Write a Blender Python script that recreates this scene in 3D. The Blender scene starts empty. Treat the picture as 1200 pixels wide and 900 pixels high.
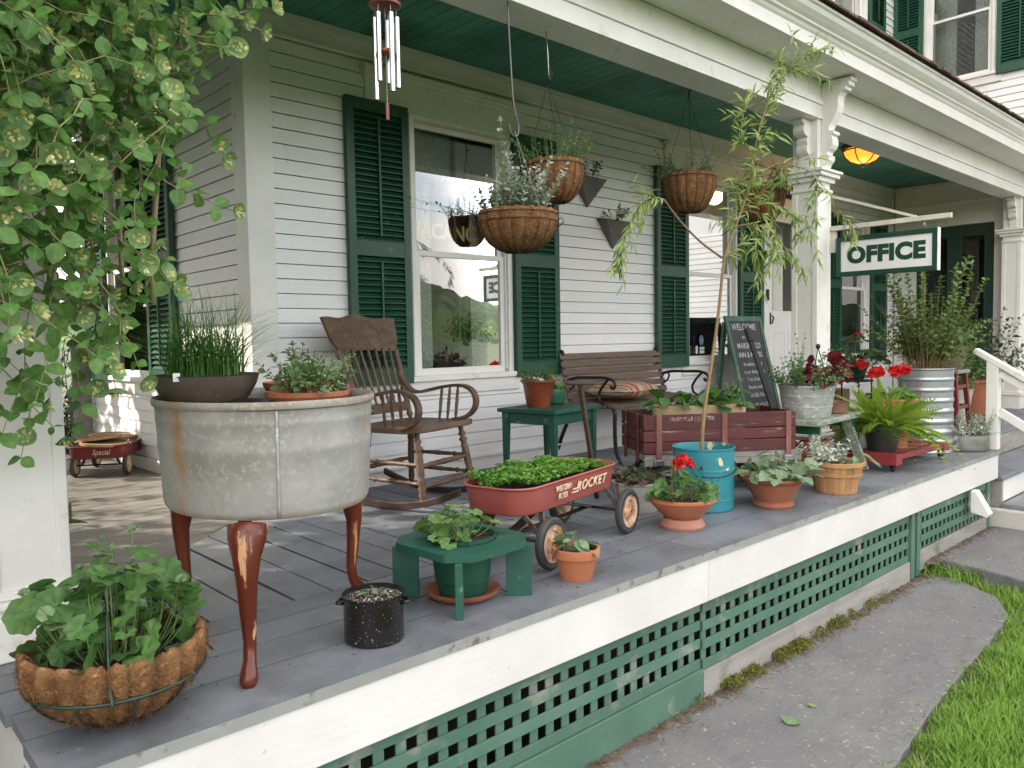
import bpy, math, random
import numpy as np
from mathutils import Vector, Matrix
PI = math.pi
SC = bpy.context.scene
COL = SC.collection
rad = math.radians

# ------------------------------------------------------------------ camera
RC = np.array([[0.73233, -0.68074, -0.01698], [-0.05143, -0.03044, -0.99821], [0.679, 0.7319, -0.0573]])
FPX = 919.78
CAM = np.array([-1.8656, -1.7732, 0.88])
cd = bpy.data.cameras.new('camera'); cam = bpy.data.objects.new('camera', cd); COL.objects.link(cam)
cd.sensor_width = 36; cd.lens = FPX / 1200 * 36; cd.clip_start = .05; cd.clip_end = 5000
m = Matrix.Identity(4)
for i in range(3):
    m[i][0] = RC[0][i]; m[i][1] = -RC[1][i]; m[i][2] = -RC[2][i]; m[i][3] = CAM[i]
cam.matrix_world = m
SC.camera = cam

# ------------------------------------------------------------------ sky, sun, exposure
SUN_EL = rad(35); SUN_DIR = Vector((-.75, .66, 0)).normalized()
w = bpy.data.worlds.new('World'); SC.world = w; w.use_nodes = True
nt = w.node_tree; nt.nodes.clear()
def N(nt, t, **k):
    n = nt.nodes.new(t)
    for a, b in k.items(): setattr(n, a, b)
    return n
out = N(nt, 'ShaderNodeOutputWorld'); bg = N(nt, 'ShaderNodeBackground'); bg.inputs[1].default_value = .12
sky = N(nt, 'ShaderNodeTexSky', sky_type='NISHITA', sun_disc=False, sun_elevation=SUN_EL)
sky.sun_rotation = math.atan2(SUN_DIR.x, SUN_DIR.y)
tc = N(nt, 'ShaderNodeTexCoord'); mp = N(nt, 'ShaderNodeMapping'); mp.inputs['Scale'].default_value = (1, 1, 2.6)
nz = N(nt, 'ShaderNodeTexNoise'); nz.inputs['Scale'].default_value = 2.1; nz.inputs['Detail'].default_value = 9; nz.inputs['Roughness'].default_value = .58
rp = N(nt, 'ShaderNodeValToRGB'); rp.color_ramp.elements[0].position = .38; rp.color_ramp.elements[1].position = .56
mx = N(nt, 'ShaderNodeMixRGB'); mx.inputs[2].default_value = (8.2, 7.6, 7.2, 1)
L = nt.links.new
L(tc.outputs['Generated'], mp.inputs[0]); L(mp.outputs[0], nz.inputs['Vector']); L(nz.outputs[0], rp.inputs[0])
L(rp.outputs[0], mx.inputs[0]); L(sky.outputs[0], mx.inputs[1]); L(mx.outputs[0], bg.inputs[0]); L(bg.outputs[0], out.inputs[0])
sl = bpy.data.lights.new('sun', 'SUN'); sl.energy = 2.1; sl.angle = rad(.5); sl.color = (1, .9, .75)
so = bpy.data.objects.new('sun', sl); COL.objects.link(so); so.location = (-6, 5, 8)
sd = Vector((SUN_DIR.x * math.cos(SUN_EL), SUN_DIR.y * math.cos(SUN_EL), math.sin(SUN_EL)))
so.rotation_euler = (-sd).to_track_quat('-Z', 'Y').to_euler()
SC.view_settings.view_transform = 'Standard'; SC.view_settings.look = 'None'
SC.view_settings.exposure = 2.12; SC.view_settings.gamma = 1
try: SC.view_settings.use_curve_mapping = False
except Exception: pass
SC.cycles.max_bounces = 8; SC.cycles.transparent_max_bounces = 12; SC.cycles.caustics_reflective = False; SC.cycles.caustics_refractive = False
SC.cycles.use_denoising = True

# ------------------------------------------------------------------ mesh builder
class MB:
    def __init__(s): s.V = []; s.Lp = []; s.Sz = []; s.T = []; s.E = []; s.n = 0
    def add(s, v, faces, tint=.5, edge=0.):
        v = np.asarray(v, float).reshape(-1, 3); k = len(v)
        s.V.append(v)
        if isinstance(faces, np.ndarray):
            s.Lp.append((faces + s.n).ravel()); s.Sz.append(np.full(len(faces), faces.shape[1]))
        else:
            s.Lp.append(np.concatenate([np.asarray(f) for f in faces]) + s.n); s.Sz.append(np.array([len(f) for f in faces]))
        s.T.append(np.broadcast_to(np.asarray(tint, float), (k,)).copy()); s.E.append(np.broadcast_to(np.asarray(edge, float), (k,)).copy()); s.n += k
        return s
    BF = np.array([[0, 2, 3, 1], [4, 5, 7, 6], [0, 1, 5, 4], [2, 6, 7, 3], [0, 4, 6, 2], [1, 3, 7, 5]])
    def box(s, x0, x1, y0, y1, z0, z1, tint=.5):
        v = [(x, y, z) for z in (z0, z1) for y in (y0, y1) for x in (x0, x1)]
        return s.add(v, s.BF, tint)
    def bar(s, p, q, wd, ht, up=(0, 0, 1), tint=.5, w2=None, h2=None):
        p = np.array(p, float); q = np.array(q, float); d = q - p; d /= np.linalg.norm(d)
        a = np.cross(d, up); a /= np.linalg.norm(a); b = np.cross(a, d)
        w2 = wd if w2 is None else w2; h2 = ht if h2 is None else h2
        v = []
        for c, ww, hh in ((p, wd, ht), (q, w2, h2)):
            for sb in (-1, 1):
                for sa in (-1, 1): v.append(c + a * sa * ww / 2 + b * sb * hh / 2)
        return s.add(v, s.BF, tint)
    def tube(s, pts, r, n=8, closed=False, tint=.5, cap=True):
        P = np.array(pts, float); k = len(P)
        R = np.broadcast_to(np.asarray(r, float), (k,))
        if closed: D = np.roll(P, -1, 0) - np.roll(P, 1, 0)
        else:
            D = np.empty_like(P); D[1:-1] = P[2:] - P[:-2]; D[0] = P[1] - P[0]; D[-1] = P[-1] - P[-2]
        D /= np.maximum(np.linalg.norm(D, axis=1, keepdims=True), 1e-9)
        u = np.cross(D[0], (0, 0, 1.)); 
        if np.linalg.norm(u) < .1: u = np.cross(D[0], (1., 0, 0))
        u /= np.linalg.norm(u); th = np.linspace(0, 2 * PI, n, endpoint=False); V = []
        for i in range(k):
            u = u - D[i] * np.dot(u, D[i]); u /= max(np.linalg.norm(u), 1e-9); b = np.cross(D[i], u)
            V.append(P[i] + R[i] * (np.cos(th)[:, None] * u + np.sin(th)[:, None] * b))
        V = np.concatenate(V); F = []
        kk = k if closed else k - 1
        i = np.arange(kk)[:, None]; j = np.arange(n)[None, :]; i2 = (i + 1) % k; j2 = (j + 1) % n
        F = np.stack([i * n + j, i * n + j2, i2 * n + j2, i2 * n + j], -1).reshape(-1, 4)
        s.add(V, F, tint)
        if cap and not closed:
            s.Lp.append(np.arange(n)[::-1] + s.n - k * n); s.Lp.append(np.arange(n) + s.n - n); s.Sz.append(np.array([n, n]))
        return s
    def lathe(s, prof, n=36, c=(0, 0, 0), sx=1, sy=1, rot=0, fn=None, tint=.5):
        prof = np.array(prof, float); k = len(prof); th = np.linspace(0, 2 * PI, n, endpoint=False)
        r = prof[:, 0][:, None] * np.ones(n); z = prof[:, 1][:, None] * np.ones(n)
        if fn: r, z = fn(r, z, th[None, :] * np.ones((k, 1)))
        x = r * np.cos(th) * sx; y = r * np.sin(th) * sy
        X = c[0] + x * math.cos(rot) - y * math.sin(rot); Y = c[1] + x * math.sin(rot) + y * math.cos(rot)
        V = np.stack([X, Y, z + c[2]], -1).reshape(-1, 3)
        i = np.arange(k - 1)[:, None]; j = np.arange(n)[None, :]; j2 = (j + 1) % n
        F = np.stack([i * n + j, i * n + j2, (i + 1) * n + j2, (i + 1) * n + j], -1).reshape(-1, 4)
        return s.add(V, F, tint)
    def disc(s, c, r, n=32, sx=1, sy=1, rot=0, rng=None, bump=0, rings=5, tint=.5):
        th = np.linspace(0, 2 * PI, n, endpoint=False); V = []
        for q in range(rings, 0, -1):
            rr = r * q / rings
            x = rr * np.cos(th) * sx; y = rr * np.sin(th) * sy
            z = np.zeros(n) if (rng is None or q == rings) else rng.normal(0, bump, n)
            V.append(np.stack([c[0] + x * math.cos(rot) - y * math.sin(rot), c[1] + x * math.sin(rot) + y * math.cos(rot), c[2] + z], -1))
        V.append(np.array([[c[0], c[1], c[2]]])); V = np.concatenate(V)
        i = np.arange(rings - 1)[:, None]; j = np.arange(n)[None, :]; j2 = (j + 1) % n
        F = [list(f) for f in np.stack([i * n + j, i * n + j2, (i + 1) * n + j2, (i + 1) * n + j], -1).reshape(-1, 4)]
        b = (rings - 1) * n
        F += [[b + a, b + (a + 1) % n, rings * n] for a in range(n)]
        return s.add(V, F, tint)
    def prism(s, poly, a0, a1, f, tint=.5):
        """poly in 2D, extruded from a0 to a1; f(u, v, a) -> xyz"""
        k = len(poly)
        V = [f(u, v, a0) for u, v in poly] + [f(u, v, a1) for u, v in poly]
        F = [list(range(k))[::-1], [k + i for i in range(k)]] + [[i, (i + 1) % k, k + (i + 1) % k, k + i] for i in range(k)]
        return s.add(V, F, tint)
    def place(s, tm, pos, d, nr, size, tint):
        """many copies of a leaf template; pos, d, nr are (n,3)"""
        tv, tf, te = tm
        pos = np.asarray(pos, float).reshape(-1, 3); n = len(pos)
        if n == 0: return s
        d = np.asarray(d, float).reshape(-1, 3); nr = np.asarray(nr, float).reshape(-1, 3)
        d = d / np.maximum(np.linalg.norm(d, axis=1, keepdims=True), 1e-9)
        x = np.cross(d, nr); x /= np.maximum(np.linalg.norm(x, axis=1, keepdims=True), 1e-9); z = np.cross(x, d)
        size = np.broadcast_to(np.asarray(size, float), (n,))[:, None, None]
        V = pos[:, None, :] + size * (tv[None, :, 0:1] * x[:, None] + tv[None, :, 1:2] * d[:, None] + tv[None, :, 2:3] * z[:, None])
        k = len(tv); F = (tf[None] + (np.arange(n) * k)[:, None, None]).reshape(-1, tf.shape[1])
        return s.add(V.reshape(-1, 3), F, np.repeat(np.broadcast_to(np.asarray(tint, float), (n,)), k), np.tile(te, n))
    def build(s, name, mat, parent=None, smooth=False, bevel=0, world=False, loc=None):
        me = bpy.data.meshes.new(name)
        V = np.concatenate(s.V); Lp = np.concatenate(s.Lp).astype(np.int32); Sz = np.concatenate(s.Sz)
        me.vertices.add(len(V)); me.vertices.foreach_set('co', V.ravel().astype(np.float32))
        me.loops.add(len(Lp)); me.loops.foreach_set('vertex_index', Lp)
        me.polygons.add(len(Sz)); me.polygons.foreach_set('loop_start', np.concatenate([[0], np.cumsum(Sz)[:-1]]).astype(np.int32))
        me.update(calc_edges=True); me.validate()
        for nm, D in (('tint', s.T), ('edge', s.E)):
            a = me.attributes.new(nm, 'FLOAT', 'POINT'); a.data.foreach_set('value', np.concatenate(D).astype(np.float32))
        if smooth:
            me.polygons.foreach_set('use_smooth', np.ones(len(me.polygons), bool))
            if smooth != 'all': me.set_sharp_from_angle(angle=rad(smooth if smooth is not True else 40))
        else: me.polygons.foreach_set('use_smooth', np.zeros(len(me.polygons), bool))
        me.materials.append(mat)
        o = bpy.data.objects.new(name, me); COL.objects.link(o)
        if loc is not None: o.location = loc
        if parent is not None:
            o.parent = parent
            if world and parent.name in TM: o.matrix_parent_inverse = TM[parent.name].inverted()
        if bevel:
            b = o.modifiers.new('bevel', 'BEVEL'); b.width = bevel; b.segments = 2; b.limit_method = 'ANGLE'; b.angle_limit = rad(50)
        return o
TM = {}
def thing(name, label, cat, loc=(0, 0, 0), rz=0, group=None):
    o = bpy.data.objects.new(name, None); COL.objects.link(o); o.empty_display_size = .1
    o.location = loc; o.rotation_euler = (0, 0, rz); o['label'] = label; o['category'] = cat
    if group: o['group'] = group
    TM[o.name] = Matrix.Translation(loc) @ Matrix.Rotation(rz, 4, 'Z')
    return o
def tag(o, label, cat, group=None, kind=None):
    o['label'] = label; o['category'] = cat
    if group: o['group'] = group
    if kind: o['kind'] = kind
    return o
def text(s, size, mat, name, parent, mtx, ext=.002, off=0, sx=1, align='CENTER', shear=0, world=False, spacing=1):
    cu = bpy.data.curves.new(name, 'FONT'); cu.body = s; cu.size = size; cu.extrude = ext; cu.offset = off; cu.align_x = align; cu.align_y = 'CENTER'; cu.shear = shear; cu.space_character = spacing
    cu.resolution_u = 4
    ob = bpy.data.objects.new('tmp_text', cu); COL.objects.link(ob)
    dg = bpy.context.evaluated_depsgraph_get(); me = bpy.data.meshes.new_from_object(ob.evaluated_get(dg))
    bpy.data.objects.remove(ob); bpy.data.curves.remove(cu)
    me.name = name; me.transform(mtx @ Matrix.Diagonal((sx, 1, 1, 1)))
    me.materials.clear(); me.materials.append(mat)
    o = bpy.data.objects.new(name, me); COL.objects.link(o)
    if parent is not None:
        o.parent = parent
        if world and parent.name in TM: o.matrix_parent_inverse = TM[parent.name].inverted()
    return o
def frame(o, x, y):
    """matrix whose local x/y axes are x/y (world vectors) at origin o"""
    x = Vector(x).normalized(); y = Vector(y).normalized(); z = x.cross(y).normalized(); y = z.cross(x)
    m = Matrix.Identity(4)
    for i in range(3): m[i][0] = x[i]; m[i][1] = y[i]; m[i][2] = z[i]; m[i][3] = o[i]
    return m
def at(px, py, y=None, z=None, x=None):
    d = RC.T @ np.array([(px - 600) / FPX, (py - 450) / FPX, 1.])
    t = (y - CAM[1]) / d[1] if y is not None else (z - CAM[2]) / d[2] if z is not None else (x - CAM[0]) / d[0]
    return CAM + t * d

# ------------------------------------------------------------------ materials
def mat(name, c1, c2=None, rough=.6, metal=0, scale=4, stretch=(1, 1, 1), lo=.35, hi=.65, c3=None, s3=3, lo3=.55, hi3=.62, st3=(1, 1, 1), tint=0,
        bump=0, bscale=80, bst=None, bdist=.002, spec=.5, emit=None, estr=0, detail=6, c4=None, s4=30, lo4=.6, hi4=.64, rough3=None):
    m = bpy.data.materials.new(name); m.use_nodes = True; nt = m.node_tree; L = nt.links.new
    p = nt.nodes['Principled BSDF']; p.inputs['Roughness'].default_value = rough; p.inputs['Metallic'].default_value = metal
    p.inputs['Specular IOR Level'].default_value = spec
    tc = N(nt, 'ShaderNodeTexCoord'); oi = N(nt, 'ShaderNodeObjectInfo'); va = N(nt, 'ShaderNodeVectorMath', operation='MULTIPLY_ADD')
    cx = N(nt, 'ShaderNodeCombineXYZ')
    for i in range(3): L(oi.outputs['Random'], cx.inputs[i])
    L(cx.outputs[0], va.inputs[0]); va.inputs[1].default_value = (17, 31, 23); L(tc.outputs['Object'], va.inputs[2])
    def noise(sc, st, det=detail, ro=.6):
        mpn = N(nt, 'ShaderNodeMapping'); mpn.inputs['Scale'].default_value = st; L(va.outputs[0], mpn.inputs[0])
        n = N(nt, 'ShaderNodeTexNoise'); n.inputs['Scale'].default_value = sc; n.inputs['Detail'].default_value = det; n.inputs['Roughness'].default_value = ro
        L(mpn.outputs[0], n.inputs['Vector']); return n.outputs[0]
    def ramp(src, a, b):
        r = N(nt, 'ShaderNodeMapRange'); r.inputs[1].default_value = a; r.inputs[2].default_value = b; L(src, r.inputs[0]); return r.outputs[0]
    def mix(f, a, b):
        x = N(nt, 'ShaderNodeMixRGB'); L(f, x.inputs[0])
        for i, q in ((1, a), (2, b)):
            if isinstance(q, tuple): x.inputs[i].default_value = (*q, 1)
            else: L(q, x.inputs[i])
        return x.outputs[0]
    c2 = c2 or tuple(v * .8 for v in c1)
    col = mix(ramp(noise(scale, stretch), lo, hi), c1, c2)
    if c3:
        f3 = ramp(noise(s3, st3), lo3, hi3); col = mix(f3, col, c3)
        if rough3 is not None:
            rr = N(nt, 'ShaderNodeMapRange'); rr.inputs[3].default_value = rough; rr.inputs[4].default_value = rough3; L(f3, rr.inputs[0]); L(rr.outputs[0], p.inputs['Roughness'])
    if c4: col = mix(ramp(noise(s4, (1, 1, 1), 3), lo4, hi4), col, c4)
    if tint:
        a = N(nt, 'ShaderNodeAttribute', attribute_name='tint'); h = N(nt, 'ShaderNodeHueSaturation')
        r = N(nt, 'ShaderNodeMapRange'); r.inputs[3].default_value = 1 - tint; r.inputs[4].default_value = 1 + tint; L(a.outputs['Fac'], r.inputs[0])
        L(r.outputs[0], h.inputs['Value']); L(col, h.inputs['Color']); col = h.outputs[0]
    L(col, p.inputs['Base Color'])
    if bump:
        b = N(nt, 'ShaderNodeBump'); b.inputs['Strength'].default_value = bump; b.inputs['Distance'].default_value = bdist
        L(noise(bscale, bst or stretch, 4), b.inputs['Height']); L(b.outputs[0], p.inputs['Normal'])
    if emit: p.inputs['Emission Color'].default_value = (*emit, 1); p.inputs['Emission Strength'].default_value = estr
    return m
def leafmat(name, cA, cB, cE=None, e0=.75, e1=.95, trans=.3, rough=.45, cv=None):
    m = bpy.data.materials.new(name); m.use_nodes = True; nt = m.node_tree; L = nt.links.new
    p = nt.nodes['Principled BSDF']; p.inputs['Roughness'].default_value = rough; p.inputs['Specular IOR Level'].default_value = .35
    o = nt.nodes['Material Output']
    a = N(nt, 'ShaderNodeAttribute', attribute_name='tint'); e = N(nt, 'ShaderNodeAttribute', attribute_name='edge')
    x = N(nt, 'ShaderNodeMixRGB'); x.inputs[1].default_value = (*cA, 1); x.inputs[2].default_value = (*cB, 1); L(a.outputs['Fac'], x.inputs[0]); col = x.outputs[0]
    tc = N(nt, 'ShaderNodeTexCoord'); n = N(nt, 'ShaderNodeTexNoise'); n.inputs['Scale'].default_value = 60; n.inputs['Detail'].default_value = 4; L(tc.outputs['Object'], n.inputs['Vector'])
    h = N(nt, 'ShaderNodeHueSaturation'); r = N(nt, 'ShaderNodeMapRange'); r.inputs[1].default_value = .3; r.inputs[2].default_value = .7; r.inputs[3].default_value = .75; r.inputs[4].default_value = 1.25
    L(n.outputs[0], r.inputs[0]); L(r.outputs[0], h.inputs['Value']); L(col, h.inputs['Color']); col = h.outputs[0]
    if cE:
        ad = N(nt, 'ShaderNodeMath', operation='MULTIPLY_ADD'); L(n.outputs[0], ad.inputs[0]); ad.inputs[1].default_value = .5; L(e.outputs['Fac'], ad.inputs[2])
        r2 = N(nt, 'ShaderNodeMapRange'); r2.inputs[1].default_value = e0 + .25; r2.inputs[2].default_value = e1 + .25; L(ad.outputs[0], r2.inputs[0])
        y = N(nt, 'ShaderNodeMixRGB'); L(r2.outputs[0], y.inputs[0]); L(col, y.inputs[1]); y.inputs[2].default_value = (*cE, 1); col = y.outputs[0]
    if cv:
        r3 = N(nt, 'ShaderNodeMapRange'); r3.inputs[1].default_value = .0; r3.inputs[2].default_value = .14; r3.inputs[3].default_value = .7; r3.inputs[4].default_value = 0; L(e.outputs['Fac'], r3.inputs[0])
        y = N(nt, 'ShaderNodeMixRGB'); L(r3.outputs[0], y.inputs[0]); L(col, y.inputs[1]); y.inputs[2].default_value = (*cv, 1); col = y.outputs[0]
    L(col, p.inputs['Base Color'])
    tr = N(nt, 'ShaderNodeBsdfTranslucent'); L(col, tr.inputs[0]); ms = N(nt, 'ShaderNodeMixShader'); ms.inputs[0].default_value = trans
    L(p.outputs[0], ms.inputs[1]); L(tr.outputs[0], ms.inputs[2]); L(ms.outputs[0], o.inputs[0])
    return m
def glassmat(name, ior=1.52, tintc=(.9, .95, .93)):
    m = bpy.data.materials.new(name); m.use_nodes = True; nt = m.node_tree; nt.nodes.clear(); L = nt.links.new
    o = N(nt, 'ShaderNodeOutputMaterial'); t = N(nt, 'ShaderNodeBsdfTransparent'); t.inputs[0].default_value = (*tintc, 1)
    g = N(nt, 'ShaderNodeBsdfGlossy'); g.inputs['Roughness'].default_value = 0.004
    f = N(nt, 'ShaderNodeFresnel'); f.inputs[0].default_value = ior
    ms = N(nt, 'ShaderNodeMixShader'); L(f.outputs[0], ms.inputs[0]); L(t.outputs[0], ms.inputs[1]); L(g.outputs[0], ms.inputs[2]); L(ms.outputs[0], o.inputs[0])
    return m
WHITE = mat('white_paint', (.78, .77, .73), (.70, .69, .64), rough=.45, scale=3, c3=(.55, .53, .46), s3=9, lo3=.62, hi3=.74, tint=.06, bump=.25, bscale=25, bst=(1, 1, 6), bdist=.003)
SIDING = mat('white_clapboard', (.80, .795, .78), (.745, .74, .72), rough=.5, scale=1.2, c3=(.52, .5, .45), s3=5, lo3=.64, hi3=.8, st3=(1, 1, .4), tint=.05, bump=.2, bscale=30, bst=(.3, 1, 5), bdist=.002, c4=(.4, .38, .34), s4=70, lo4=.74, hi4=.78)
FASCIA = mat('fascia_paint', (.68, .665, .64), (.61, .59, .56), rough=.45, scale=2.5, c3=(.42, .37, .30), s3=26, lo3=.70, hi3=.74, tint=.03, bump=.35, bscale=18, bst=(.4, 1, 3), bdist=.003)
GREEN = mat('green_shutter_paint', (.009, .058, .032), (.013, .070, .041), rough=.42, scale=5, c3=(.10, .17, .12), s3=14, lo3=.62, hi3=.76, tint=.15, bump=.2, bscale=60)
CEIL = mat('green_ceiling_paint', (.062, .27, .205), (.078, .31, .235), rough=.5, scale=2, c3=(.026, .115, .066), s3=1.2, lo3=.5, hi3=.7, tint=.12, bump=.2, bscale=40)
LATT = mat('green_lattice_paint', (.058, .132, .092), (.082, .162, .116), rough=.65, scale=4, c3=(.24, .25, .20), s3=6, lo3=.58, hi3=.72, c4=(.04, .06, .04), s4=45, lo4=.7, hi4=.74, tint=.12, bump=.3, bscale=50)
DECK = mat('gray_deck_paint', (.150, .168, .192), (.192, .207, .226), rough=.5, scale=2.2, stretch=(1, 1, 1), c3=(.108, .114, .120), s3=3.2, lo3=.46, hi3=.66, c4=(.27, .26, .245), s4=28, lo4=.66, hi4=.74, tint=.13, bump=.35, bscale=28, bdist=.002)
DECKB = mat('worn_deck_sunlit_tan', (.15, .14, .125), (.185, .17, .145), rough=.6, scale=2.2, c3=(.12, .11, .10), s3=4, lo3=.55, hi3=.7, tint=.12, bump=.4, bscale=28, bdist=.002)  # same paint as DECK, with warm sunlight put into its browner colour
EDGE = mat('worn_edge_paint', (.30, .31, .29), (.22, .23, .21), rough=.6, scale=5, c3=(.13, .11, .08), s3=16, lo3=.58, hi3=.68, bump=.5, bscale=40, tint=.1)
GRAYW = mat('weathered_gray_wood', (.30, .29, .26), (.22, .21, .19), rough=.8, scale=3, stretch=(1, 6, 6), c3=(.14, .15, .10), s3=5, lo3=.55, hi3=.7, tint=.15, bump=.5, bscale=20, bst=(1, 12, 12))
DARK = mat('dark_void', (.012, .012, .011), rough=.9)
STONE = mat('slate_paving', (.135, .135, .137), (.172, .17, .166), rough=.75, scale=1.6, c3=(.115, .115, .118), s3=5, lo3=.45, hi3=.75, st3=(.9, 1.8, 1), c4=(.33, .31, .285), s4=46, lo4=.62, hi4=.72, bump=.6, bscale=48, bst=(.8, 1.6, 1), bdist=.006, detail=9)
LAWN = mat('lawn_soil', (.042, .058, .022), (.058, .076, .03), rough=.9, scale=8, c3=(.085, .075, .042), s3=3, lo3=.6, hi3=.75)
DIRT = mat('dirt_and_debris', (.075, .058, .042), (.13, .10, .07), rough=.95, scale=30, c3=(.30, .24, .17), s3=60, lo3=.6, hi3=.7, bump=1, bscale=60, bdist=.01)
SOIL = mat('potting_soil', (.022, .015, .011), (.045, .032, .022), rough=.95, scale=60, c3=(.55, .53, .48), s3=150, lo3=.66, hi3=.69, bump=1, bscale=90, bdist=.008)
TERRA = mat('terracotta', (.42, .145, .068), (.36, .12, .055), rough=.8, scale=6, c3=(.46, .26, .18), s3=7, lo3=.55, hi3=.8, bump=.25, bscale=70, c4=(.22, .09, .05), s4=40, lo4=.72, hi4=.78)
TERRAD = mat('old_terracotta', (.36, .125, .065), (.28, .10, .055), rough=.75, scale=5, c3=(.42, .28, .22), s3=5, lo3=.6, hi3=.8, bump=.25, bscale=60)
GALV = mat('galvanised_zinc', (.29, .30, .285), (.42, .43, .41), rough=.58, metal=.25, scale=22, c3=(.30, .30, .27), s3=3, lo3=.5, hi3=.75, c4=(.62, .63, .60), s4=38, lo4=.58, hi4=.68, bump=.12, bscale=40)
RUST = mat('rust', (.28, .10, .03), (.16, .06, .025), rough=.85, scale=20, c3=(.36, .19, .09), s3=30, lo3=.5, hi3=.65, bump=.5, bscale=70)
REDP = mat('faded_red_enamel', (.35, .088, .072), (.29, .066, .056), rough=.5, scale=5, c3=(.14, .05, .03), s3=13, lo3=.64, hi3=.74, rough3=.8, bump=.15, bscale=50, c4=(.42, .12, .09), s4=50, lo4=.66, hi4=.76)
REDW = mat('worn_red_wood', (.105, .019, .019), (.068, .014, .014), rough=.65, scale=4, stretch=(1, 8, 8), c3=(.24, .20, .17), s3=3, lo3=.60, hi3=.68, st3=(1.5, 9, 9), tint=.2, bump=.5, bscale=18, bst=(1, 14, 14))
BRWOOD = mat('weathered_oak', (.085, .047, .025), (.145, .090, .053), rough=.55, scale=6, stretch=(1, 1, 3), c3=(.07, .042, .025), s3=9, lo3=.5, hi3=.68, st3=(1, 1, 4), tint=.12, bump=.3, bscale=40, bst=(1, 1, 5))
DKWOOD = mat('dark_stained_wood', (.030, .016, .011), (.052, .030, .019), rough=.5, scale=8, bump=.2, bscale=40)
SLATW = mat('weathered_slats', (.12, .074, .048), (.18, .125, .088), rough=.7, scale=5, stretch=(1, 9, 9), c3=(.08, .055, .038), s3=5, lo3=.5, hi3=.66, st3=(1, 9, 9), tint=.15, bump=.5, bscale=18, bst=(1, 14, 14))
MAHOG = mat('chipped_mahogany', (.090, .016, .008), (.135, .027, .011), rough=.28, scale=5, stretch=(1, 1, .25), c3=(.46, .24, .11), s3=9, lo3=.575, hi3=.60, st3=(2.6, 2.6, .45), bump=.2, bscale=20, rough3=.7)
BLKM = mat('black_iron', (.012, .012, .012), (.02, .019, .018), rough=.5, metal=.3)
GRNWIRE = mat('green_coated_wire', (.012, .04, .028), rough=.4)
RUBBER = mat('worn_rubber', (.028, .028, .030), (.05, .05, .05), rough=.7, scale=12)
STEEL = mat('bare_steel', (.45, .45, .44), (.36, .36, .35), rough=.35, metal=.9, scale=10)
ALU = mat('aluminium', (.55, .54, .51), (.45, .44, .41), rough=.32, metal=.85, scale=3, stretch=(1, 1, 6), c3=(.35, .32, .27), s3=6, lo3=.6, hi3=.8, bump=.05)
COIR = mat('coir_fibre', (.27, .142, .064), (.16, .076, .033), rough=.95, scale=22, c3=(.40, .24, .13), s3=70, lo3=.55, hi3=.7, bump=1, bscale=140, bdist=.008, tint=.3, spec=.1)
CREAM = mat('cream_planter', (.56, .44, .28), (.50, .38, .23), rough=.5, scale=6)
CERAM = mat('grey_glazed_stoneware', (.50, .48, .43), (.40, .38, .34), rough=.4, scale=6, stretch=(1, 1, 5), bump=.15, bscale=30, bst=(1, 1, 8))
ENAM = mat('black_speckled_enamel', (.010, .009, .008), (.014, .013, .011), rough=.16, scale=3, c4=(.6, .58, .54), s4=150, lo4=.675, hi4=.69)
CGREEN = mat('green_stool_paint', (.010, .068, .046), (.015, .086, .059), rough=.5, scale=5, c3=(.10, .22, .16), s3=14, lo3=.62, hi3=.75, bump=.3, bscale=50, tint=.12)
DGREEN = mat('dark_green_glaze', (.012, .085, .035), (.02, .11, .05), rough=.25, scale=6)
DGPLAS = mat('dark_green_plastic', (.012, .075, .042), rough=.45)
OXBLOOD = mat('oxblood_glaze', (.16, .028, .014), (.24, .06, .022), rough=.3, scale=5, stretch=(1, 1, .6))
TEAL = mat('teal_paint', (.020, .19, .235), (.028, .22, .26), rough=.42, scale=6, c3=(.66, .50, .33), s3=8, lo3=.64, hi3=.65, c4=(.02, .12, .15), s4=30, lo4=.68, hi4=.74, bump=.2, bscale=40)
BASKW = mat('bushel_wood', (.46, .25, .105), (.38, .195, .08), rough=.65, scale=6, stretch=(4, 4, .5), c3=(.26, .125, .055), s3=7, lo3=.6, hi3=.75, st3=(3, 3, .6), tint=.16, bump=.3, bscale=30, bst=(4, 4, .5))
GLASS = glassmat('window_glass')
CLEARG = glassmat('clear_glass', 1.45)
CURT = leafmat('lace_curtain', (.62, .60, .56), (.7, .68, .62), trans=.4, rough=.9)
INTER = mat('interior_plaster', (.30, .28, .24), rough=.9)
SHING = mat('brown_shingle', (.09, .055, .042), (.14, .085, .06), rough=.9, scale=12, tint=.3, bump=.6, bscale=60)
BLKSIGN = mat('black_sign_board', (.012, .012, .011), rough=.4)
CHALKB = mat('chalkboard_slate', (.042, .045, .048), (.066, .069, .072), rough=.8, scale=5, detail=8)
CHALK = mat('chalk_writing', (.62, .62, .60), (.4, .4, .4), rough=.95, scale=60)
WSIGN = mat('white_sign_face', (.74, .75, .73), (.68, .69, .67), rough=.4, scale=4)
GLET = mat('dark_green_letters', (.008, .055, .033), rough=.4)
PALEL = mat('pale_stencil_letters', (.72, .62, .40), (.6, .4, .28), rough=.6, scale=60, lo=.45, hi=.6)
FADEL = mat('faded_letters', (.50, .44, .40), (.22, .10, .09), rough=.8, scale=45, lo=.42, hi=.58)
WLET = mat('white_letters', (.72, .72, .70), rough=.5)
AMBER = mat('lit_amber_glass', (.8, .35, .08), rough=.3, emit=(1, .27, .025), estr=.55)
YELN = mat('yellow_lettering', (.5, .42, .16), rough=.5, emit=(1, .75, .2), estr=.02)
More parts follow.
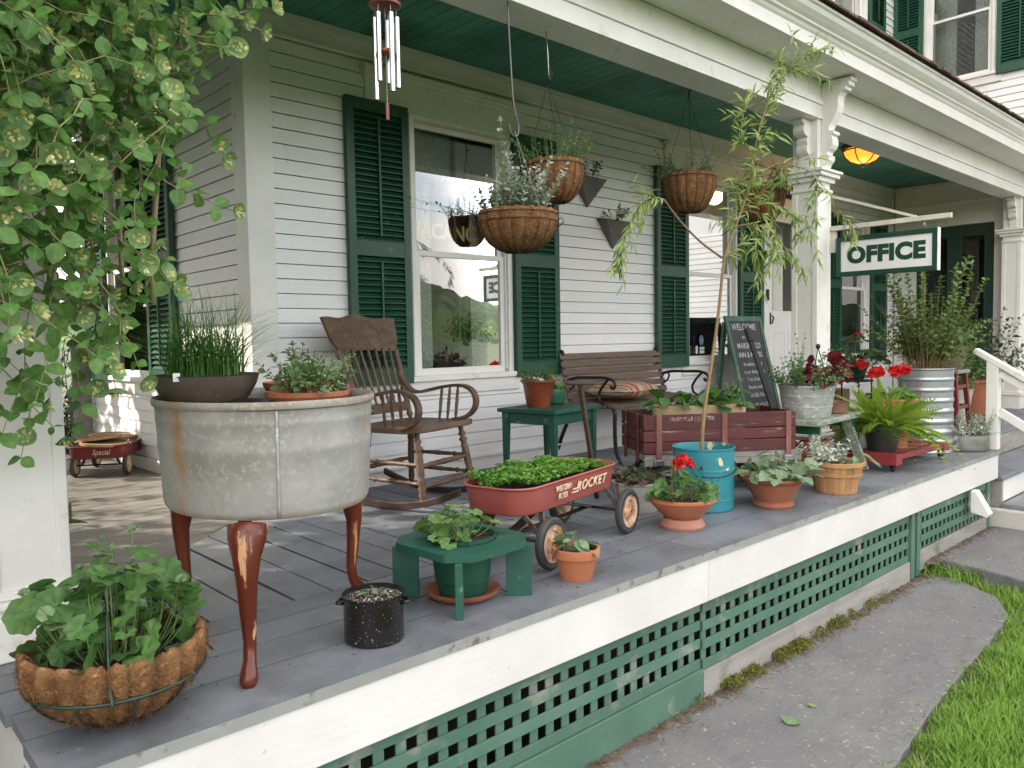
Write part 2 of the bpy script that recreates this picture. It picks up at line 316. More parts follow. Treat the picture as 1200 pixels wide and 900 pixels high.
SANDST = mat('parged_foundation', (.52, .51, .47), (.42, .41, .37), rough=.9, scale=4, c3=(.26, .25, .21), s3=5, lo3=.6, hi3=.75, bump=.5, bscale=40)
BARK = mat('willow_bark', (.26, .19, .09), (.20, .13, .06), rough=.8, scale=20, bump=.4, bscale=60)
STEMG = mat('green_stems', (.15, .24, .07), (.12, .18, .05), rough=.6)
STEMB = mat('brown_stems', (.14, .085, .05), (.10, .06, .035), rough=.8)
VSTEM = mat('vine_stems', (.28, .27, .12), (.22, .16, .09), rough=.7)
TRUNKM = mat('tree_bark', (.11, .09, .07), (.07, .055, .04), rough=.9, scale=8, stretch=(3, 3, .6), bump=.8, bscale=20, bdist=.02)
LF_GER = leafmat('geranium_leaves', (.065, .155, .04), (.11, .22, .06), rough=.5, cv=(.12, .22, .07))
LF_VAR = leafmat('variegated_leaves', (.06, .15, .04), (.10, .20, .06), cE=(.42, .46, .30), e0=.80, e1=1.0)
LF_VINE = leafmat('honeysuckle_leaves', (.08, .205, .04), (.18, .34, .085), rough=.4, cv=(.24, .34, .14), trans=.42)
LF_BRACT = leafmat('honeysuckle_bracts', (.16, .29, .11), (.24, .37, .15), rough=.5)
LF_YEL = leafmat('honeysuckle_blossom', (.62, .60, .20), (.70, .68, .36), trans=.3)
LF_WIL = leafmat('willow_leaves', (.19, .30, .07), (.31, .42, .12), rough=.4)
LF_FERN = leafmat('fern_fronds', (.14, .25, .025), (.28, .40, .05), rough=.5)
LF_SPR = leafmat('clover_sprouts', (.11, .27, .035), (.19, .38, .07), rough=.5)
LF_CHIV = leafmat('chive_blades', (.045, .14, .02), (.09, .22, .04), rough=.4)
LF_HERB = leafmat('herb_leaves', (.11, .20, .07), (.17, .27, .10), rough=.6)
LF_SILV = leafmat('silver_leaves', (.36, .41, .34), (.54, .58, .50), rough=.8, trans=.2)
LF_SHRUB = leafmat('shrub_leaves', (.08, .17, .035), (.15, .25, .055), rough=.45)
LF_DARK = leafmat('dark_leaves', (.025, .07, .025), (.05, .11, .04), rough=.4)
LF_COL = leafmat('burgundy_coleus', (.10, .008, .014), (.16, .012, .022), rough=.5)
LF_SAGE = leafmat('pale_green_leaves', (.14, .23, .11), (.20, .30, .15), rough=.65, cv=(.3, .38, .22))
LF_PURP = leafmat('heuchera_leaves', (.09, .10, .05), (.15, .09, .07), rough=.5)
LF_RED = leafmat('red_petals', (.55, .012, .018), (.68, .03, .03), rough=.5, trans=.25)
LF_GRASS = leafmat('grass_blades', (.125, .28, .034), (.25, .41, .065), rough=.5, trans=.35)
LF_TREE = leafmat('tree_leaves', (.05, .11, .02), (.10, .17, .035), rough=.5)
LF_MOSS = leafmat('moss', (.13, .14, .03), (.20, .19, .04), rough=.9)
STRIPE = None

def stain(m, c, sc=18, lo=.3, hi=.6, st=(1, 1, 1)):
    """mixes colour c where the mesh's edge attribute says so, broken up by noise"""
    nt = m.node_tree; L = nt.links.new; p = nt.nodes['Principled BSDF']; src = p.inputs['Base Color'].links[0].from_socket
    a = N(nt, 'ShaderNodeAttribute', attribute_name='edge'); tc = N(nt, 'ShaderNodeTexCoord'); mp = N(nt, 'ShaderNodeMapping'); mp.inputs['Scale'].default_value = st
    n = N(nt, 'ShaderNodeTexNoise'); n.inputs['Scale'].default_value = sc; n.inputs['Detail'].default_value = 6; L(tc.outputs['Object'], mp.inputs[0]); L(mp.outputs[0], n.inputs['Vector'])
    r = N(nt, 'ShaderNodeMapRange'); r.inputs[1].default_value = lo; r.inputs[2].default_value = hi; L(n.outputs[0], r.inputs[0])
    k = N(nt, 'ShaderNodeMath', operation='MULTIPLY'); L(a.outputs['Fac'], k.inputs[0]); L(r.outputs[0], k.inputs[1])
    x = N(nt, 'ShaderNodeMixRGB'); L(k.outputs[0], x.inputs[0]); L(src, x.inputs[1]); x.inputs[2].default_value = (*c, 1); L(x.outputs[0], p.inputs['Base Color']); return m
# ------------------------------------------------------------------ leaf templates
def tm_oval(w=.5, rows=5, cup=.12, droop=.12, tip=1.0, base=.25, peak=.45):
    V = []; E = []
    for i in range(rows + 1):
        t = i / rows
        wd = w / 2 * (math.sin(PI * min(1, max(0, t)) ** (math.log(.5) / math.log(peak)))) ** tip
        z = -droop * t * t
        V += [(-wd, t, z + cup * wd), (0, t, z), (wd, t, z + cup * wd)]; E += [1, 0, 1]
    F = []
    for i in range(rows):
        a = i * 3; F += [(a, a + 1, a + 4, a + 3), (a + 1, a + 2, a + 5, a + 4)]
    return np.array(V), np.array(F), np.array(E, float)
def tm_round(lobes=7, amp=.07, ruff=.06, notch=25, n=28, cup=.15):
    """palmate leaf around its stalk, blade mostly towards +y"""
    th = np.linspace(-PI + rad(notch), PI - rad(notch), n); V = []; E = []
    for q in (.03, .5, 1):
        for t in th:
            r = q * .5 * (1 + amp * math.cos(lobes * t) * q) * (1 - .12 * (abs(t) / PI) ** 3)
            V.append((r * math.sin(t), r * math.cos(t) + .12, cup * q * q * .5 + ruff * .5 * q * math.cos(lobes * t + PI)))
            E.append(1 if q == 1 else 0 if q < .1 else .1 + .4 * abs(math.sin(lobes * t / 2)))
    F = []
    for k in (0, n):
        for i in range(n - 1): F += [(k + i, k + n + i, k + n + 1 + i, k + i + 1)]
    return np.array(V), np.array(F), np.array(E, float)
def tm_frond(pairs=16, L=1.0, W=.22, arch=.35):
    V = []; F = []; E = []
    for i in range(pairs):
        t = (i + .6) / pairs; y = t * L; z = -arch * t * t; wl = W * math.sin(PI * (t * .86 + .14) ** .6 if t < .99 else 0) ** .8 + .01
        for sgn in (-1, 1):
            b = len(V); h = .42 / pairs
            V += [(0, y - h, z), (0, y + h, z), (sgn * wl * .6, y + h * 1.5 + .02, z - wl * .12), (sgn * wl * .6, y - h * .5, z - wl * .12), (sgn * wl, y + h * 1.6 + .03, z - wl * .3), (sgn * wl * .98, y + h * .8 + .02, z - wl * .3)]
            F += [(b, b + 1, b + 2, b + 3), (b + 3, b + 2, b + 4, b + 5)]; E += [0, 0, .6, .6, 1, 1]
    return np.array(V), np.array(F), np.array(E, float)
T_OVAL = tm_oval(.62, 5, .3, .15); T_OVALS = tm_oval(.6, 3, .3, .1); T_LANCE = tm_oval(.16, 5, .3, .35, 1.0, peak=.4)
T_GER = tm_round(); T_GERS = tm_round(6, .06, .08, 20, 18); T_DISC = tm_round(4, .03, .05, 3, 18, .5); T_VINE = tm_oval(.84, 5, .22, .2, .75, peak=.47); T_HEART = tm_oval(.85, 5, .2, .2, .8, peak=.38)
T_FROND = tm_frond(); T_POINT = tm_oval(.5, 5, .25, .2, 1.2, peak=.35)
def rs(seed): return np.random.default_rng(seed)
def unit(v): return v / np.maximum(np.linalg.norm(v, axis=-1, keepdims=True), 1e-9)
# ================================================================== THE SETTING
WY = 2.275; CZ = 2.67; XW = 8.48; GZ = -.66
def struct(o, kind='structure'): o['kind'] = kind; return o
rng = rs(1)
# ground: one sheet out to the horizon, gently rising into hills opposite the house
mb = MB(); mb.box(-900, 900, -900, 900, GZ - .5, GZ); struct(mb.build('lawn', LAWN))
mb = MB()
az = np.linspace(0, 2 * PI, 721)
ring = []
for k, (d, hs) in enumerate(((240, 0), (330, .35), (450, .75), (620, 1.0), (800, .8))):
    h = 14 + 5 * np.sin(2 * az + 1.2) + 3 * np.sin(5 * az + .4) + 2 * np.sin(11 * az) + 52 * np.exp(-((az - rad(-66) % (2 * PI)) / .25) ** 2)
    ring.append(np.stack([d * np.cos(az), d * np.sin(az), GZ - 1 + hs * h * 1.25 + rng.normal(0, 1.6, 721) * (hs > 0)], -1))
V = np.concatenate(ring); i = np.arange(4)[:, None]; j = np.arange(720)[None, :]
mb.add(V, np.stack([i * 721 + j, i * 721 + j + 1, (i + 1) * 721 + j + 1, (i + 1) * 721 + j], -1).reshape(-1, 4))
HILL = mat('wooded_hillside', (.035, .07, .02), (.10, .15, .04), rough=.95, scale=.10, c3=(.022, .042, .018), s3=.035, lo3=.45, hi3=.6, bump=1, bscale=.25, bdist=4)
struct(mb.build('hills', HILL, smooth='all'))
# slate slabs of the path
def slab(name, poly, z0, z1, seed, bev=.012):
    r = rs(seed); P = []
    n = len(poly)
    for k in range(n):
        a = np.array(poly[k]); b = np.array(poly[(k + 1) % n]); L_ = np.linalg.norm(b - a); s = max(2, int(L_ / .06))
        for q in range(s):
            p = a + (b - a) * q / s; P.append(p + r.normal(0, .0032, 2))
    mb = MB(); mb.prism(P, z0, z1, lambda u, v, a: (u, v, a)); return struct(mb.build(name, STONE, bevel=bev))
slab('path', [(-2.6, .06), (2.9, .05), (3.28, .0), (3.34, -.12), (3.14, -.41), (2.84, -.555), (2.28, -.6), (1.59, -.64), (.9, -.72), (.2, -.84), (-2.6, -1.0)], GZ - .1, -.632, 3, .006)
slab('path_step', [(3.46, .03), (3.42, -.2), (3.31, -.52), (3.3, -.9), (3.7, -1.1), (6.4, -1.1), (6.4, .03)], GZ - .1, -.56, 4)
# strip of dirt and dry leaves along the skirting
mb = MB(); r_ = rs(5)
for x in np.arange(-.6, 4.6, .05):
    mb.lathe([(0.0, r_.uniform(.002, .012)), (.03, .005), (.05, -.002)], 7, (x + r_.uniform(-.02, .02), .03 + r_.uniform(-.03, .015), -.632 if x < 3.35 else -.562), sx=1.2, sy=.8, rot=r_.uniform(0, 3))
for k in range(700):
    x = r_.uniform(-.4, 4.55); y = .03 - abs(r_.normal(0, .05)); z = (-.628 if x < 3.35 else -.558) + r_.uniform(0, .01); a = r_.uniform(0, PI); l = r_.uniform(.01, .035)
    mb.bar((x, y, z), (x + l * math.cos(a), y + l * math.sin(a), z + r_.uniform(0, .006)), .002, .0015, tint=r_.uniform())
for k in range(150):
    x = r_.uniform(.1, 3.3); e_ = np.interp(x, [.2, .9, 1.59, 2.28, 2.84, 3.14, 3.3], [-.84, -.72, -.64, -.6, -.555, -.41, -.1]); y = e_ + abs(r_.normal(0, .09)) if r_.uniform() < .6 else r_.uniform(e_, 0); a = r_.uniform(0, PI); l = r_.uniform(.008, .032)
    if y > .0: continue
    mb.bar((x, y, -.628), (x + l * math.cos(a), y + l * math.sin(a), -.626), .0009, .0008, tint=r_.uniform())
struct(mb.build('dirt', DIRT), 'stuff')
mb = MB(); r_ = rs(6)
n = 9000; x = np.clip(r_.normal(1.55, .5, n), .75, 2.75); y = .035 - np.abs(r_.normal(0, .034, n)); q_ = np.sin(x * 13) + np.sin(x * 31 + 1) * .9 + np.sin(x * 71) * .5 > r_.uniform(-.6, 1.9, n); x, y = x[q_], y[q_]; n = len(x); z = np.full(n, -.622) + r_.uniform(0, .03, n)
d = r_.normal(0, 1, (n, 3)); d[:, 2] = np.abs(d[:, 2]) + .5
mb.place(T_OVALS, np.stack([x, y, z], -1), d, r_.normal(0, 1, (n, 3)), r_.uniform(.008, .018, n), r_.uniform(0, 1, n))
struct(mb.build('moss', LF_MOSS, smooth='all'), 'stuff')
# lawn grass near the path
def blades(mb, P, Ln, W, lean, seg=3, tint=None, r=None):
    n = len(P); a = r.uniform(0, 2 * PI, n); side = np.stack([np.cos(a), np.sin(a), np.zeros(n)], -1); fw = np.stack([-np.sin(a), np.cos(a), np.zeros(n)], -1)
    V = np.empty((n, 2 * (seg + 1), 3))
    for i in range(seg + 1):
        t = i / seg; c = P + np.stack([np.zeros(n), np.zeros(n), Ln * t * (1 - .35 * lean * t)], -1) + fw * (Ln * lean * t * t)[:, None]
        wd = (W * (1 - t ** 2) + .0002)[:, None]
        V[:, 2 * i] = c - side * wd; V[:, 2 * i + 1] = c + side * wd
    f = np.array([[2 * i, 2 * i + 1, 2 * i + 3, 2 * i + 2] for i in range(seg)]); k = 2 * (seg + 1)
    F = (f[None] + (np.arange(n) * k)[:, None, None]).reshape(-1, 4)
    mb.add(V.reshape(-1, 3), F, np.repeat(tint if tint is not None else r.uniform(0, 1, n), k))
mb = MB(); r_ = rs(8)
n = 150000; x = r_.uniform(.2, 6.5, n); y = r_.uniform(-2.6, -.05, n)
edge = np.interp(x, [.2, .9, 1.59, 2.28, 2.84, 3.14, 3.3, 3.36, 3.7, 6.5], [-.86, -.74, -.66, -.62, -.575, -.43, -.14, -.5, -1.12, -1.12]) + .03 * np.sin(x * 23) + .02 * np.sin(x * 57)
dist = np.hypot(x - CAM[0], y - CAM[1])
keep = (y < edge + r_.uniform(-.02, .055, n)) & (r_.uniform(0, 1, n) < np.clip(3.6 / dist, .25, 1))
x = x[keep]; y = y[keep]; n = len(x)
clump = .6 + .5 * np.sin(x * 7.3 + 2 * np.sin(y * 5.1)) * np.sin(y * 9.7)
short = np.clip((edge[keep] - y) / .10, .55, 1)
blades(mb, np.stack([x, y, np.full(n, GZ)], -1), (.05 + .05 * r_.uniform(0, 1, n)) * short * np.clip(.75 + .4 * clump, .6, 1.2), r_.uniform(.0016, .0032, n), r_.uniform(.1, .9, n), 3, np.clip(r_.normal(.5, .25, n) + .15 * clump, 0, 1), r_)
struct(mb.build('grass', LF_GRASS, smooth='all'), 'stuff')
mb = MB(); k_ = r_.choice(n, min(n, 5200), replace=False)
blades(mb, np.stack([x[k_], y[k_], np.full(len(k_), GZ)], -1), r_.uniform(.03, .085, len(k_)), r_.uniform(.0012, .0022, len(k_)), r_.uniform(.5, 1.6, len(k_)), 3, None, r_)
struct(mb.build('dry_grass', leafmat('dry_grass_blades', (.26, .22, .09), (.36, .29, .13)), smooth='all'), 'stuff')
mb = MB(); n = 420; x = np.clip(r_.normal(3.45, .12, n), 3.2, 3.9); y = r_.uniform(-.28, .05, n) - (x - 3.4) * .4
blades(mb, np.stack([x, y, np.full(n, -.65)], -1), r_.uniform(.06, .15, n), r_.uniform(.002, .004, n), r_.uniform(.3, 1., n), 3, None, r_)
struct(mb.build('weeds', LF_GRASS, smooth='all'), 'stuff')

# ================================================================== THE HOUSE
house = thing('house', 'white clapboard house with dark green shutters and tall sash windows behind the porch', 'house', (0, WY, 0))
EXP = .0815
def clap(mb, fr, u0, u1, z0, z1, holes, seed=0):
    """clapboards on a wall; fr(u, out, z)->xyz; holes = list of (u0,u1,z0,z1)"""
    r = rs(seed); z = z0
    while z < z1 - .005:
        zt = min(z + EXP, z1); t = r.uniform(.2, .8)
        segs = [(u0, u1)]
        for (a, b, c, d) in holes:
            if c < zt - .004 and d > z + .004:
                ns = []
                for (p, q) in segs:
                    if a > p + .001 and b < q - .001: ns += [(p, a), (b, q)]
                    elif a <= p and b > p: ns += [(min(b, q), q)] if b < q else []
                    elif b >= q and a < q: ns += [(p, a)]
                    else: ns.append((p, q))
                segs = ns
        for p, q in segs:
            if q - p < .01: continue
            cuts = [p]
            while q - cuts[-1] > 4.2: cuts.append(cuts[-1] + r.uniform(1.8, 3.6))
            cuts.append(q)
            for a, b in zip(cuts[:-1], cuts[1:]):
                b -= .0012; jit = r.normal(0, .0008)
                v = [fr(a, .0135 + jit, z + .0045), fr(b, .0135 + jit, z + .0045), fr(b, .0055 + jit, zt), fr(a, .0055 + jit, zt), fr(a, -.02, z + .006), fr(b, -.02, z + .006), fr(b, -.02, zt), fr(a, -.02, zt)]
                mb.add(v, [[0, 1, 2, 3], [1, 0, 4, 5], [0, 3, 7, 4], [2, 1, 5, 6]], t + r.normal(0, .06))
        z += EXP
def wallslab(mb, fr, u0, u1, z0, z1, holes):
    us = sorted({u0, u1, *[h[0] for h in holes], *[h[1] for h in holes]}); zs = sorted({z0, z1, *[h[2] for h in holes], *[h[3] for h in holes]})
    for a, b in zip(us[:-1], us[1:]):
        for c, d in zip(zs[:-1], zs[1:]):
            um, zm = (a + b) / 2, (c + d) / 2
            if any(h[0] < um < h[1] and h[2] < zm < h[3] for h in holes): continue
            v = [fr(u, o, z) for z in (c, d) for o in (-.021, -.12) for u in (a, b)]
            mb.add(v, MB.BF)
F_FRONT = lambda u, o, z: (u, WY - o, z)
F_LEFT = lambda u, o, z: (-o, u, z)
F_WING = lambda u, o, z: (XW - o, u, z)
W1 = (1.04, 1.875, .655, 2.28); W2 = (3.985, 4.80, .655, 2.28); W3 = (6.98, 7.76, .60, 2.20); DR = (5.40, 6.22, .02, 2.16)
WL = (3.80, 4.72, .655, 2.28); WU = (6.76, 7.64, 3.75, 5.35); WW = (1.15, 1.90, 3.85, 5.45); DW = (1.12, 1.98, -.03, 2.14)
holesF = [W1, W2, W3, DR]
mb = MB(); clap(mb, F_FRONT, .135, XW - .02, .09, 2.53, holesF, 1); wallslab(mb, F_FRONT, .0, XW, -.7, 3.0, holesF)
clap(mb, F_FRONT, .135, XW - .02, 3.1, 6.3, [WU], 2); wallslab(mb, F_FRONT, .0, XW, 3.0, 6.4, [WU])
mb.build('front_wall', SIDING, house, world=True)
mb = MB(); clap(mb, F_LEFT, WY + .135, 5.34, .09, 2.53, [WL], 3); wallslab(mb, F_LEFT, WY, 5.36, -.7, 6.4, [WL]); clap(mb, F_LEFT, WY + .135, 5.34, 3.1, 6.3, [], 5)
mb.build('side_wall', SIDING, house, world=True)
mb = MB(); clap(mb, F_WING, -3.5, WY - .02, .09, 2.4, [(DW[0] - .12, DW[1] + .3, -.7, 2.3), (.7, 1.1, -.7, 2.4)], 6); clap(mb, F_WING, -3.5, WY - .02, 2.9, 6.3, [WW], 7)
wallslab(mb, F_WING, -3.5, WY, -.7, 6.4, [DW, WW]); mb.build('wing_wall', SIDING, house, world=True)
# trim: corner boards, water table, frieze boards, window caps
mb = MB()
mb.box(-.022, .135, WY - .022, WY + .0, .0, 2.6, .6); mb.box(-.0222, .0, WY - .0218, WY + .135, .0, 2.6, .4)
mb.build('corner_board', WHITE, house, bevel=.004, world=True)
mb = MB()
mb.box(.137, 5.28, WY - .026, WY, .0, .088); mb.box(6.34, XW - .03, WY - .026, WY, .0, .088)
mb.bar((.137, WY - .03, .093), (5.28, WY - .03, .093), .03, .014); mb.box(-.026, 0, WY + .137, 5.34, 0, .088); mb.box(XW - .026, XW, 2.1, WY - .03, 0, .1)
mb.build('water_table', WHITE, house, bevel=.003, world=True)
mb = MB()
mb.box(-.03, XW - .03, WY - .03, WY, 2.545, 2.668); mb.box(.0, XW - .03, WY - .05, WY - .0302, 2.625, 2.6682); mb.box(-.032, 0, WY, 5.36, 2.46, 2.668); mb.box(-.06, -.0322, WY, 5.36, 2.60, 2.6682)
mb.bar((.14, WY - .036, 2.54), (XW - .03, WY - .036, 2.54), .03, .02)
mb.box(XW - .03, XW, .8, WY - .052, 2.42, 2.668); mb.bar((XW - .035, .8, 2.415), (XW - .035, WY - .06, 2.415), .03, .02); mb.box(XW - .05, XW - .0302, .8, WY - .054, 2.62, 2.6682)
mb.box(XW - .0285, XW + .13, WY - .0285, WY + .13, -.6, 6.4, .5)
mb.build('frieze_board', WHITE, house, bevel=.003, world=True)
# interior: a dim room behind each wall
mb = MB()
for (x0, x1, y0, y1, z0, z1) in ((.12, XW - .2, WY + .13, 5.2, 0, 2.66), (.12, XW - .2, WY + .13, 5.2, 3.0, 5.9), (XW + .13, XW + 3.4, -3.3, 2.2, -.1, 2.66), (XW + .13, XW + 3.4, -3.3, 2.2, 3.0, 5.9)):
    mb.box(x0, x1, y0, y1, z0 - .1, z0); mb.box(x0, x1, y0, y1, z1, z1 + .1)
    if x0 < 1: mb.box(x0, x1, y1, y1 + .1, z0, z1); mb.box(x1, x1 + .1, y0, y1, z0, z1); mb.box(5.05, 5.15, y0, y1, z0, z1)
    else: mb.box(x1, x1 + .1, y0, y1, z0, z1); mb.box(x0, x1, y1, y1 + .1, z0, z1); mb.box(x0, x1, y0 - .1, y0, z0, z1)
mb.build('interior', INTER, house, world=True)
mb = MB(); mb.box(-.3, XW + .2, WY - .3, 5.7, 6.4, 6.6); mb.box(XW - .3, XW + 4, -3.8, 5.7, 6.402, 6.598); mb.box(0, XW, 5.37, 5.45, -.7, 6.4); mb.prism([(-.5, 6.6), (XW + 4.2, 6.6), (XW / 2 + 2, 9.2)], WY - .3, 5.7, lambda u, v, a: (u, a, v)); mb.build('roof', SHING, house, world=True)
def curtain(mb, fr, u0, u1, z0, z1, o, amp=.012, k=60, scal=0, seed=0):
    r = rs(seed); n = int((u1 - u0) / .008) + 2; V = []
    us = np.linspace(u0, u1, n); ph = np.cumsum(r.uniform(.4, 1.6, n)) * k * (u1 - u0) / n
    for j in range(7):
        t = j / 6; zz = z1 + (z0 - z1) * t
        for a, u in enumerate(us):
            zb = zz + (scal * abs(math.sin(u * 75)) if j == 6 else 0)
            V.append(fr(u, o + amp * math.sin(ph[a]) * (.4 + .6 * t), zb))
    i = np.arange(6)[:, None]; j = np.arange(n - 1)[None, :]
    mb.add(V, np.stack([i * n + j, i * n + j + 1, (i + 1) * n + j + 1, (i + 1) * n + j], -1).reshape(-1, 4), r.uniform(.3, .7))
def bx(mb, fr, u0, u1, o0, o1, z0, z1, tint=.5):
    return mb.add([fr(u, o, z) for z in (z0, z1) for o in (o0, o1) for u in (u0, u1)], MB.BF, tint)
def window(fr, hole, meet=None, label=None, cap=None, sill=True, mid=True, lace=True, seed=0, dark_muntin=True):
    u0, u1, z0, z1 = hole; meet = meet or (z0 + z1) / 2
    mb = MB(); c = .03                       # casing, jambs and stops
    bx(mb, fr, u0 - .002, u0 + c, -.1, .028, z0, z1); bx(mb, fr, u1 - c, u1 + .002, -.1, .028, z0, z1); bx(mb, fr, u0 + c, u1 - c, -.1, .028, z1 - c, z1)
    bx(mb, fr, u0 - .02, u0 - .0022, -.0, .02, z0, z1 + .0); bx(mb, fr, u1 + .0022, u1 + .02, .0, .02, z0, z1)
    bx(mb, fr, u0 + c, u0 + c + .012, -.1, .012, z0 + .02, z1 - c); bx(mb, fr, u1 - c - .012, u1 - c, -.1, .012, z0 + .02, z1 - c)
    w = mb.build('window', WHITE, house, bevel=.003, world=True)
    if cap:
        m2 = MB(); bx(m2, fr, cap[0] + .03, cap[1] - .03, .0, .022, z1 + .002, cap[2] - .05); bx(m2, fr, cap[0] + .015, cap[1] - .015, -.0, .05, cap[2] - .05, cap[2] - .025); bx(m2, fr, cap[0], cap[1], .0, .075, cap[2] - .0248, cap[2]); bx(m2, fr, cap[0] + .022, cap[1] - .022, 0, .035, cap[2] - .075, cap[2] - .0502)
        m2.build('window_cap', WHITE, w, bevel=.003)
    if sill:
        m2 = MB(); bx(m2, fr, u0 - .03, u1 + .03, -.1, .05, z0 - .035, z0); bx(m2, fr, u0 - .07, u1 + .07, .0, .028, z0 - .125, z0 - .0352); m2.build('sill', WHITE, w, bevel=.004)
    a0, a1 = u0 + c + .012, u1 - c - .012
    for (b0, b1, oo) in ((meet - .02, z1 - c, -.03), (z0, meet + .018, -.005)):
        m2 = MB(); s = .035
        bx(m2, fr, a0, a0 + s, oo - .03, oo, b0, b1); bx(m2, fr, a1 - s, a1, oo - .03, oo, b0, b1); bx(m2, fr, a0 + s, a1 - s, oo - .03, oo, b1 - .032, b1); bx(m2, fr, a0 + s, a1 - s, oo - .03, oo, b0, b0 + .045)
        sa = m2.build('sash', WHITE, w, bevel=.002)
        m2 = MB(); bx(m2, fr, a0 + s - .002, a1 - s + .002, oo - .018, oo - .013, b0 + .04, b1 - .03); m2.build('pane', GLASS, w)
        if mid:
            m2 = MB(); um = (u0 + u1) / 2; bx(m2, fr, um - .009, um + .009, oo - .05, oo - .032, b0 + .046, b1 - .033); m2.build('muntin', GREEN if dark_muntin else WHITE, w)
    if lace:
        m2 = MB(); curtain(m2, fr, u0 + .05, u1 - .05, z1 - .36, z1 - .04, -.097, .006, 26, .02, seed); m2.build('valance', CURT, w, smooth='all')
        m2 = MB(); curtain(m2, fr, u0 + .03, u0 + .25, z0 + .02, z1 - .05, -.12, .012, 14, 0, seed + 1); m2.build('curtain', CURT, w, smooth='all')
        m2 = MB(); curtain(m2, fr, u1 - .25, u1 - .03, z0 + .02, z1 - .05, -.12, .012, 14, 0, seed + 2); m2.build('curtain', CURT, w, smooth='all')
    return w
def shutter(fr, u0, u1, z0, z1, out=.02, mid=1.43):
    mb = MB(); s = .05; o0, o1 = out, out + .036
    bx(mb, fr, u0, u0 + s, o0, o1, z0, z1, .55); bx(mb, fr, u1 - s, u1, o0, o1, z0, z1, .6)
    for (a, b) in ((z0, z0 + .10), (mid - .045, mid + .045), (z1 - .07, z1)): bx(mb, fr, u0 + s, u1 - s, o0 + .001, o1 - .001, a, b, .5)
    for (a, b) in ((z0 + .10, mid - .045), (mid + .045, z1 - .07)):
        n = int((b - a) / .034); h = (b - a) / n
        for k in range(n):
            z = a + h * (k + .5); p0, p1 = u0 + s - .004, u1 - s + .004
            v = [fr(u, o, zz) for (o, zz) in ((o0 + .004, z + .014), (o1 - .003, z - .016), (o1 - .003, z - .010), (o0 + .004, z + .02)) for u in (p0, p1)]
            mb.add(v, [[0, 1, 3, 2], [2, 3, 5, 4], [4, 5, 7, 6], [6, 7, 1, 0]], .3 + .4 * ((k * 7) % 5) / 5)
        um = (u0 + u1) / 2; bx(mb, fr, um - .007, um + .007, o1 - .004, o1 + .008, a + .03, b - .03, .5)
    bx(mb, fr, u0 + s, u1 - s, o0, o0 + .003, z0 + .1, z1 - .07, .1)
    return mb.build('shutter', GREEN, house, bevel=.0018, world=True)
window(F_FRONT, W1, 1.43, cap=(.70, 2.05, 2.50), seed=11); shutter(F_FRONT, .575, 1.01, .615, 2.30); shutter(F_FRONT, 1.895, 2.335, .615, 2.30)
window(F_FRONT, W2, 1.43, cap=(3.65, 5.0, 2.52), seed=21); shutter(F_FRONT, 3.52, 3.97, .615, 2.30); shutter(F_FRONT, 4.815, 5.24, .615, 2.30)
window(F_FRONT, W3, 1.40, seed=31, lace=True); shutter(F_FRONT, 6.5, 6.96, .56, 2.22); shutter(F_FRONT, 7.78, 8.22, .56, 2.22)
window(F_LEFT, WL, 1.43, seed=41, mid=False); shutter(F_LEFT, 3.32, 3.785, .615, 2.30); shutter(F_LEFT, 4.735, 5.2, .615, 2.30)
window(F_FRONT, WU, 4.53, seed=51, mid=False); shutter(F_FRONT, 7.66, 8.1, 3.7, 5.37, mid=4.5)
window(F_WING, WW, 4.58, seed=61, mid=False, lace=False)
m2 = MB(); curtain(m2, F_WING, 1.2, 1.42, 3.9, 5.4, -.2, .012, 10, 0, 3); curtain(m2, F_WING, 1.62, 1.86, 3.9, 5.4, -.2, .012, 10, 0, 4); m2.build('curtain', CURT, house, smooth='all', world=True)
shutter(F_WING, 1.92, 2.36 - .1, 3.8, 5.47, mid=4.52); shutter(F_WING, .66, 1.13, 3.8, 5.47, mid=4.62)
# office door, white with a dark half-light
mb = MB(); u0, u1, z0, z1 = DR
bx(mb, F_FRONT, u0 - .10, u0, -.1, .03, 0, z1 + .10); bx(mb, F_FRONT, u1, u1 + .10, -.1, .03, 0, z1 + .10); bx(mb, F_FRONT, u0, u1, -.1, .0298, z1, z1 + .0998)
bx(mb, F_FRONT, u0, u1, -.1, .05, -.0, .03)
mb.build('door_frame', WHITE, house, bevel=.004, world=True)
mb = MB(); a, b = u0 + .004, u1 - .004; bx(mb, F_FRONT, a, a + .11, -.05, -.01, .035, z1 - .004); bx(mb, F_FRONT, b - .11, b, -.05, -.01, .035, z1 - .004)
bx(mb, F_FRONT, a + .11, b - .11, -.05, -.01, .035, 1.12); bx(mb, F_FRONT, a + .11, b - .11, -.05, -.01, z1 - .13, z1 - .004)
for (p, q) in ((a + .15, (a + b) / 2 - .03), ((a + b) / 2 + .03, b - .15)):
    for k in range(4):
        bx(mb, F_FRONT, p, q, -.0098, -.004, .2, .215); bx(mb, F_FRONT, p, q, -.0098, -.004, .9, .915); bx(mb, F_FRONT, p, p + .015, -.0098, -.0042, .215, .9); bx(mb, F_FRONT, q - .015, q, -.0098, -.0042, .215, .9); break
door = mb.build('door', WHITE, house, bevel=.003, world=True)
mb = MB(); bx(mb, F_FRONT, a + .108, b - .108, -.035, -.03, 1.11, z1 - .125); mb.build('pane', GLASS, door)
mb = MB(); bx(mb, F_FRONT, (a + b) / 2 - .006, (a + b) / 2 + .006, -.06, -.045, 1.12, z1 - .13); mb.build('muntin', WHITE, door)
mb = MB(); bx(mb, F_FRONT, u0 - .075, u0 - .035, .03, .045, 1.22, 1.33); mb.build('doorbell', BLKM, house, world=True)
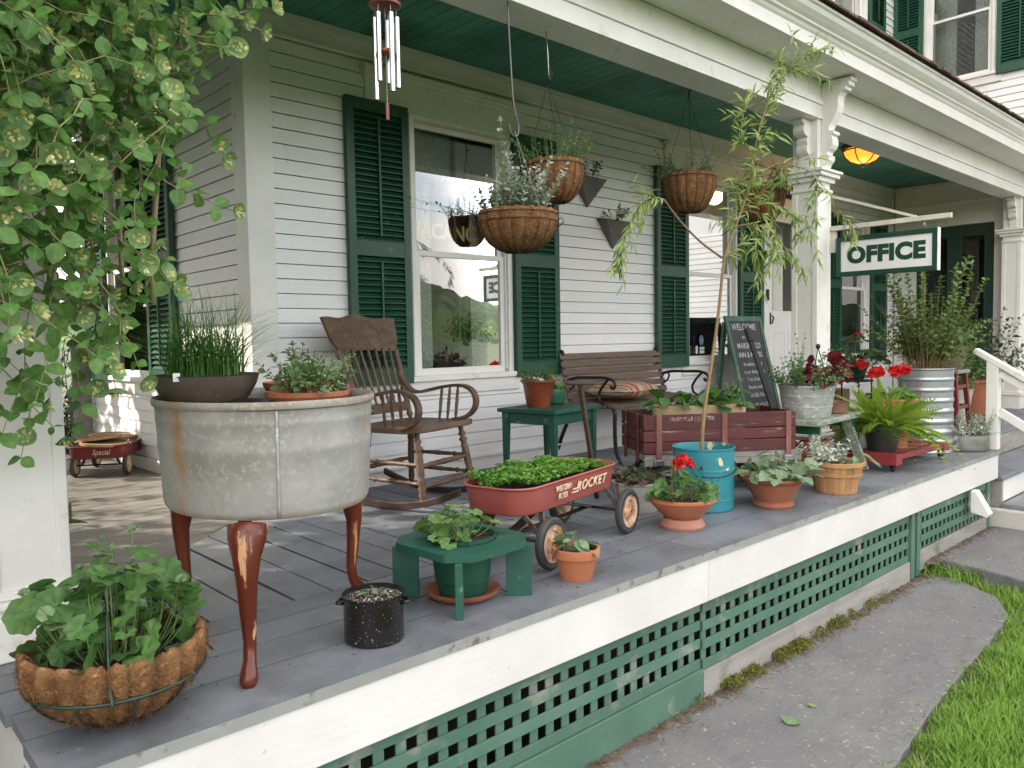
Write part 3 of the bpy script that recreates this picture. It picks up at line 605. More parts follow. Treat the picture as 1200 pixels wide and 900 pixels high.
mb = MB(); bx(mb, F_FRONT, a + .03, a + .06, -.01, .012, .98, 1.1); mb.tube([F_FRONT(a + .045, .03, 1.07), F_FRONT(a + .045, .045, 1.05), F_FRONT(a + .045, .03, .99)], .008); mb.build('handle', BLKM, door)
# green door on the wing wall
mb = MB(); u0, u1, z0, z1 = DW
bx(mb, F_WING, u0 - .1, u0, -.1, .03, -.02, 2.41); bx(mb, F_WING, u1, WY - .05, -.1, .028, .02, 2.41); bx(mb, F_WING, u0, u1, -.1, .0298, z1, 2.41)
mb.build('door_frame', WHITE, house, bevel=.004, world=True)
mb = MB(); s = .10
bx(mb, F_WING, u0, u0 + s, -.06, -.02, z0, z1); bx(mb, F_WING, u1 - s, u1, -.06, -.02, z0, z1); um = (u0 + u1) / 2; bx(mb, F_WING, um - .07, um + .07, -.06, -.02, z0, z1)
for (p, q) in ((u0 + s, um - .07), (um + .07, u1 - s)):
    bx(mb, F_WING, p, q, -.06, -.021, z0, .32); bx(mb, F_WING, p, q, -.06, -.021, z1 - .14, z1); bx(mb, F_WING, p, q, -.06, -.021, .75, .84); bx(mb, F_WING, p, q, -.06, -.04, .32, .75)
    bx(mb, F_WING, p, p + .012, -.021, -.015, .84, z1 - .14); bx(mb, F_WING, q - .012, q, -.021, -.015, .84, z1 - .14)
d2 = mb.build('green_door', mat('dark_green_door', (.006, .035, .026), (.008, .042, .03), rough=.4), house, bevel=.003, world=True)
mb = MB()
for (p, q) in ((u0 + s, um - .07), (um + .07, u1 - s)): bx(mb, F_WING, p - .002, q + .002, -.045, -.04, .83, z1 - .13)
mb.build('pane', GLASS, d2)
# ceiling lamp inside left to the lamp section

# ================================================================== THE PORCH
porch = thing('porch', 'wraparound porch with gray plank floor, white posts and green lattice skirt', 'porch', (0, 0, 0))
XL = -1.517; XR = 4.69; YB = 5.4; TH = .03
mb = MB(); r_ = rs(20)
def rect(mb, x0, x1, y0, y1, t=None): mb.box(x0, x1, y0, y1, -TH, r_.normal(0, .0005), r_.uniform(.1, .9) if t is None else t)
# border boards along the front
def row(y0, y1, cuts, x0=XL):
    xs = [x0 + r_.uniform(-.004, .008)] + cuts + [XR]
    for a, b in zip(xs[:-1], xs[1:]): rect(mb, a, b - .006, y0 + .002, y1 - .004)
row(.002, .228, [.87, 3.9]); row(.233, .395, [-.05, 2.6]); row(.400, .552, [1.5, 3.4]); row(.557, .678, [.4, 2.2])
mb.build('border_boards', DECK, porch, world=True)
mb = MB(); mb.box(XL + .004, XR - .004, -.0, .0018, -TH - .004, -.003, .5); mb.build('worn_edge', EDGE, porch, world=True)
mb = MB(); x = -1.36
bw = .147
xs = np.arange(-1.5, 8.4, bw)
for a in xs:                      # boards of the front run, cut on the mitre at their far end
    b = a + bw - .0095
    ya = min(WY, WY + min(0, a)); yb = min(WY, WY + min(0, b))
    if b > XR: y0 = .335
    else: y0 = .684
    if ya <= y0 + .02: continue
    t = r_.uniform(.1, .9); dz = r_.normal(0, .0006); P = [(a, y0), (b, y0), (b, yb), (a, ya)]
    mb.prism(P, -TH, dz, lambda u, v, q: (u, v, q), t)
mb.build('floor_boards', DECK, porch, bevel=.002, world=True)
mb = MB()
for y in np.arange(.684, YB, .118):
    y1 = y + .111; P = []
    xa = min(0, y - WY) ; xb = min(0, y1 - WY)
    t = r_.uniform(.1, .9)
    P = [(XL + r_.uniform(-.003, .006), y), (xa - .004, y), (xb - .004, y1), (XL + .002, y1)]
    if P[1][0] > P[0][0]: mb.prism(P, -TH, r_.normal(-.0005, .0005), lambda u, v, q: (u, v, q), t)
mb.build('side_floor_boards', DECKB, porch, bevel=.002, world=True)
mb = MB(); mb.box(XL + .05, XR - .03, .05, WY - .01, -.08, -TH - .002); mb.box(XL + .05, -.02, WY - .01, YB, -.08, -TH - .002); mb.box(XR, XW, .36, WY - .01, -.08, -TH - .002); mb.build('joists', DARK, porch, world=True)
# fascia boards
for x0, x1 in ((XL + .012, .86), (.862, 3.19), (3.192, 4.66)):
    mb = MB(); mb.box(x0, x1, .004, .03, -.206, -TH - .004, r_.uniform(.3, .7)); mb.build('fascia_board', FASCIA, porch, bevel=.003, world=True)
mb = MB(); mb.box(XL + .0118, XL + .035, .0302, YB, -.36, -TH - .004); mb.build('fascia_board', FASCIA, porch, bevel=.003, world=True)
# lattice panels
def lattice(x0, x1, zt, zb, first):
    mb = MB(); r = rs(int(x0 * 100) + 999)
    for x in np.arange(x0, x1, .0755): mb.box(x, x + .036, .047, .054, zb, zt, r.uniform())
    z = zt; k = 0
    for zz in (zt - .044, zt - .044 - .078, zt - .044 - .156, zb):
        for a in np.arange(x0, x1, 2.4): mb.box(a, min(a + 2.396, x1), .038, .0465, zz, zz + .040, r.uniform())
    return mb.build('lattice_panel', LATT, porch, bevel=.0015, world=True)
lattice(-1.48, .85, -.21, -.495, 0); lattice(.87, 3.06, -.222, -.507, 0); lattice(3.26, 4.5, -.225, -.51, 0)
for x0, x1, z0, z1, mt in ((-1.5, .862, -.64, -.498, LATT), (.866, 3.07, -.64, -.51, GRAYW), (3.22, 4.56, -.60, -.47, GRAYW)):
    mb = MB(); mb.box(x0, x1, .03, .056, z0, z1); mb.build('skirt_board', mt, porch, bevel=.003, world=True)
for x0, x1 in ((3.075, 3.13), (3.165, 3.215), (4.5, 4.56)):
    mb = MB(); mb.box(x0, x1, .025, .06, -.62, -.21, .5); mb.build('lattice_post', LATT, porch, bevel=.003, world=True)
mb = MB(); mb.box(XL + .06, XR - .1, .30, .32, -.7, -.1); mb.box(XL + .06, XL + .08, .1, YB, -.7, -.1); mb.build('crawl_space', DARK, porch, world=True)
mb = MB(); mb.prism([(.002, -.212), (.002, -.36), (-.10, -.385), (-.115, -.36), (-.03, -.212)], 4.05, 4.13, lambda u, v, a: (a, u, v)); mb.build('bracket_block', WHITE, porch, bevel=.004, world=True)
# steps at the right end
mb = MB(); mb.box(4.70, XW - .05, .33, .356, -.2, -.034); mb.box(4.72, XW - .05, .06, .08, -.4, -.234); mb.build('riser', GRAYW, porch, bevel=.003, world=True)
mb = MB(); mb.box(4.72, XW - .05, .0, .02, -.4, -.232); mb.build('white_riser', WHITE, porch, bevel=.003, world=True)
for (y0, y1, z) in ((-.02, .155, -.2), (.16, .325, -.2), (-.36, -.19, -.4), (-.185, -.01, -.4)):
    mb = MB(); mb.box(4.695, XW - .05, y0, y1, z - .032, z, r_.uniform()); mb.build('tread', DECK, porch, bevel=.004, world=True)
mb = MB(); mb.box(4.705, 4.74, -.01, .3, -.43, -.233); mb.build('stringer', GRAYW, porch, world=True, bevel=.003)
mb = MB(); mb.box(4.62, XW - .06, -.34, .3, -.7, -.434); mb.build('foundation_block', SANDST, porch, bevel=.006, world=True)
# handrail
mb = MB(); mb.box(4.68, 4.76, .02, .10, -.001, .66, .5); ra = .62
mb.bar((4.72, .185, .755 - .02), (4.72, -1.05, .755 - .02 - 1.235 * ra), .085, .04, tint=.7)
mb.bar((4.72, .02, .565), (4.72, -1.03, .565 - 1.05 * ra), .04, .05); mb.bar((4.72, .02, .28), (4.72, -1.03, .28 - 1.05 * ra), .04, .06); mb.box(4.68, 4.76, -1.03, -.95, -.65, .05)
mb.build('handrail', WHITE, porch, bevel=.004, world=True)
# posts
def post(x0, x1, y0, y1, cap=True, half=False):
    mb = MB(); mb.box(x0, x1, y0, y1, .0, 2.36, .55); q = .035
    for (a, b, c, d) in ((x0 + q, x1 - q, y0 - .008, y0), (x0 - .008, x0, y0 + q, y1 - q)):
        pass
    for xx in (x0 - .006, x1 - q + .006):
        mb.box(xx, xx + q, y0 - .0062, y0 + q, .19, 1.86, .6); mb.box(xx + (.0003 if xx < x0 else -.0003), xx + q, y1 - q, y1 + .006, .19, 1.86, .6)
    p = mb.build('post', WHITE, porch, bevel=.004, world=True)
    mb = MB(); mb.box(x0 - .03, x1 + .03, y0 - .03, y1 + .03, .0005, .125, .5); mb.box(x0 - .024, x1 + .024, y0 - .024, y1 + .024, .1252, .15, .6); mb.box(x0 - .04, x1 + .04, y0 - .04, y1 + .04, .1502, .172); mb.box(x0 - .02, x1 + .02, y0 - .02, y1 + .02, .1722, .195)
    mb.build('post_base', WHITE, p, bevel=.005)
    mb = MB(); mb.box(x0 - .015, x1 + .015, y0 - .015, y1 + .015, 1.865, 1.885); 
    mb.box(x0 - .025, x1 + .025, y0 - .025, y1 + .025, 1.93, 1.962); mb.box(x0 - .05, x1 + .05, y0 - .05, y1 + .05, 1.9622, 1.99); mb.box(x0 - .065, x1 + .065, y0 - .065, y1 + .065, 1.9902, 2.01)
    mb.build('post_capital', WHITE, p, bevel=.004)
    return p
post(-1.48, -1.28, .79, .97); post(3.41, 3.60, .79, .97); post(8.25, 8.44, .80, .98); post(-1.48, -1.28, 5.1, 5.28)
def scroll(s=1.0):
    """profile (out, z) of the sawn scroll bracket"""
    P = [(0, 2.598), (.205, 2.598), (.205, 2.575), (.19, 2.572), (.19, 2.545), (.168, 2.542), (.168, 2.52), (.14, 2.512), (.122, 2.49), (.115, 2.46), (.118, 2.43), (.108, 2.39), (.085, 2.345), (.062, 2.31), (.052, 2.285), (.058, 2.27), (.088, 2.262), (.09, 2.24), (.072, 2.232), (.082, 2.20), (.08, 2.17), (.066, 2.145), (.045, 2.13), (.04, 2.112), (.058, 2.10), (.055, 2.07), (.035, 2.045), (.02, 2.012), (0, 2.0115)]
    return P
for xc in (3.505, 8.345, -1.38):
    mb = MB(); mb.prism(scroll(), xc - .045, xc + .045, lambda u, v, a: (a, .789 - u, v)); mb.build('scroll_bracket', WHITE, porch, bevel=.003, world=True)
SM = [(0, 2.348), (.12, 2.348), (.12, 2.325), (.10, 2.318)] + [(.05 + .05 * math.cos(a), 2.275 + .04 * math.sin(a)) for a in np.linspace(.8, -PI * .6, 8)] + [(.05, 2.215), (.055, 2.20)] + [(.02 + .035 * math.cos(a), 2.15 + .035 * math.sin(a)) for a in np.linspace(.9, -PI * .6, 7)] + [(.015, 2.07), (0, 2.012)]
for xc, sg in ((3.409, -1), (3.601, 1), (8.249, -1), (-1.279, 1)):
    mb = MB(); mb.prism(SM, .84, .92, lambda u, v, a: (xc + sg * u, a, v)); mb.build('side_bracket', WHITE, porch, bevel=.003, world=True)
# beams
mb = MB()
mb.box(-1.48, XW - .03, .792, .985, 2.35, 2.61, .55); mb.box(-1.49, XW - .03, .782, .7918, 2.352, 2.445, .5); mb.box(-1.50, XW - .03, .770, .7918, 2.4452, 2.462, .6); mb.box(-1.5, XW - .03, .775, .7918, 2.4622, 2.478, .4); mb.bar((-1.5, .786, 2.486), (XW - .03, .786, 2.486), .012, .014); mb.bar((-1.49, .784, 2.357), (XW - .03, .784, 2.357), .012, .012)
mb.build('front_beam', WHITE, porch, bevel=.003, world=True)
mb = MB(); mb.box(-1.478, -1.285, .986, YB, 2.35, 2.609); mb.box(-1.50, -1.4782, .986, YB, 2.445, 2.48); mb.build('side_beam', WHITE, porch, bevel=.003, world=True)
# ceiling boards
mb = MB(); r_ = rs(31)
for a in np.arange(-1.28, XW - .03, .094):
    b = a + .0905; y1 = [WY - .02 + min(0, a) , WY - .02 + min(0, b)]
    if max(y1) < .99: continue
    mb.prism([(a, .9), (b, .9), (b, y1[1]), (a, y1[0])], CZ, CZ + .012, lambda u, v, q: (u, v, q), r_.uniform())
for y in np.arange(.9, YB, .094):
    y2 = y + .0905; x1 = [min(0, y - WY), min(0, y2 - WY)]
    mb.prism([(-1.30, y), (x1[0], y), (x1[1], y2), (-1.30, y2)], CZ, CZ + .012, lambda u, v, q: (u, v, q), r_.uniform())
mb.box(-1.4, XW - .01, .9, WY - .01, CZ + .0125, CZ + .02, .1); mb.box(-1.4, 0, WY - .01, YB, CZ + .0125, CZ + .02, .1)
mb.build('ceiling_boards', CEIL, porch, bevel=.002, world=True)
# eaves: soffit, fascia, crown and drip, then the shingled roof
mb = MB(); mb.box(-1.74, XW - .03, .54, .7915, 2.612, 2.632); mb.box(-1.74, -1.481, .792, YB, 2.612, 2.632); mb.build('soffit', WHITE, porch, world=True)
mb = MB(); mb.box(-1.755, XW - .03, .515, .5398, 2.605, 2.682); mb.box(-1.76, -1.7402, .54, YB, 2.605, 2.682)
prof = [(.515, 2.6822), (.535, 2.6822), (.535, 2.80), (.405, 2.80), (.405, 2.785), (.418, 2.778), (.43, 2.755), (.455, 2.735), (.475, 2.722), (.478, 2.712), (.495, 2.705), (.503, 2.692)]
mb.prism(prof, -1.78, XW - .03, lambda u, v, a: (a, u, v)); mb.build('crown_moulding', WHITE, porch, bevel=.002, world=True)
mb = MB(); r_ = rs(33)
ys = .385; n_rows = 16
for k in range(n_rows):
    y0 = .385 + k * .12; z0 = 2.803 + (y0 - .385) * .28
    x = -1.9
    while x < XW - .03:
        wd = r_.uniform(.10, .2); x1 = min(x + wd, XW - .03); yy = y0 - r_.uniform(0, .012) - (r_.uniform(0, .014) if k == 0 else 0); t = .011 + r_.uniform(0, .006)
        v = [(x, yy, z0 + .004), (x1 - .004, yy, z0 + .004), (x1 - .004, y0 + .16, z0 + .046), (x, y0 + .16, z0 + .046), (x, yy, z0 + .004 + t), (x1 - .004, yy, z0 + .004 + t), (x1 - .004, y0 + .16, z0 + .05), (x, y0 + .16, z0 + .05)]
        mb.add(v, [[0, 1, 5, 4], [4, 5, 6, 7], [1, 2, 6, 5], [3, 0, 4, 7], [0, 3, 2, 1]], r_.uniform()); x = x1
    if y0 > WY: break
mb.prism([(.40, 2.801), (WY, 2.801), (WY, 3.30)], -1.9, XW - .03, lambda u, v, a: (a, u, v), .2)
mb.prism([(-1.88, 2.801), (0, 2.801), (0, 3.28)], .5, YB + .2, lambda u, v, a: (u, a, v), .2)
mb.build('porch_roof', SHING, porch, world=True)
# ================================================================== PLANT HELPERS
def stem_path(p, q, sag=0., k=5, bow=None):
    p = np.array(p, float); q = np.array(q, float); t = np.linspace(0, 1, k)[:, None]
    P = p + (q - p) * t; P[:, 2] += (sag * np.sin(PI * t))[:, 0]
    if bow is not None: P += np.array(bow) * np.sin(PI * t)
    return P
def ger_plant(seed, c, R, H, n, size, lf=None, tm=None, parent=None, stems=STEMG, spread=.35, name='foliage', flat=.6, sr=.0016, low=.35, up=.75, jit=.36):
    """leaves on long stalks making a loose dome over c"""
    r = rs(seed); c = np.array(c, float); mb = MB(); ms = MB(); P = []; D = []; Nn = []; S = []
    for i in range(n):
        a = r.uniform(0, 2 * PI); q = math.sqrt(r.uniform(0, 1)); rr = R * q
        h = H * (1 - flat * q * q) * r.uniform(low, 1)
        p = c + np.array([rr * math.cos(a), rr * math.sin(a), h]); rad_ = np.array([math.cos(a), math.sin(a), 0])
        b = c + np.array([rr * spread * math.cos(a), rr * spread * math.sin(a), 0])
        ms.tube(stem_path(b, p, .0, 4, rad_ * .02 * q), [sr * 1.2, sr, sr, sr * .8], 5, cap=False)
        d = rad_ * (.4 + q) + r.normal(0, .45, 3); d[2] = r.normal(-.12, .25); nr = np.array([0, 0, up]) + rad_ * q * .75 + r.normal(0, jit, 3)
        P.append(p); D.append(d); Nn.append(nr); S.append(size * r.uniform(.55, 1.15))
    mb.place(tm or T_GER, P, D, Nn, S, r.uniform(0, 1, n))
    o = mb.build(name, lf or LF_GER, parent, smooth='all'); ms.build('stems', stems, parent, smooth='all')
    return o
def sprigs(seed, c, n, Ln, r0, tilt, droop, tm, size, step, lf, parent, stems=STEMG, pair=False, sr=.0015, name='foliage', az=None, wob=.25, grow=None, zup=.6, taper=.5, start=.12, mbs=None):
    """branching shoots with leaves along them. tilt: (min, max) from vertical in rad"""
    r = rs(seed); c = np.array(c, float)
    mb, ms = mbs or (MB(), MB()); P = []; D = []; Nn = []; S = []
    for i in range(n):
        a = r.uniform(0, 2 * PI) if az is None else r.uniform(*az); t = r.uniform(*tilt); q = math.sqrt(r.uniform(0, 1)) * r0
        p = c + np.array([q * math.cos(a), q * math.sin(a), 0]); d = np.array([math.sin(t) * math.cos(a), math.sin(t) * math.sin(a), math.cos(t)])
        L_ = Ln * r.uniform(.55, 1.1); k = max(4, int(L_ / step)); path = [p.copy()]; side = r.uniform(0, 2 * PI)
        for j in range(k):
            d = d + r.normal(0, wob, 3) * step * 4 + np.array([0, 0, -droop * step * 10 * (j / k + .3)]); d /= np.linalg.norm(d); p = p + d * step; path.append(p.copy())
            if j / k < start: continue
            side += 2.4 if not pair else PI / 2
            u = np.cross(d, (0, 0, 1.)); u = u / max(np.linalg.norm(u), .05); v = np.cross(u, d)
            for s_ in ((0,) if not pair else (0, PI)):
                o = u * math.cos(side + s_) + v * math.sin(side + s_)
                P.append(p); D.append(o + d * .55 + r.normal(0, .15, 3)); Nn.append(np.array([0, 0, zup]) + d * .4 + r.normal(0, .25, 3)); S.append(size * r.uniform(.6, 1.15) * (1 - taper * (j / k) ** 2))
        P.append(p); D.append(d); Nn.append(np.array([0, 0, 1.]) + r.normal(0, .3, 3)); S.append(size * .5)
        ms.tube(path, np.linspace(sr * 1.3, sr * .5, len(path)), 5, cap=False)
    mb.place(tm, P, D, Nn, S, r.uniform(0, 1, len(P)))
    if mbs: return
    o = mb.build(name, lf, parent, smooth='all'); ms.build('stems', stems, parent, smooth='all'); return o
T_PETAL = tm_oval(.9, 2, .3, .1, .7)
def umbel(seed, c, R, parent, base=None, lf=LF_RED, n=38):
    r = rs(seed); d = unit(r.normal(0, 1, (n, 3))); d[:, 2] = np.abs(d[:, 2]) * .9 - .25; P = np.array(c) + d * R * r.uniform(.45, .9, (n, 1)); mb = MB()
    for k in range(4):
        mb.place(T_PETAL, P, d * .3 + r.normal(0, .8, (n, 3)), d + r.normal(0, .35, (n, 3)), R * r.uniform(.45, .75, n), r.uniform(0, 1, n))
    o = mb.build('flower', lf, parent, smooth='all')
    if base is not None:
        ms = MB(); ms.tube(stem_path(base, np.array(c) - (0, 0, R * .3), 0, 5, (.01, .005, 0)), .002, 5, cap=False)
        ms.build('flower_stalk', STEMG, o, smooth='all')
    return o
def soil(parent, r, z, sx=1, sy=1, rot=0, seed=0, m=SOIL, c=(0, 0)):
    mb = MB(); mb.disc((c[0], c[1], z), r, 36, sx, sy, rot, rs(seed + 77), .004); return mb.build('soil', m, parent, smooth=True)
def potmesh(parent, prof, m, wall=.008, name='pot', n=40, **k):
    """outer profile bottom->top; gives it an inner wall"""
    mb = MB(); P = [(0, prof[0][1])] + list(prof) + [(max(prof[-1][0] - wall, .002), prof[-1][1])]
    zi = prof[0][1] + .02
    P += [(max(prof[-1][0] - wall * 1.3, .002), prof[-1][1] - .01), (max(prof[0][0] - wall, .003), zi), (0, zi)]
    mb.lathe(P, n, **k); return mb.build(name, m, parent, smooth=32)

def smooth_pts(P, n=36, it=3):
    P = np.array(P, float); tt = np.linspace(0, len(P) - 1, n); P = np.stack([np.interp(tt, range(len(P)), P[:, c]) for c in range(P.shape[1])], -1)
    for _ in range(it): P[1:-1] = (P[:-2] + 2 * P[1:-1] + P[2:]) / 4
    return P
# ------------------------------------------------------------------ trees (one is added out of view to shade the porch, others stand across the lawn)
def tree(name, label, loc, H, R, seed, nleaf=5200, zc=None, size=.12, group=None, trunk_r=.16):
    t = thing(name, label, 'tree', loc, group=group); r = rs(seed); mb = MB(); mt = MB(); zc = zc or H * .62
    tips = []
    mt.tube([(0, 0, -.3), (.04, .02, H * .25), (.0, .05, H * .55), (.05, 0, H * .9)], [trunk_r * 1.25, trunk_r, trunk_r * .6, trunk_r * .15], 10)
    for k in range(16):
        a = r.uniform(0, 2 * PI); z = H * r.uniform(.28, .75); e = r.uniform(.2, .9); L_ = R * r.uniform(.6, 1.0); q = np.array([math.cos(a) * math.cos(e), math.sin(a) * math.cos(e), math.sin(e)]) * L_
        mt.tube(stem_path((0, 0, z), np.array((0, 0, z)) + q, .12, 5), np.linspace(trunk_r * .4, trunk_r * .08, 5), 6); tips.append(np.array((0, 0, z)) + q)
    cl = [np.array([r.normal(0, .45) * R, r.normal(0, .45) * R, zc + r.normal(0, .36) * (H - zc) * 1.5]) for k in range(46)] + tips
    C = np.array(cl); ci = r.integers(0, len(C), nleaf); P = C[ci] + r.normal(0, 1, (nleaf, 3)) * R * .17
    d = r.normal(0, 1, (nleaf, 3)); d[:, 2] -= .4; nr = r.normal(0, .6, (nleaf, 3)) + (0, 0, .8)
    mb.place(T_HEART, P, d, nr, size * r.uniform(.7, 1.3, nleaf), r.uniform(0, 1, nleaf))
    mt.build('trunk', TRUNKM, t, smooth='all'); mb.build('crown', LF_TREE, t, smooth='all'); return t
tree('added_shade_tree', 'broad leafy tree added out of view to shade the left end of the porch', (-4.3, 2.6, GZ), 6.0, 2.6, 301, 9000, 4.0, .17)  # unseen tree, added so its crown keeps sun off the front porch
for k, (x, y, H, R) in enumerate(((128, -150, 7, 4.2), (150, -150, 6, 4), (165, -140, 7.4, 4.4))):
    tree('lawn_tree', 'green tree on the far side of the lawn opposite the porch', (x, y, GZ), H, R, 310 + k, 1500, None, .6, 'trees across the lawn')

for k, y in enumerate((.9, 1.5, 2.2, 2.9, 3.6, 4.6, 5.7)):  # unseen shrubs added to block sun and sky from the left
    t = thing('added_shade_shrub', 'tall leafy shrub added out of view to shade the open left side of the porch', 'shrub', (-3.15, y, GZ), group='added shade shrubs along the porch side')
    sprigs(330 + k, (0, 0, 0), 70, 3.1, .36, (.0, .16), .0, T_POINT, .17, .08, LF_SHRUB, t, STEMB, sr=.008, start=.05)
tree('garden_tree', 'dense dark tree rising behind the far end of the side porch', (-1.6, 9.8, GZ), 5.6, 2.6, 340, 6000, 2.9, .2)
# ------------------------------------------------------------------ honeysuckle on the corner post
vine = thing('honeysuckle_vine', 'flowering honeysuckle vine hanging in front of the left corner post', 'vine', (-1.42, .74, 0))
r_ = rs(400); ms = MB(); P = []; D = []; Nn = []; S = []; BP = []; BN = []; BS = []
zb = np.array([.40, .62, .70, .77, .92, 1.04, 1.14, 1.4, 1.5, 1.6, 1.7, 1.9, 2.3]); xb = np.array([-1.45, -1.45, -1.38, -1.32, -1.25, -1.17, -1.10, -1.08, -1.12, -1.02, -.96, -.92, -.90])
def strand(p, d, n, step=.056, lim=True, leafs=1., sag=.06):
    path = [p.copy()]; a = r_.uniform(0, PI)
    for j in range(n):
        d = d + r_.normal(0, .22, 3); d[2] -= sag
        if lim:
            xm = np.interp(p[2], zb, xb) - .03
            if p[0] > xm: d[0] -= .5 * (p[0] - xm) / .05
            if p[1] > .74: d[1] -= .4
            if p[1] < .3: d[1] += .3
            if p[2] < .72: break
        d /= np.linalg.norm(d); p = p + d * step; path.append(p.copy()); a += PI / 2
        u = np.cross(d, (0, 0, 1.)); u /= max(np.linalg.norm(u), .1); v = np.cross(u, d); sz = r_.uniform(.032, .068) * (1 - .35 * j / n)
        tip = j > n - 4
        if (r_.uniform() < .14 and j > 2) or (j == n - 1 and r_.uniform() < .6):
            BP.append(p); BN.append(d * .8 + np.array([.1, -.7, .3]) + r_.normal(0, .3, 3)); BS.append(max(sz, .05) * 1.1)
        elif r_.uniform() < leafs:
            for s_ in (1, -1):
                o = (u * math.cos(a) + v * math.sin(a)) * s_
                P.append(p); D.append(o + d * .35 + np.array([0, -.1, -.15])); Nn.append(np.array([-.15, -.75, .75]) + r_.normal(0, .35, 3)); S.append(sz)
    if len(path) > 2: ms.tube(path, np.linspace(.0021, .0011, len(path)), 5, cap=False)
for k in range(250):
    z = r_.uniform(.95, 2.25) if r_.uniform() < .72 else r_.uniform(1.7, 2.3); xm = np.interp(z, zb, xb); x = -1.80 + (max(-1.75, xm - .16) + 1.80) * r_.uniform() ** 1.25; y = r_.uniform(.34, .73)
    strand(np.array([x, y, z]), unit(np.array([r_.normal(.15, .5), r_.normal(-.25, .35), r_.normal(-.2, .5)])), r_.integers(6, 13))
for (p, d, n) in (((-1.02, .55, 1.80), (.9, -.1, .1), 5), ((-1.06, .5, 1.86), (.85, 0, -.35), 6), ((-1.1, .5, 1.52), (.9, .1, .2), 5), ((-1.14, .45, 1.36), (.7, 0, -.3), 5), ((-1.18, .5, 1.16), (.7, 0, -.4), 4), ((-1.25, .45, .98), (.5, -.1, -.7), 4), ((-1.40, .6, .84), (.1, 0, -1), 5), ((-1.46, .62, .84), (.25, 0, -1), 4), ((-1.28, .6, .82), (.05, 0, -1), 4)):
    strand(np.array(p), np.array(d, float), n, .055, False, .9, .03)
for k in range(7):
    x = -1.5 + .08 * k; ms.tube(np.array([(x + .03 * math.sin(z * 5 + k), .70 + .03 * math.cos(z * 4 + k * 2), z) for z in np.linspace(.2 if k == 0 else 1.0, 2.35, 14)]), r_.uniform(.004, .009), 7)
ms.build('stem', VSTEM, vine, smooth='all', world=True)
mb = MB(); mb.place(T_VINE, P, D, Nn, np.array(S) * .95, r_.uniform(0, 1, len(P))); mb.build('foliage', LF_VINE, vine, smooth='all', world=True)
mb = MB(); mf = MB(); BN = unit(np.array(BN)); BP = np.array(BP); BS = np.array(BS)
dd = np.cross(BN, r_.normal(0, 1, BN.shape)); off = unit(np.cross(np.cross(BN, dd), BN))
mb.place(T_DISC, BP - unit(dd) * (BS * .12)[:, None], dd, BN, BS, r_.uniform(0, 1, len(BP))); mb.build('bract_foliage', LF_BRACT, vine, smooth='all', world=True)
for k in range(13):
    o = r_.normal(0, 1, BP.shape); pp = BP + BN * (BS * r_.uniform(.1, .3))[:, None] + o * (BS * .09)[:, None]
    mf.place(T_OVALS, pp, BN + o * .5, o + .3, BS * .26, r_.uniform(0, 1, len(BP)))
mf.build('blossom', LF_YEL, vine, smooth='all', world=True)

# ================================================================== THINGS ON THE PORCH
def coir_bowl(t, R, H, nf, seed, lip=.02, rb=.36, pw=2.2, fuzz=300, wire=BLKM, wr=.0022, ring=(.97,), ribs=None, fl=.06, topz=0.):
    r = rs(seed); ph = r.uniform(0, 6)
    def fn(rr, z, th):
        f = np.abs(np.cos(nf * (th + .05 * np.sin(3 * th + ph) + .03 * np.sin(7 * th)) / 2 + ph)) ** .55; k = 1 + fl * (f - .7) + .012 * np.sin(3 * th + ph) ; return rr * k, z + (z > H * .97) * lip * (f - .4) + r.normal(0, .0018, rr.shape) * (rr > .01)
    prof = [(0, .004), (R * rb * .7, .003)]
    for u in np.linspace(0, 1, 14): prof.append((R * (rb + (1 - rb) * (1 - (1 - u) ** pw) ** (1 / 1.25)), H * u))
    prof += [(R * 1.0, H * 1.0 + .01), (R * .95, H + .018), (R * .88, H + .006), (R * .82, H * .8), (R * .6, H * .45), (0, H * .4)]
    mb = MB(); mb.lathe(prof, nf * 8, fn=fn)
    n = fuzz; th = r.uniform(0, 2 * PI, n); u = r.uniform(.05, 1.06, n)
    for i in range(n):
        rr = np.interp(min(u[i], 1) * H, [p[1] for p in prof[2:16]], [p[0] for p in prof[2:16]]) * (1 + fl * .3) + .001; p = np.array([rr * math.cos(th[i]), rr * math.sin(th[i]), H * u[i]]); d = unit(r.normal(0, 1, 3) * (1, 1, 1.4) + p / R * r.uniform(-.5, .25)) * r.uniform(.008, .022) * (1.6 if u[i] > .85 else 1)
        mb.tube([p, p + d * .5 + r.normal(0, .002, 3), p + d], .00045, 3, cap=False, tint=r.uniform())
    lin = mb.build('liner', COIR, t, smooth='all')
    mw = MB(); th = np.linspace(0, 2 * PI, 49)[:-1]
    rad_at = lambda z: np.interp(z, [p[1] for p in prof[2:16]], [p[0] for p in prof[2:16]])
    for q in ring: mw.tube(np.stack([(rad_at(H * q) * (1 + fl * .25) + .004) * np.cos(th), (rad_at(H * q) * (1 + fl * .25) + .004) * np.sin(th), np.full(48, H * q)], -1), wr * 1.25, 6, closed=True)
    for k in range(ribs or nf):
        a = (2 * PI * k / (ribs or nf)) - (2 * ph / nf) + PI / nf
        pts = [((rad_at(H * q) * (1 + .26 * fl) + .003) * math.cos(a), (rad_at(H * q) * (1 + .26 * fl) + .003) * math.sin(a), H * q - .002) for q in np.linspace(ring[0], .0, 9)] + [(.02 * math.cos(a), .02 * math.sin(a), -.002)]
        mw.tube(pts, wr, 5)
    mw.build('wire_frame', wire, t, smooth='all')
    return lin
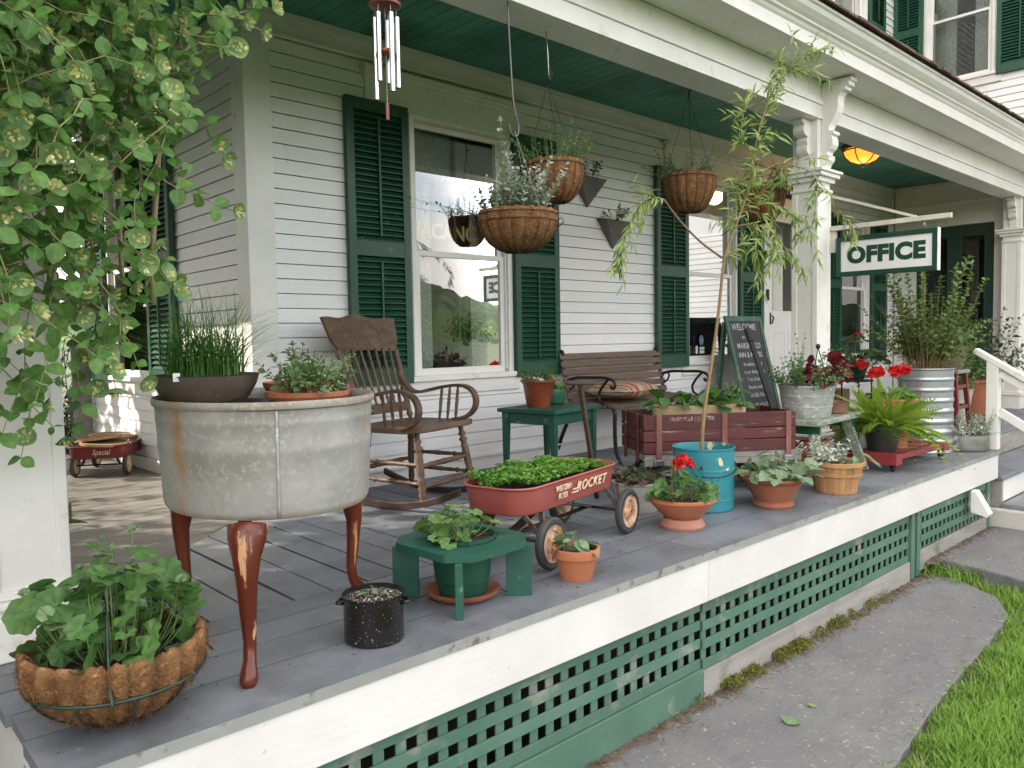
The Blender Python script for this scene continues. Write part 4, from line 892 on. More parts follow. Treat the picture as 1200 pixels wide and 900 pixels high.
# --- basket standing on the floor at the corner
t = thing('coir_basket', 'large coir lined wire basket of geranium leaves standing on the porch floor corner', 'planter', (-1.317, .222, .004))
coir_bowl(t, .194, .155, 20, 41, lip=.025, rb=.30, fuzz=2600, wire=GRNWIRE, wr=.0032, ring=(.66,), ribs=10, fl=.17)
soil(t, .18, .140, seed=3)
ger_plant(42, (0.0, .01, .13), .175, .28, 100, .082, parent=t, low=.10, flat=.5, up=.55, jit=.48, spread=.5)
sprigs(43, (-.02, .02, .1), 12, .33, .07, (.0, .5), .05, T_GERS, .045, .04, LF_SAGE, t, zup=.9)
mw = MB(); mw.tube(smooth_pts([(-.07, -.205, .10), (-.06, -.15, .17), (-.04, -.08, .26), (-.015, -.01, .32), (.01, .02, .335), (.05, .02, .32), (.12, -.02, .24), (.205, -.06, .11)], 40, 4), .0034, 6); mw.tube(smooth_pts([(.0, .01, .33), (.05, .09, .27), (.05, .20, .12)], 20, 3), .0034, 6); mw.build('hanger', GRNWIRE, t, smooth='all')

# --- zinc washtub standing on four chair legs
tub = thing('washtub_planter', 'galvanised oval washtub with rust streaks on four chipped mahogany legs', 'planter', (-.785, .51, 0))
TA, TB, TR = .318, .385, -.12
def ov(fr, z): return z
prof = [(0, .405), (.90, .405), (.915, .412), (.925, .425), (.94, .50), (.953, .575), (.959, .582), (.960, .60), (.957, .608), (.964, .655), (.969, .66), (.970, .672), (.967, .68), (.975, .70), (.995, .705), (1.0, .715), (.992, .725), (.98, .722), (.965, .70), (.94, .60), (.90, .43), (0, .425)]
mb = MB(); mb.lathe(prof, 96, sx=TA, sy=TB, rot=TR); th_ = np.tile(np.linspace(0, 2 * PI, 96, endpoint=False), len(prof)); zz_ = np.repeat([p[1] for p in prof], 96); oo_ = np.repeat(np.arange(len(prof)) < 17, 96)
def streak(a, w_, z0, k): return k * np.exp(-(((th_ - a + PI) % (2 * PI) - PI) / w_) ** 2) * np.clip((zz_ - z0) / .1 + .4, 0, 1)
st_ = streak(rad(199), .075, .40, 1.0) + streak(rad(203), .03, .5, .7) + streak(rad(-24), .06, .42, .85) + streak(rad(-33), .03, .62, .6) + streak(rad(-50), .03, .6, .4)
mb.E[0] = np.clip(np.where(oo_, st_, 0) + .5 * ((zz_ < .42) & oo_) + .25 * (zz_ > .70), 0, 1)
TUBM = stain(mat('streaked_zinc', (.27, .268, .245), (.35, .35, .325), rough=.6, metal=.15, scale=9, c3=(.22, .205, .17), s3=3, lo3=.48, hi3=.72, c4=(.38, .38, .36), s4=60, lo4=.52, hi4=.72, bump=.15, bscale=40), (.36, .19, .075), 16, .30, .62, (1.3, 1.3, .6))
tb = mb.build('tub', TUBM, tub, smooth=45)
def on_tub(a, z, k=1.0):
    q = np.interp(z, [.412, .425, .5, .575, .606, .655, .7], [.915, .925, .94, .955, .957, .966, .975]) * k
    x, y = TA * q * math.cos(a), TB * q * math.sin(a); return np.array([x * math.cos(TR) - y * math.sin(TR), x * math.sin(TR) + y * math.cos(TR), z])
mb = MB()
sa = rad(-107)
mb.tube([on_tub(sa, z, 1.004) for z in np.linspace(.41, .70, 12)], .0045, 6); mb.build('seam', GALV, tb, smooth='all')
r_ = rs(50)
for (a, w0, z0, jit) in ():
    mb = MB(); nz_ = 14; V = []; F = []
    for i in range(nz_):
        z = z0 + (.70 - z0) * i / (nz_ - 1); wd = w0 * (.6 + .3 * math.sin(i * 1.3) + .2 * (1 - i / nz_)) * (.4 if i in (0, nz_ - 1) else 1)
        for s_ in (-1, 0, 1): V.append(on_tub(a + s_ * wd + r_.normal(0, jit * .3), z, 1.006 if s_ == 0 else 1.001))
        if i: b = i * 3; F += [[b - 3, b - 2, b + 1, b], [b - 2, b - 1, b + 2, b + 1]]
    mb.add(V, F); mb.build('rust_streak', mat('rust_streak', (.33, .15, .045), (.42, .27, .12), rough=.85, scale=14, stretch=(3, 3, .5), c3=(.40, .38, .32), s3=24, lo3=.5, hi3=.62, bump=.3), tb, smooth='all')
mb = MB()
for z in (.655, .672): 
    p = on_tub(rad(-22), z, 1.01); mb.lathe([(0, .008), (.008, .006), (.01, 0), (0, 0)], 12, (p[0], p[1], p[2] - .004))
mb.build('bolt', BLKM, tb, smooth='all')
mb = MB()
def cab_leg(top, foot, out):
    o = np.array(out, float); top = np.array(top, float); foot = np.array(foot, float); P = []; R = []
    for u, k, rr in ((0, .0, .052), (.08, .06, .05), (.2, .16, .036), (.35, .16, .027), (.55, .03, .0215), (.75, -.12, .017), (.86, -.10, .017), (.93, .02, .023), (.97, .06, .0235), (1, .04, .017)):
        P.append(top + (foot - top) * u + o * k * .14); R.append(rr)
    m = MB(); m.tube(P, R, 10); return m
for ft in ((-1.028, .145), (-.43, .585), (-.925, .90), (-.66, .98)):
    f_ = np.array([ft[0] + .785, ft[1] - .51, 0.0]); u = f_ / np.linalg.norm(f_); top = f_ * .86; top[2] = .404
    cab_leg(top, f_, u).build('leg', MAHOG, tub, smooth='all')
soil(tub, .93, .665, TA, TB, TR, 5, mat('dark_wet_soil', (.02, .016, .012), (.035, .028, .02), rough=.8, scale=40))
# pots standing in the tub
t = thing('chive_bowl', 'wide rusty dark bowl of tall chives standing in the washtub', 'potted herb', (-.905, .66, .672))
potmesh(t, [(.075, .0), (.095, .012), (.128, .045), (.150, .085), (.158, .112), (.162, .115)], mat('rusty_dark_bowl', (.085, .062, .045), (.13, .10, .075), rough=.6, scale=8, c3=(.22, .16, .11), s3=12, lo3=.6, hi3=.75, bump=.3))
soil(t, .152, .10, seed=6)
mb = MB(); r_ = rs(51); n = 520; a = r_.uniform(0, 2 * PI, n); q = np.sqrt(r_.uniform(0, 1, n)) * .115
blades(mb, np.stack([q * np.cos(a), q * np.sin(a), np.full(n, .095)], -1), r_.uniform(.15, .33, n), np.full(n, .0015), np.abs(r_.normal(.8, .5, n)), 5, None, r_)
n = 46; a = r_.uniform(0, 2 * PI, n); blades(mb, np.stack([.08 * np.cos(a), .08 * np.sin(a), np.full(n, .1)], -1), r_.uniform(.26, .36, n), np.full(n, .0011), r_.uniform(.9, 1.5, n), 7, None, r_)
mb.build('foliage', LF_CHIV, t, smooth='all')
mb = MB(); mb.box(-.135, -.115, -.10, -.098, .10, .125); mb.build('plant_tag', WLET, t)
t = thing('herb_pot', 'shallow terracotta bowl of bushy oregano at the near rim of the washtub', 'potted herb', (-.645, .50, .672))
potmesh(t, [(.085, -.03), (.105, .0), (.125, .035), (.13, .04), (.132, .055)], TERRA); soil(t, .12, .04, seed=7)
sprigs(52, (0, 0, .03), 34, .165, .08, (.0, .95), .10, T_OVALS, .036, .017, LF_HERB, t, pair=True, sr=.0015, stems=STEMB)
sprigs(53, (-.02, -.09, .04), 1, .15, .01, (.9, 1.1), .75, T_OVALS, .028, .018, LF_SAGE, t, pair=True, az=(-1.7, -1.6), name='trailing_sprig')
t = thing('parsley_pot', 'terracotta pot of bright curly parsley behind the oregano in the washtub', 'potted herb', (-.575, .69, .672))
potmesh(t, [(.07, -.03), (.10, .02), (.115, .06), (.118, .062), (.12, .075)], TERRA); soil(t, .11, .06, seed=8)
sprigs(54, (.02, 0, .05), 24, .13, .06, (.0, .9), .08, T_GERS, .026, .018, leafmat('parsley_leaves', (.11, .26, .03), (.17, .34, .05)), t, zup=.8)
mb = MB(); mb.lathe([(0, 0), (.11, 0), (.135, .008), (.14, .014), (.128, .014), (.10, .006), (0, .006)], 40); tag(mb.build('saucer', BLKM, None, smooth=40, loc=(-.945, .45, .70)), 'dark metal saucer rim lying in the washtub beneath the chive bowl', 'saucer')

# --- black enamel stock pot
t = thing('enamel_pot', 'black speckled enamel stock pot with one small seedling on the porch edge', 'planter', (-.622, .186, .0008))
potmesh(t, [(.082, .0), (.088, .006), (.088, .128), (.090, .134), (.0925, .136), (.0925, .139)], ENAM, .004, n=56)
for s_ in (-1, 1):
    mb = MB(); mb.tube([(s_ * .088 * .66 - .022, s_ * -.088 * .74 * 1 + 0, .10), ] if False else [(s_ * (.086 * .74) + .018 * .67, s_ * (-.086 * .67) + .018 * .74, .112), (s_ * (.104 * .74) + .018 * .67, s_ * (-.104 * .67) + .018 * .74, .114), (s_ * (.104 * .74) - .018 * .67, s_ * (-.104 * .67) - .018 * .74, .114), (s_ * (.086 * .74) - .018 * .67, s_ * (-.086 * .67) - .018 * .74, .112)], .0055, 8); mb.build('handle', ENAM, t, smooth='all')
soil(t, .086, .125, seed=9, m=mat('perlite_soil', (.03, .022, .018), (.05, .036, .028), rough=.9, scale=70, c3=(.6, .58, .54), s3=130, lo3=.56, hi3=.6, bump=1, bscale=110, bdist=.006))
ger_plant(55, (.01, .01, .125), .022, .035, 5, .034, LF_SAGE, T_OVAL, t)

# --- little green stool with a potted geranium through its top
st = thing('plant_stool', 'small square green wooden stool with clipped corners and a round hole', 'stool', (-.193, .296, 0), rad(3))
mb = MB(); hw, c_ = .19, .07; P = [(-hw + c_, -hw), (hw - c_, -hw), (hw, -hw + c_), (hw, hw - c_), (hw - c_, hw), (-hw + c_, hw), (-hw, hw - c_), (-hw, -hw + c_)]
n = 64; hole = [(.118 * math.cos(a), .118 * math.sin(a)) for a in np.linspace(0, 2 * PI, n, endpoint=False)]
outer = []
for a in np.linspace(0, 2 * PI, n, endpoint=False):
    d = np.array([math.cos(a), math.sin(a)]); best = 9
    for k in range(8):
        p, q = np.array(P[k]), np.array(P[(k + 1) % 8]); e = q - p; den = d[0] * e[1] - d[1] * e[0]
        if abs(den) > 1e-9:
            s_ = (p[0] * e[1] - p[1] * e[0]) / den; u = (p[0] * d[1] - p[1] * d[0]) / den
            if s_ > 0 and -1e-6 <= u <= 1 + 1e-6: best = min(best, s_)
    outer.append(tuple(d * best))
V = [(x, y, z) for z in (.178, .203) for ring_ in (outer, hole) for (x, y) in ring_]; F = []
for i in range(n):
    j = (i + 1) % n; F += [[2 * n + i, 2 * n + j, 3 * n + j, 3 * n + i], [i, n + i, n + j, j], [i, j, 2 * n + j, 2 * n + i], [n + i, 3 * n + i, 3 * n + j, n + j]]
mb.add(V, F); mb.build('seat', CGREEN, st, smooth=30)
for sx in (-1, 1):
    for sy in (-1, 1):
        mb = MB(); mb.bar((sx * .130, sy * .130, .089), (sx * .192 - sx * .028, sy * .192 - sy * .028, .089), .024, .1775) if False else mb.prism([(.185, -.012), (.245, -.012), (.245, .012), (.185, .012)] if False else [(.150, -.012), (.238, -.012), (.238, .012), (.150, .012)], 0, .1776, lambda u, v, a: (sx * (u - v) * .7071, sy * (u + v) * .7071, a))
        mb.build('leg', CGREEN, st, bevel=.002)
t = thing('stool_pot', 'dark green plastic pot of round leaved geranium sunk in the small green stool', 'potted plant', (-.19, .30, 0))
mb = MB(); mb.lathe([(0, .002), (.10, .002), (.125, .018), (.13, .03), (.118, .03), (.095, .014), (0, .014)], 40); mb.build('saucer', TERRAD, t, smooth=40)
potmesh(t, [(.082, .015), (.090, .06), (.094, .063), (.110, .198), (.117, .2035), (.118, .216)], DGPLAS, .004); soil(t, .108, .203, seed=10)
ger_plant(56, (0, 0, .195), .14, .13, 38, .068, leafmat('stool_geranium_leaves', (.10, .21, .055), (.18, .30, .09), cv=(.3, .38, .18)), parent=t, low=.3)

# --- small terracotta pot
t = thing('terracotta_pot', 'small plain terracotta pot with a young pale seedling on the porch edge', 'potted plant', (.231, .156, .0008))
potmesh(t, [(.058, 0), (.078, .082), (.0865, .0825), (.0885, .112), (.0875, .1145)], TERRA, .009, n=48); soil(t, .076, .098, seed=11)
ger_plant(57, (.0, 0, .095), .055, .07, 15, .064, LF_SAGE, T_HEART, t, low=.4)

# --- red coaster wagon full of sprouts
wg = thing('red_wagon', 'faded red metal wagon full of green sprouts, stencilled ROCKET, on rusty wheels', 'wagon', (.4697, .5535, 0), rad(12.5))
def rrect(L_, W_, r, n=8):
    P = []
    for cx, cy, a0 in ((L_ / 2 - r, W_ / 2 - r, 0), (-L_ / 2 + r, W_ / 2 - r, 90), (-L_ / 2 + r, -W_ / 2 + r, 180), (L_ / 2 - r, -W_ / 2 + r, 270)):
        P += [(cx + r * math.cos(rad(a0 + 90 * k / n)), cy + r * math.sin(rad(a0 + 90 * k / n))) for k in range(n + 1)]
    return P
def wagon_body(t, L_, W_, r, z0, z1, m, flare=.012):
    mb = MB(); O = rrect(L_, W_, r); n = len(O); lev = []
    for (k, z) in ((-.012 - flare, z0), (-.004 - flare, z0 + .004), (-flare, z0 + .012), (0, z1 - .008), (.006, z1 - .008), (.010, z1 - .003), (.006, z1 + .002), (-.002, z1), (-.004, z1 - .004), (-flare - .004, z0 + .016), (-flare - .02, z0 + .012)):
        lev.append([(x * (1 + 2 * k / L_), y * (1 + 2 * k / W_), z) for x, y in O])
    V = [p for l in lev for p in l]; F = []
    for i in range(len(lev) - 1):
        for j in range(n): F.append([i * n + j, i * n + (j + 1) % n, (i + 1) * n + (j + 1) % n, (i + 1) * n + j])
    F.append(list(range(n))[::-1]); F.append([(len(lev) - 1) * n + j for j in range(n)])
    mb.add(V, F); return mb.build('body', m, t, smooth=35)
BL, BW = .80, .32; ox, oy = .05, -.03
body = wagon_body(wg, BL, BW, .10, .207, .318, REDP)
def wheel(t, c, r, wd, hubm, axis=(0, 1, 0), rim=.72, tire=RUBBER, face=-1):
    """wheel lying in the xz plane of the wagon"""
    prof = [(rim * r, -wd * .42), (rim * r + .004, -wd * .5), (r * .93, -wd * .5), (r, -wd * .25), (r, wd * .25), (r * .93, wd * .5), (rim * r + .004, wd * .5), (rim * r, wd * .42), (rim * r, -wd * .42)]
    mb = MB(); mb.lathe(prof, 36)
    for a in mb.V: a[:] = np.stack([a[:, 0], a[:, 2], a[:, 1]], -1) + np.array(c)
    w = mb.build('wheel', tire, t, smooth=40)
    s = face
    hub = [(0, s * wd * .62), (.010, s * wd * .62), (.011, s * wd * .35), (.022, s * wd * .32), (.028, s * wd * .18), (rim * r * .62, s * wd * .15), (rim * r * .72, s * wd * .34), (rim * r * .9, s * wd * .34), (rim * r * .995, s * wd * .48), (rim * r * .995, -s * wd * .4), (0, -s * wd * .4)]
    mb = MB(); mb.lathe(hub, 32)
    for a in mb.V: a[:] = np.stack([a[:, 0], a[:, 2], a[:, 1]], -1) + np.array(c)
    mb.build('rim', hubm, w, smooth=35); return w
RUSTH = mat('rusty_hub', (.34, .13, .045), (.55, .42, .30), rough=.8, scale=26, lo=.42, hi=.6, c3=(.10, .045, .025), s3=22, lo3=.55, hi3=.66, bump=.4)
xa = .325
for x, y, r in ((-xa, -.172, .1), (-xa, .172, .1), (xa, -.172, .1), (xa, .172, .1)): wheel(wg, (x + ox, y + oy, r), r, .03, RUSTH, face=-1)
mb = MB()
for x in (-xa, xa): mb.tube([(x + ox, -.192 + oy, .1), (x + ox, .192 + oy, .1)], .007, 8)
mb.tube([(-xa + ox, 0, .1), (xa + ox, 0, .1)], .009, 8); mb.build('axle', BLKM, wg, smooth='all')
mb = MB()
for x in (-xa, xa):
    for y in (-.14, .14):
        for dx in (-.06, .06): mb.bar((x + ox, y + oy, .1), (x + ox + dx, y * .75 + oy * .5, .207), .022, .004, up=(1, 0, 0))
mb.bar((xa + ox, 0, .1), (-.05, 0, .205), .05, .006); mb.bar((-xa + ox, 0, .1), (.05, 0, .205), .05, .006); mb.build('undercarriage', mat('bare_rusty_steel', (.20, .16, .13), (.28, .25, .22), rough=.5, metal=.6, scale=20, c3=(.16, .07, .03), s3=20, lo3=.5, hi3=.65), wg, bevel=.001)
mb = MB(); O = np.array(rrect(BL - .03, BW - .03, .09)); V = [(x, y, .298) for x, y in O] + [(0, 0, .30)]; n = len(O); mb.add(V, [[i, (i + 1) % n, n] for i in range(n)]); mb.build('soil', SOIL, wg)
mb = MB(); r_ = rs(60); n = 2900; x = r_.uniform(-BL / 2 + .018, BL / 2 - .075, n); y = r_.uniform(-BW / 2 + .014, BW / 2 - .014, n)
okk = ~((np.abs(x) > BL / 2 - .1) & (np.abs(y) > BW / 2 - .08) & (np.hypot(np.abs(x) - BL / 2 + .1, np.abs(y) - BW / 2 + .1) > .085)); x, y = x[okk], y[okk]; n = len(x)
h = (.022 + .028 * (1 + np.sin(x * 21) * np.sin(y * 27 + 1)) / 2 + r_.uniform(-.008, .016, n)) * np.clip((BL / 2 - .03 - x) / .2, .45, 1); p0 = np.stack([x, y, np.full(n, .297)], -1); top = p0 + np.stack([r_.normal(0, .006, n), r_.normal(0, .006, n), h], -1)
for k in range(3):
    a = r_.uniform(0, 2 * PI, n); mb.place(T_OVALS, top, np.stack([np.cos(a), np.sin(a), r_.normal(.25, .3, n)], -1), r_.normal(0, .35, (n, 3)) + (0, 0, 1), r_.uniform(.012, .021, n), r_.uniform(0, 1, n))
mb.build('foliage', LF_SPR, wg, smooth='all')
fm = frame((.11, -BW / 2 - .0075, .262), (1, 0, 0), (0, .1, 1))
text('ROCKET', .056, PALEL, 'lettering', body, frame((.115, -BW / 2 - .0035, .268), (1, 0, 0), (0, -.1, 1)), .0015, .0012, 1.05, shear=.25, spacing=1.15)
text('WESTERN\nFLYER', .032, PALEL, 'lettering', body, frame((-.115, -BW / 2 - .0035, .268), (1, 0, 0), (0, -.1, 1)), .0015, .0008, .8)
mb = MB(); mb.box(-.04, .0, -BW / 2 - .0065, -BW / 2 - .002, .262, .267); mb.box(-.05, .0, -BW / 2 - .0065, -BW / 2 - .002, .25, .255); mb.build('stripe', PALEL, body)
mb = MB(); h0 = np.array([BL / 2 - .02, -.02, .31]); h1 = np.array([.289, -.016, .668]); mb.bar(h0, h1, .022, .018, up=(0, 1, 0)); mb.bar(h0, (BL / 2 + .03, -.02, .13), .022, .018, up=(0, 1, 0)); hd = mb.build('handle', DKWOOD, wg, bevel=.003)
mb = MB(); gd = np.array([.55, -.83, 0.0]); mb.bar(h1 - gd * .065 + (0, 0, .01), h1 + gd * .065 + (0, 0, .01), .03, .022); mb.build('grip', DKWOOD, hd, bevel=.006)
# ------------------------------------------------------------------ rocking chair
ch = thing('rocking_chair', 'carved press back oak rocking chair with bent arms by the tall window', 'rocking chair', (.645, 1.735, 0), rad(17))
def spindle(p, q, r, n=9, k=24, beads=(.22, .5, .78)):
    m = MB(); t = np.linspace(0, 1, k); P = np.array(p, float) + (np.array(q, float) - np.array(p, float)) * t[:, None]
    R = r * (.75 + .35 * np.sin(PI * t)); 
    for b in beads: R = R + r * .42 * np.exp(-((t - b) / .022) ** 2) - r * .22 * np.exp(-((t - b - .045) / .015) ** 2) - r * .22 * np.exp(-((t - b + .045) / .015) ** 2)
    m.tube(P, R, n); return m
# local axes: -y is forwards, x sideways
wx = .235
for s in (-1, 1):
    mb = MB(); pts = []
    for a in np.linspace(-.46, .40, 17):
        pts.append((s * wx, a, .022 + 1.05 - math.sqrt(1.05 ** 2 - a * a)))
    mb.prism([(p[1], p[2] - .018) for p in pts] + [(p[1], p[2] + .018) for p in pts[::-1]], s * wx - .013, s * wx + .013, lambda u, v, a: (a, u, v))
    rk = mb.build('rocker', DKWOOD, ch, bevel=.003)
    spindle((s * wx, -.235, .045), (s * .20, -.175, .405), .019, beads=(.12, .2, .3, .78, .86)).build('leg', BRWOOD, ch, smooth='all')
    spindle((s * wx, .20, .04), (s * .18, .155, .40), .018, beads=(.15, .3, .8)).build('leg', BRWOOD, ch, smooth='all')
    spindle((s * .228, -.222, .145), (s * .215, .185, .15), .011).build('stretcher', BRWOOD, ch, smooth='all')
    spindle((s * .215, -.207, .24), (s * .20, .175, .24), .011).build('stretcher', BRWOOD, ch, smooth='all')
for y, z, w_ in ((-.225, .13, .226), (-.205, .235, .215), (.185, .2, .205)):
    spindle((-w_, y, z), (w_, y, z), .013, beads=(.2, .5, .8)).build('stretcher', BRWOOD, ch, smooth='all')
mb = MB(); n = 40; th = np.linspace(0, 2 * PI, n, endpoint=False)
sq = lambda c: np.sign(c) * np.abs(c) ** .42
V = []
for (k, z) in ((.93, .398), (1.0, .405), (1.0, .428), (.98, .434), (.80, .424), (.4, .418)):
    V.append(np.stack([.255 * k * sq(np.cos(th)) * (1 - .08 * np.sin(th)), -.03 + .235 * k * sq(np.sin(th)), np.full(n, z) + .012 * (np.sin(th) < 0) * -np.sin(th)], -1))
V = np.concatenate(V); i = np.arange(5)[:, None]; j = np.arange(n)[None, :]; j2 = (j + 1) % n
F = [list(f) for f in np.stack([i * n + j, i * n + j2, (i + 1) * n + j2, (i + 1) * n + j], -1).reshape(-1, 4)] + [list(range(n))[::-1], [5 * n + k for k in range(n)]]
mb.add(V, F); mb.build('seat', BRWOOD, ch, smooth=40)
bt = lambda x, u: np.array([x, .175 + .175 * u + .02 * u * u - .0 * abs(x), .42 + .60 * u])      # back plane, u up
for s in (-1, 1):
    spindle(bt(s * .21, 0), bt(s * .248, .70), .017, beads=(.1, .35, .42, .9, .95)).build('back_post', BRWOOD, ch, smooth='all')
for k in range(7):
    f = (k - 3) / 3.3; spindle(bt(f * .17, .17), bt(f * .212, .70), .0085, beads=(.12, .62, .72, .92)).build('spindle', BRWOOD, ch, smooth='all')
mb = MB(); mb.bar(bt(-.205, .14), bt(.205, .14), .016, .055, up=(0, .3, 1)); mb.build('lower_rail', BRWOOD, ch, bevel=.005)
def crest_x(f): return f * .275
mb = MB(); cols = 41; rows = 15; V = []
for side in (0, 1):
    for jj in range(rows):
        for ii in range(cols):
            f = ii / (cols - 1) * 2 - 1; g = jj / (rows - 1)
            top = 1.0 + .012 * math.cos(f * PI * 2) - .025 * abs(f) ** 6 + .012 * math.exp(-(f / .22) ** 2)
            bot = .70 - .035 * (1 - f * f) * 1.0 + .02 * math.cos(f * PI)
            u = bot + (top - bot) * g; wv = .262 + .04 * g ** .8 - .02 * math.exp(-((g - .1) / .12) ** 2)
            p = bt(f * wv, u); p[1] += .028 * (1 - f * f) 
            e = math.hypot(f / .82, (g - .5) / .36)
            rel = 0
            if side == 0:
                ang = math.atan2((g - .5) / .36, f / .82)
                rel = .006 * math.exp(-((e - .86) / .07) ** 2) * (1 + .8 * math.sin(ang * 22)) + .006 * math.exp(-((e - .55) / .06) ** 2) + .004 * math.sin(f * 34) * math.sin(g * 21) * (.3 < e < 1.25) - .002 * math.exp(-((e - 1.1) / .05) ** 2)
            p[1] += -.010 - rel if side == 0 else .010
            V.append(p)
V = np.array(V); k = rows * cols; F = []
for side in (0, 1):
    for jj in range(rows - 1):
        for ii in range(cols - 1): a = side * k + jj * cols + ii; F.append([a, a + 1, a + cols + 1, a + cols])
for ii in range(cols - 1): F += [[ii, ii + 1, k + ii + 1, k + ii], [k - cols + ii, k - cols + ii + 1, 2 * k - cols + ii + 1, 2 * k - cols + ii]]
for jj in range(rows - 1): F += [[jj * cols, (jj + 1) * cols, k + (jj + 1) * cols, k + jj * cols], [jj * cols + cols - 1, (jj + 1) * cols + cols - 1, k + (jj + 1) * cols + cols - 1, k + jj * cols + cols - 1]]
mb.add(V, F); mb.build('crest_panel', BRWOOD, ch, smooth=50)
for s in (-1, 1):
    mb = MB(); a0 = bt(s * .222, .46); pts = [a0, a0 + (s * .012, -.04, -.085), a0 + (s * .025, -.10, -.125), (s * .265, .03, .605), (s * .272, -.09, .625), (s * .275, -.17, .622), (s * .272, -.225, .59), (s * .268, -.245, .54), (s * .262, -.235, .49), (s * .255, -.20, .455), (s * .25, -.16, .44), (s * .248, -.10, .432)]
    pts = np.array(pts, float); tt = np.linspace(0, len(pts) - 1, 40); pts = np.stack([np.interp(tt, range(len(pts)), pts[:, c]) for c in range(3)], -1)
    for _ in range(3): pts[1:-1] = (pts[:-2] + 2 * pts[1:-1] + pts[2:]) / 4
    for p, q in zip(pts[:-1], pts[1:]): mb.bar(p, q + (q - p) * .08, .042, .017, up=(1, 0, 0) if False else np.cross(q - p, (1, 0, 0)))
    mb.build('arm', BRWOOD, ch)
    for y in (-.115, -.06, -.005): spindle((s * .243, y, .43), (s * .268, y - .005, .615), .0085, beads=(.2, .5, .6, .85)).build('arm_spindle', BRWOOD, ch, smooth='all')

# ------------------------------------------------------------------ green side table and its two pots
tb_ = thing('side_table', 'small dark green wooden side table standing between the rocking chair and the bench', 'table', (1.69, 1.71, 0), rad(10))
mb = MB(); mb.box(-.262, .262, -.222, .222, .425, .45); mb.build('tabletop', CGREEN, tb_, bevel=.004)
mb = MB(); mb.box(-.215, .215, -.187, -.17, .355, .4248); mb.box(-.215, .215, .17, .187, .355, .4248); mb.box(-.232, -.215, -.17, .17, .355, .4246); mb.box(.215, .232, -.17, .17, .355, .4246); mb.build('apron', CGREEN, tb_, bevel=.002)
for sx in (-1, 1):
    for sy in (-1, 1):
        mb = MB(); mb.bar((sx * .222, sy * .178, .4244), (sx * .226, sy * .183, 0), .042, .042, up=(0, 1, 0), w2=.026, h2=.026); mb.build('leg', CGREEN, tb_, bevel=.002)
t = thing('glazed_pot', 'oxblood glazed pot of low green leaves on the left of the green side table', 'potted plant', (1.62, 1.74, .4505))
potmesh(t, [(.072, 0), (.078, .02), (.098, .14), (.107, .152), (.112, .158), (.112, .170)], OXBLOOD, .012); soil(t, .098, .155, seed=12)
sprigs(70, (0, 0, .14), 26, .105, .075, (.1, 1.1), .05, T_OVALS, .042, .02, LF_SHRUB, t)
mb = MB(); mb.lathe([(0, -.01), (.018, -.008), (.024, .004), (.015, .014), (0, .016)], 14, (-.05, -.07, .168)); mb.build('pebble', WLET, t, smooth='all')
t = thing('ribbed_pot', 'dark green ribbed glazed pot of yellow green lettuce leaves on the side table', 'potted plant', (1.82, 1.80, .4505))
potmesh(t, [(.058, 0), (.068, .01), (.076, .06), (.074, .10), (.078, .106), (.08, .118)], DGREEN, .01, fn=lambda r, z, th: (r * (1 + .035 * np.abs(np.cos(10 * th)) * (z < .098) * (z > .005)), z), n=80); soil(t, .068, .10, seed=13)
ger_plant(71, (0, 0, .1), .055, .085, 20, .06, leafmat('lettuce_leaves', (.16, .27, .06), (.24, .36, .09)), T_HEART, t)

# ------------------------------------------------------------------ slatted bench with iron ends and its cushion
be = thing('slat_bench', 'weathered slatted bench with black scrolled iron ends against the wall', 'bench', (2.92, 1.98, 0))
yb = lambda z: .155 + .09 * (z - .42) / .35
for k, z in enumerate(np.linspace(.455, .742, 6)):
    mb = MB(); mb.bar((-.615, yb(z) - .012, z), (.585, yb(z) - .012, z), .018, .046, up=(0, .25, 1), tint=(k * .37) % 1); mb.build('back_slat', SLATW, be, bevel=.004)
for k, y in enumerate(np.linspace(-.25, .13, 6)):
    mb = MB(); mb.bar((-.61, y, .415 - .02 * math.cos((y + .25) * 4)), (.585, y, .415 - .02 * math.cos((y + .25) * 4)), .056, .02, tint=(k * .53) % 1); mb.build('seat_slat', SLATW, be, bevel=.004)
for x in (-.585, .56):
    mb = MB()
    mb.tube([(x, *p) for p in smooth_pts([(.30, 0), (.25, .14), (.17, .28), (.15, .40), (.18, .55), (.235, .72), (.25, .765), (.24, .785), (.22, .775), (.225, .755)])], .014, 8)
    mb.tube([(x, *p) for p in smooth_pts([(.15, .40), (.0, .385), (-.15, .395), (-.24, .395), (-.27, .36), (-.265, .25), (-.27, .1), (-.315, 0)])], .014, 8)
    mb.tube([(x, *p) for p in smooth_pts([(.19, .565), (.10, .595), (-.05, .595), (-.18, .60), (-.25, .585), (-.275, .555), (-.265, .525), (-.24, .525), (-.235, .545)])], .011, 8)
    mb.tube([(x, *p) for p in smooth_pts([(-.20, .395), (-.13, .43), (-.12, .48), (-.16, .54), (-.21, .585)])], .010, 8)
    mb.tube([(x, *p) for p in smooth_pts([(.165, .50), (.12, .52), (.10, .56), (.12, .59)])], .008, 8)
    mb.build('iron_end', BLKM, be, smooth='all')
STR = bpy.data.materials.new('striped_cushion_cloth'); STR.use_nodes = True; nt = STR.node_tree; L = nt.links.new; p_ = nt.nodes['Principled BSDF']; p_.inputs['Roughness'].default_value = .95
a_ = N(nt, 'ShaderNodeAttribute', attribute_name='tint'); cr = N(nt, 'ShaderNodeValToRGB'); cr.color_ramp.interpolation = 'CONSTANT'
cols_ = [(.42, .33, .22), (.10, .035, .02), (.45, .36, .24), (.33, .035, .025), (.46, .38, .27), (.20, .12, .06), (.44, .35, .23), (.36, .04, .03), (.30, .22, .12), (.45, .37, .26)]
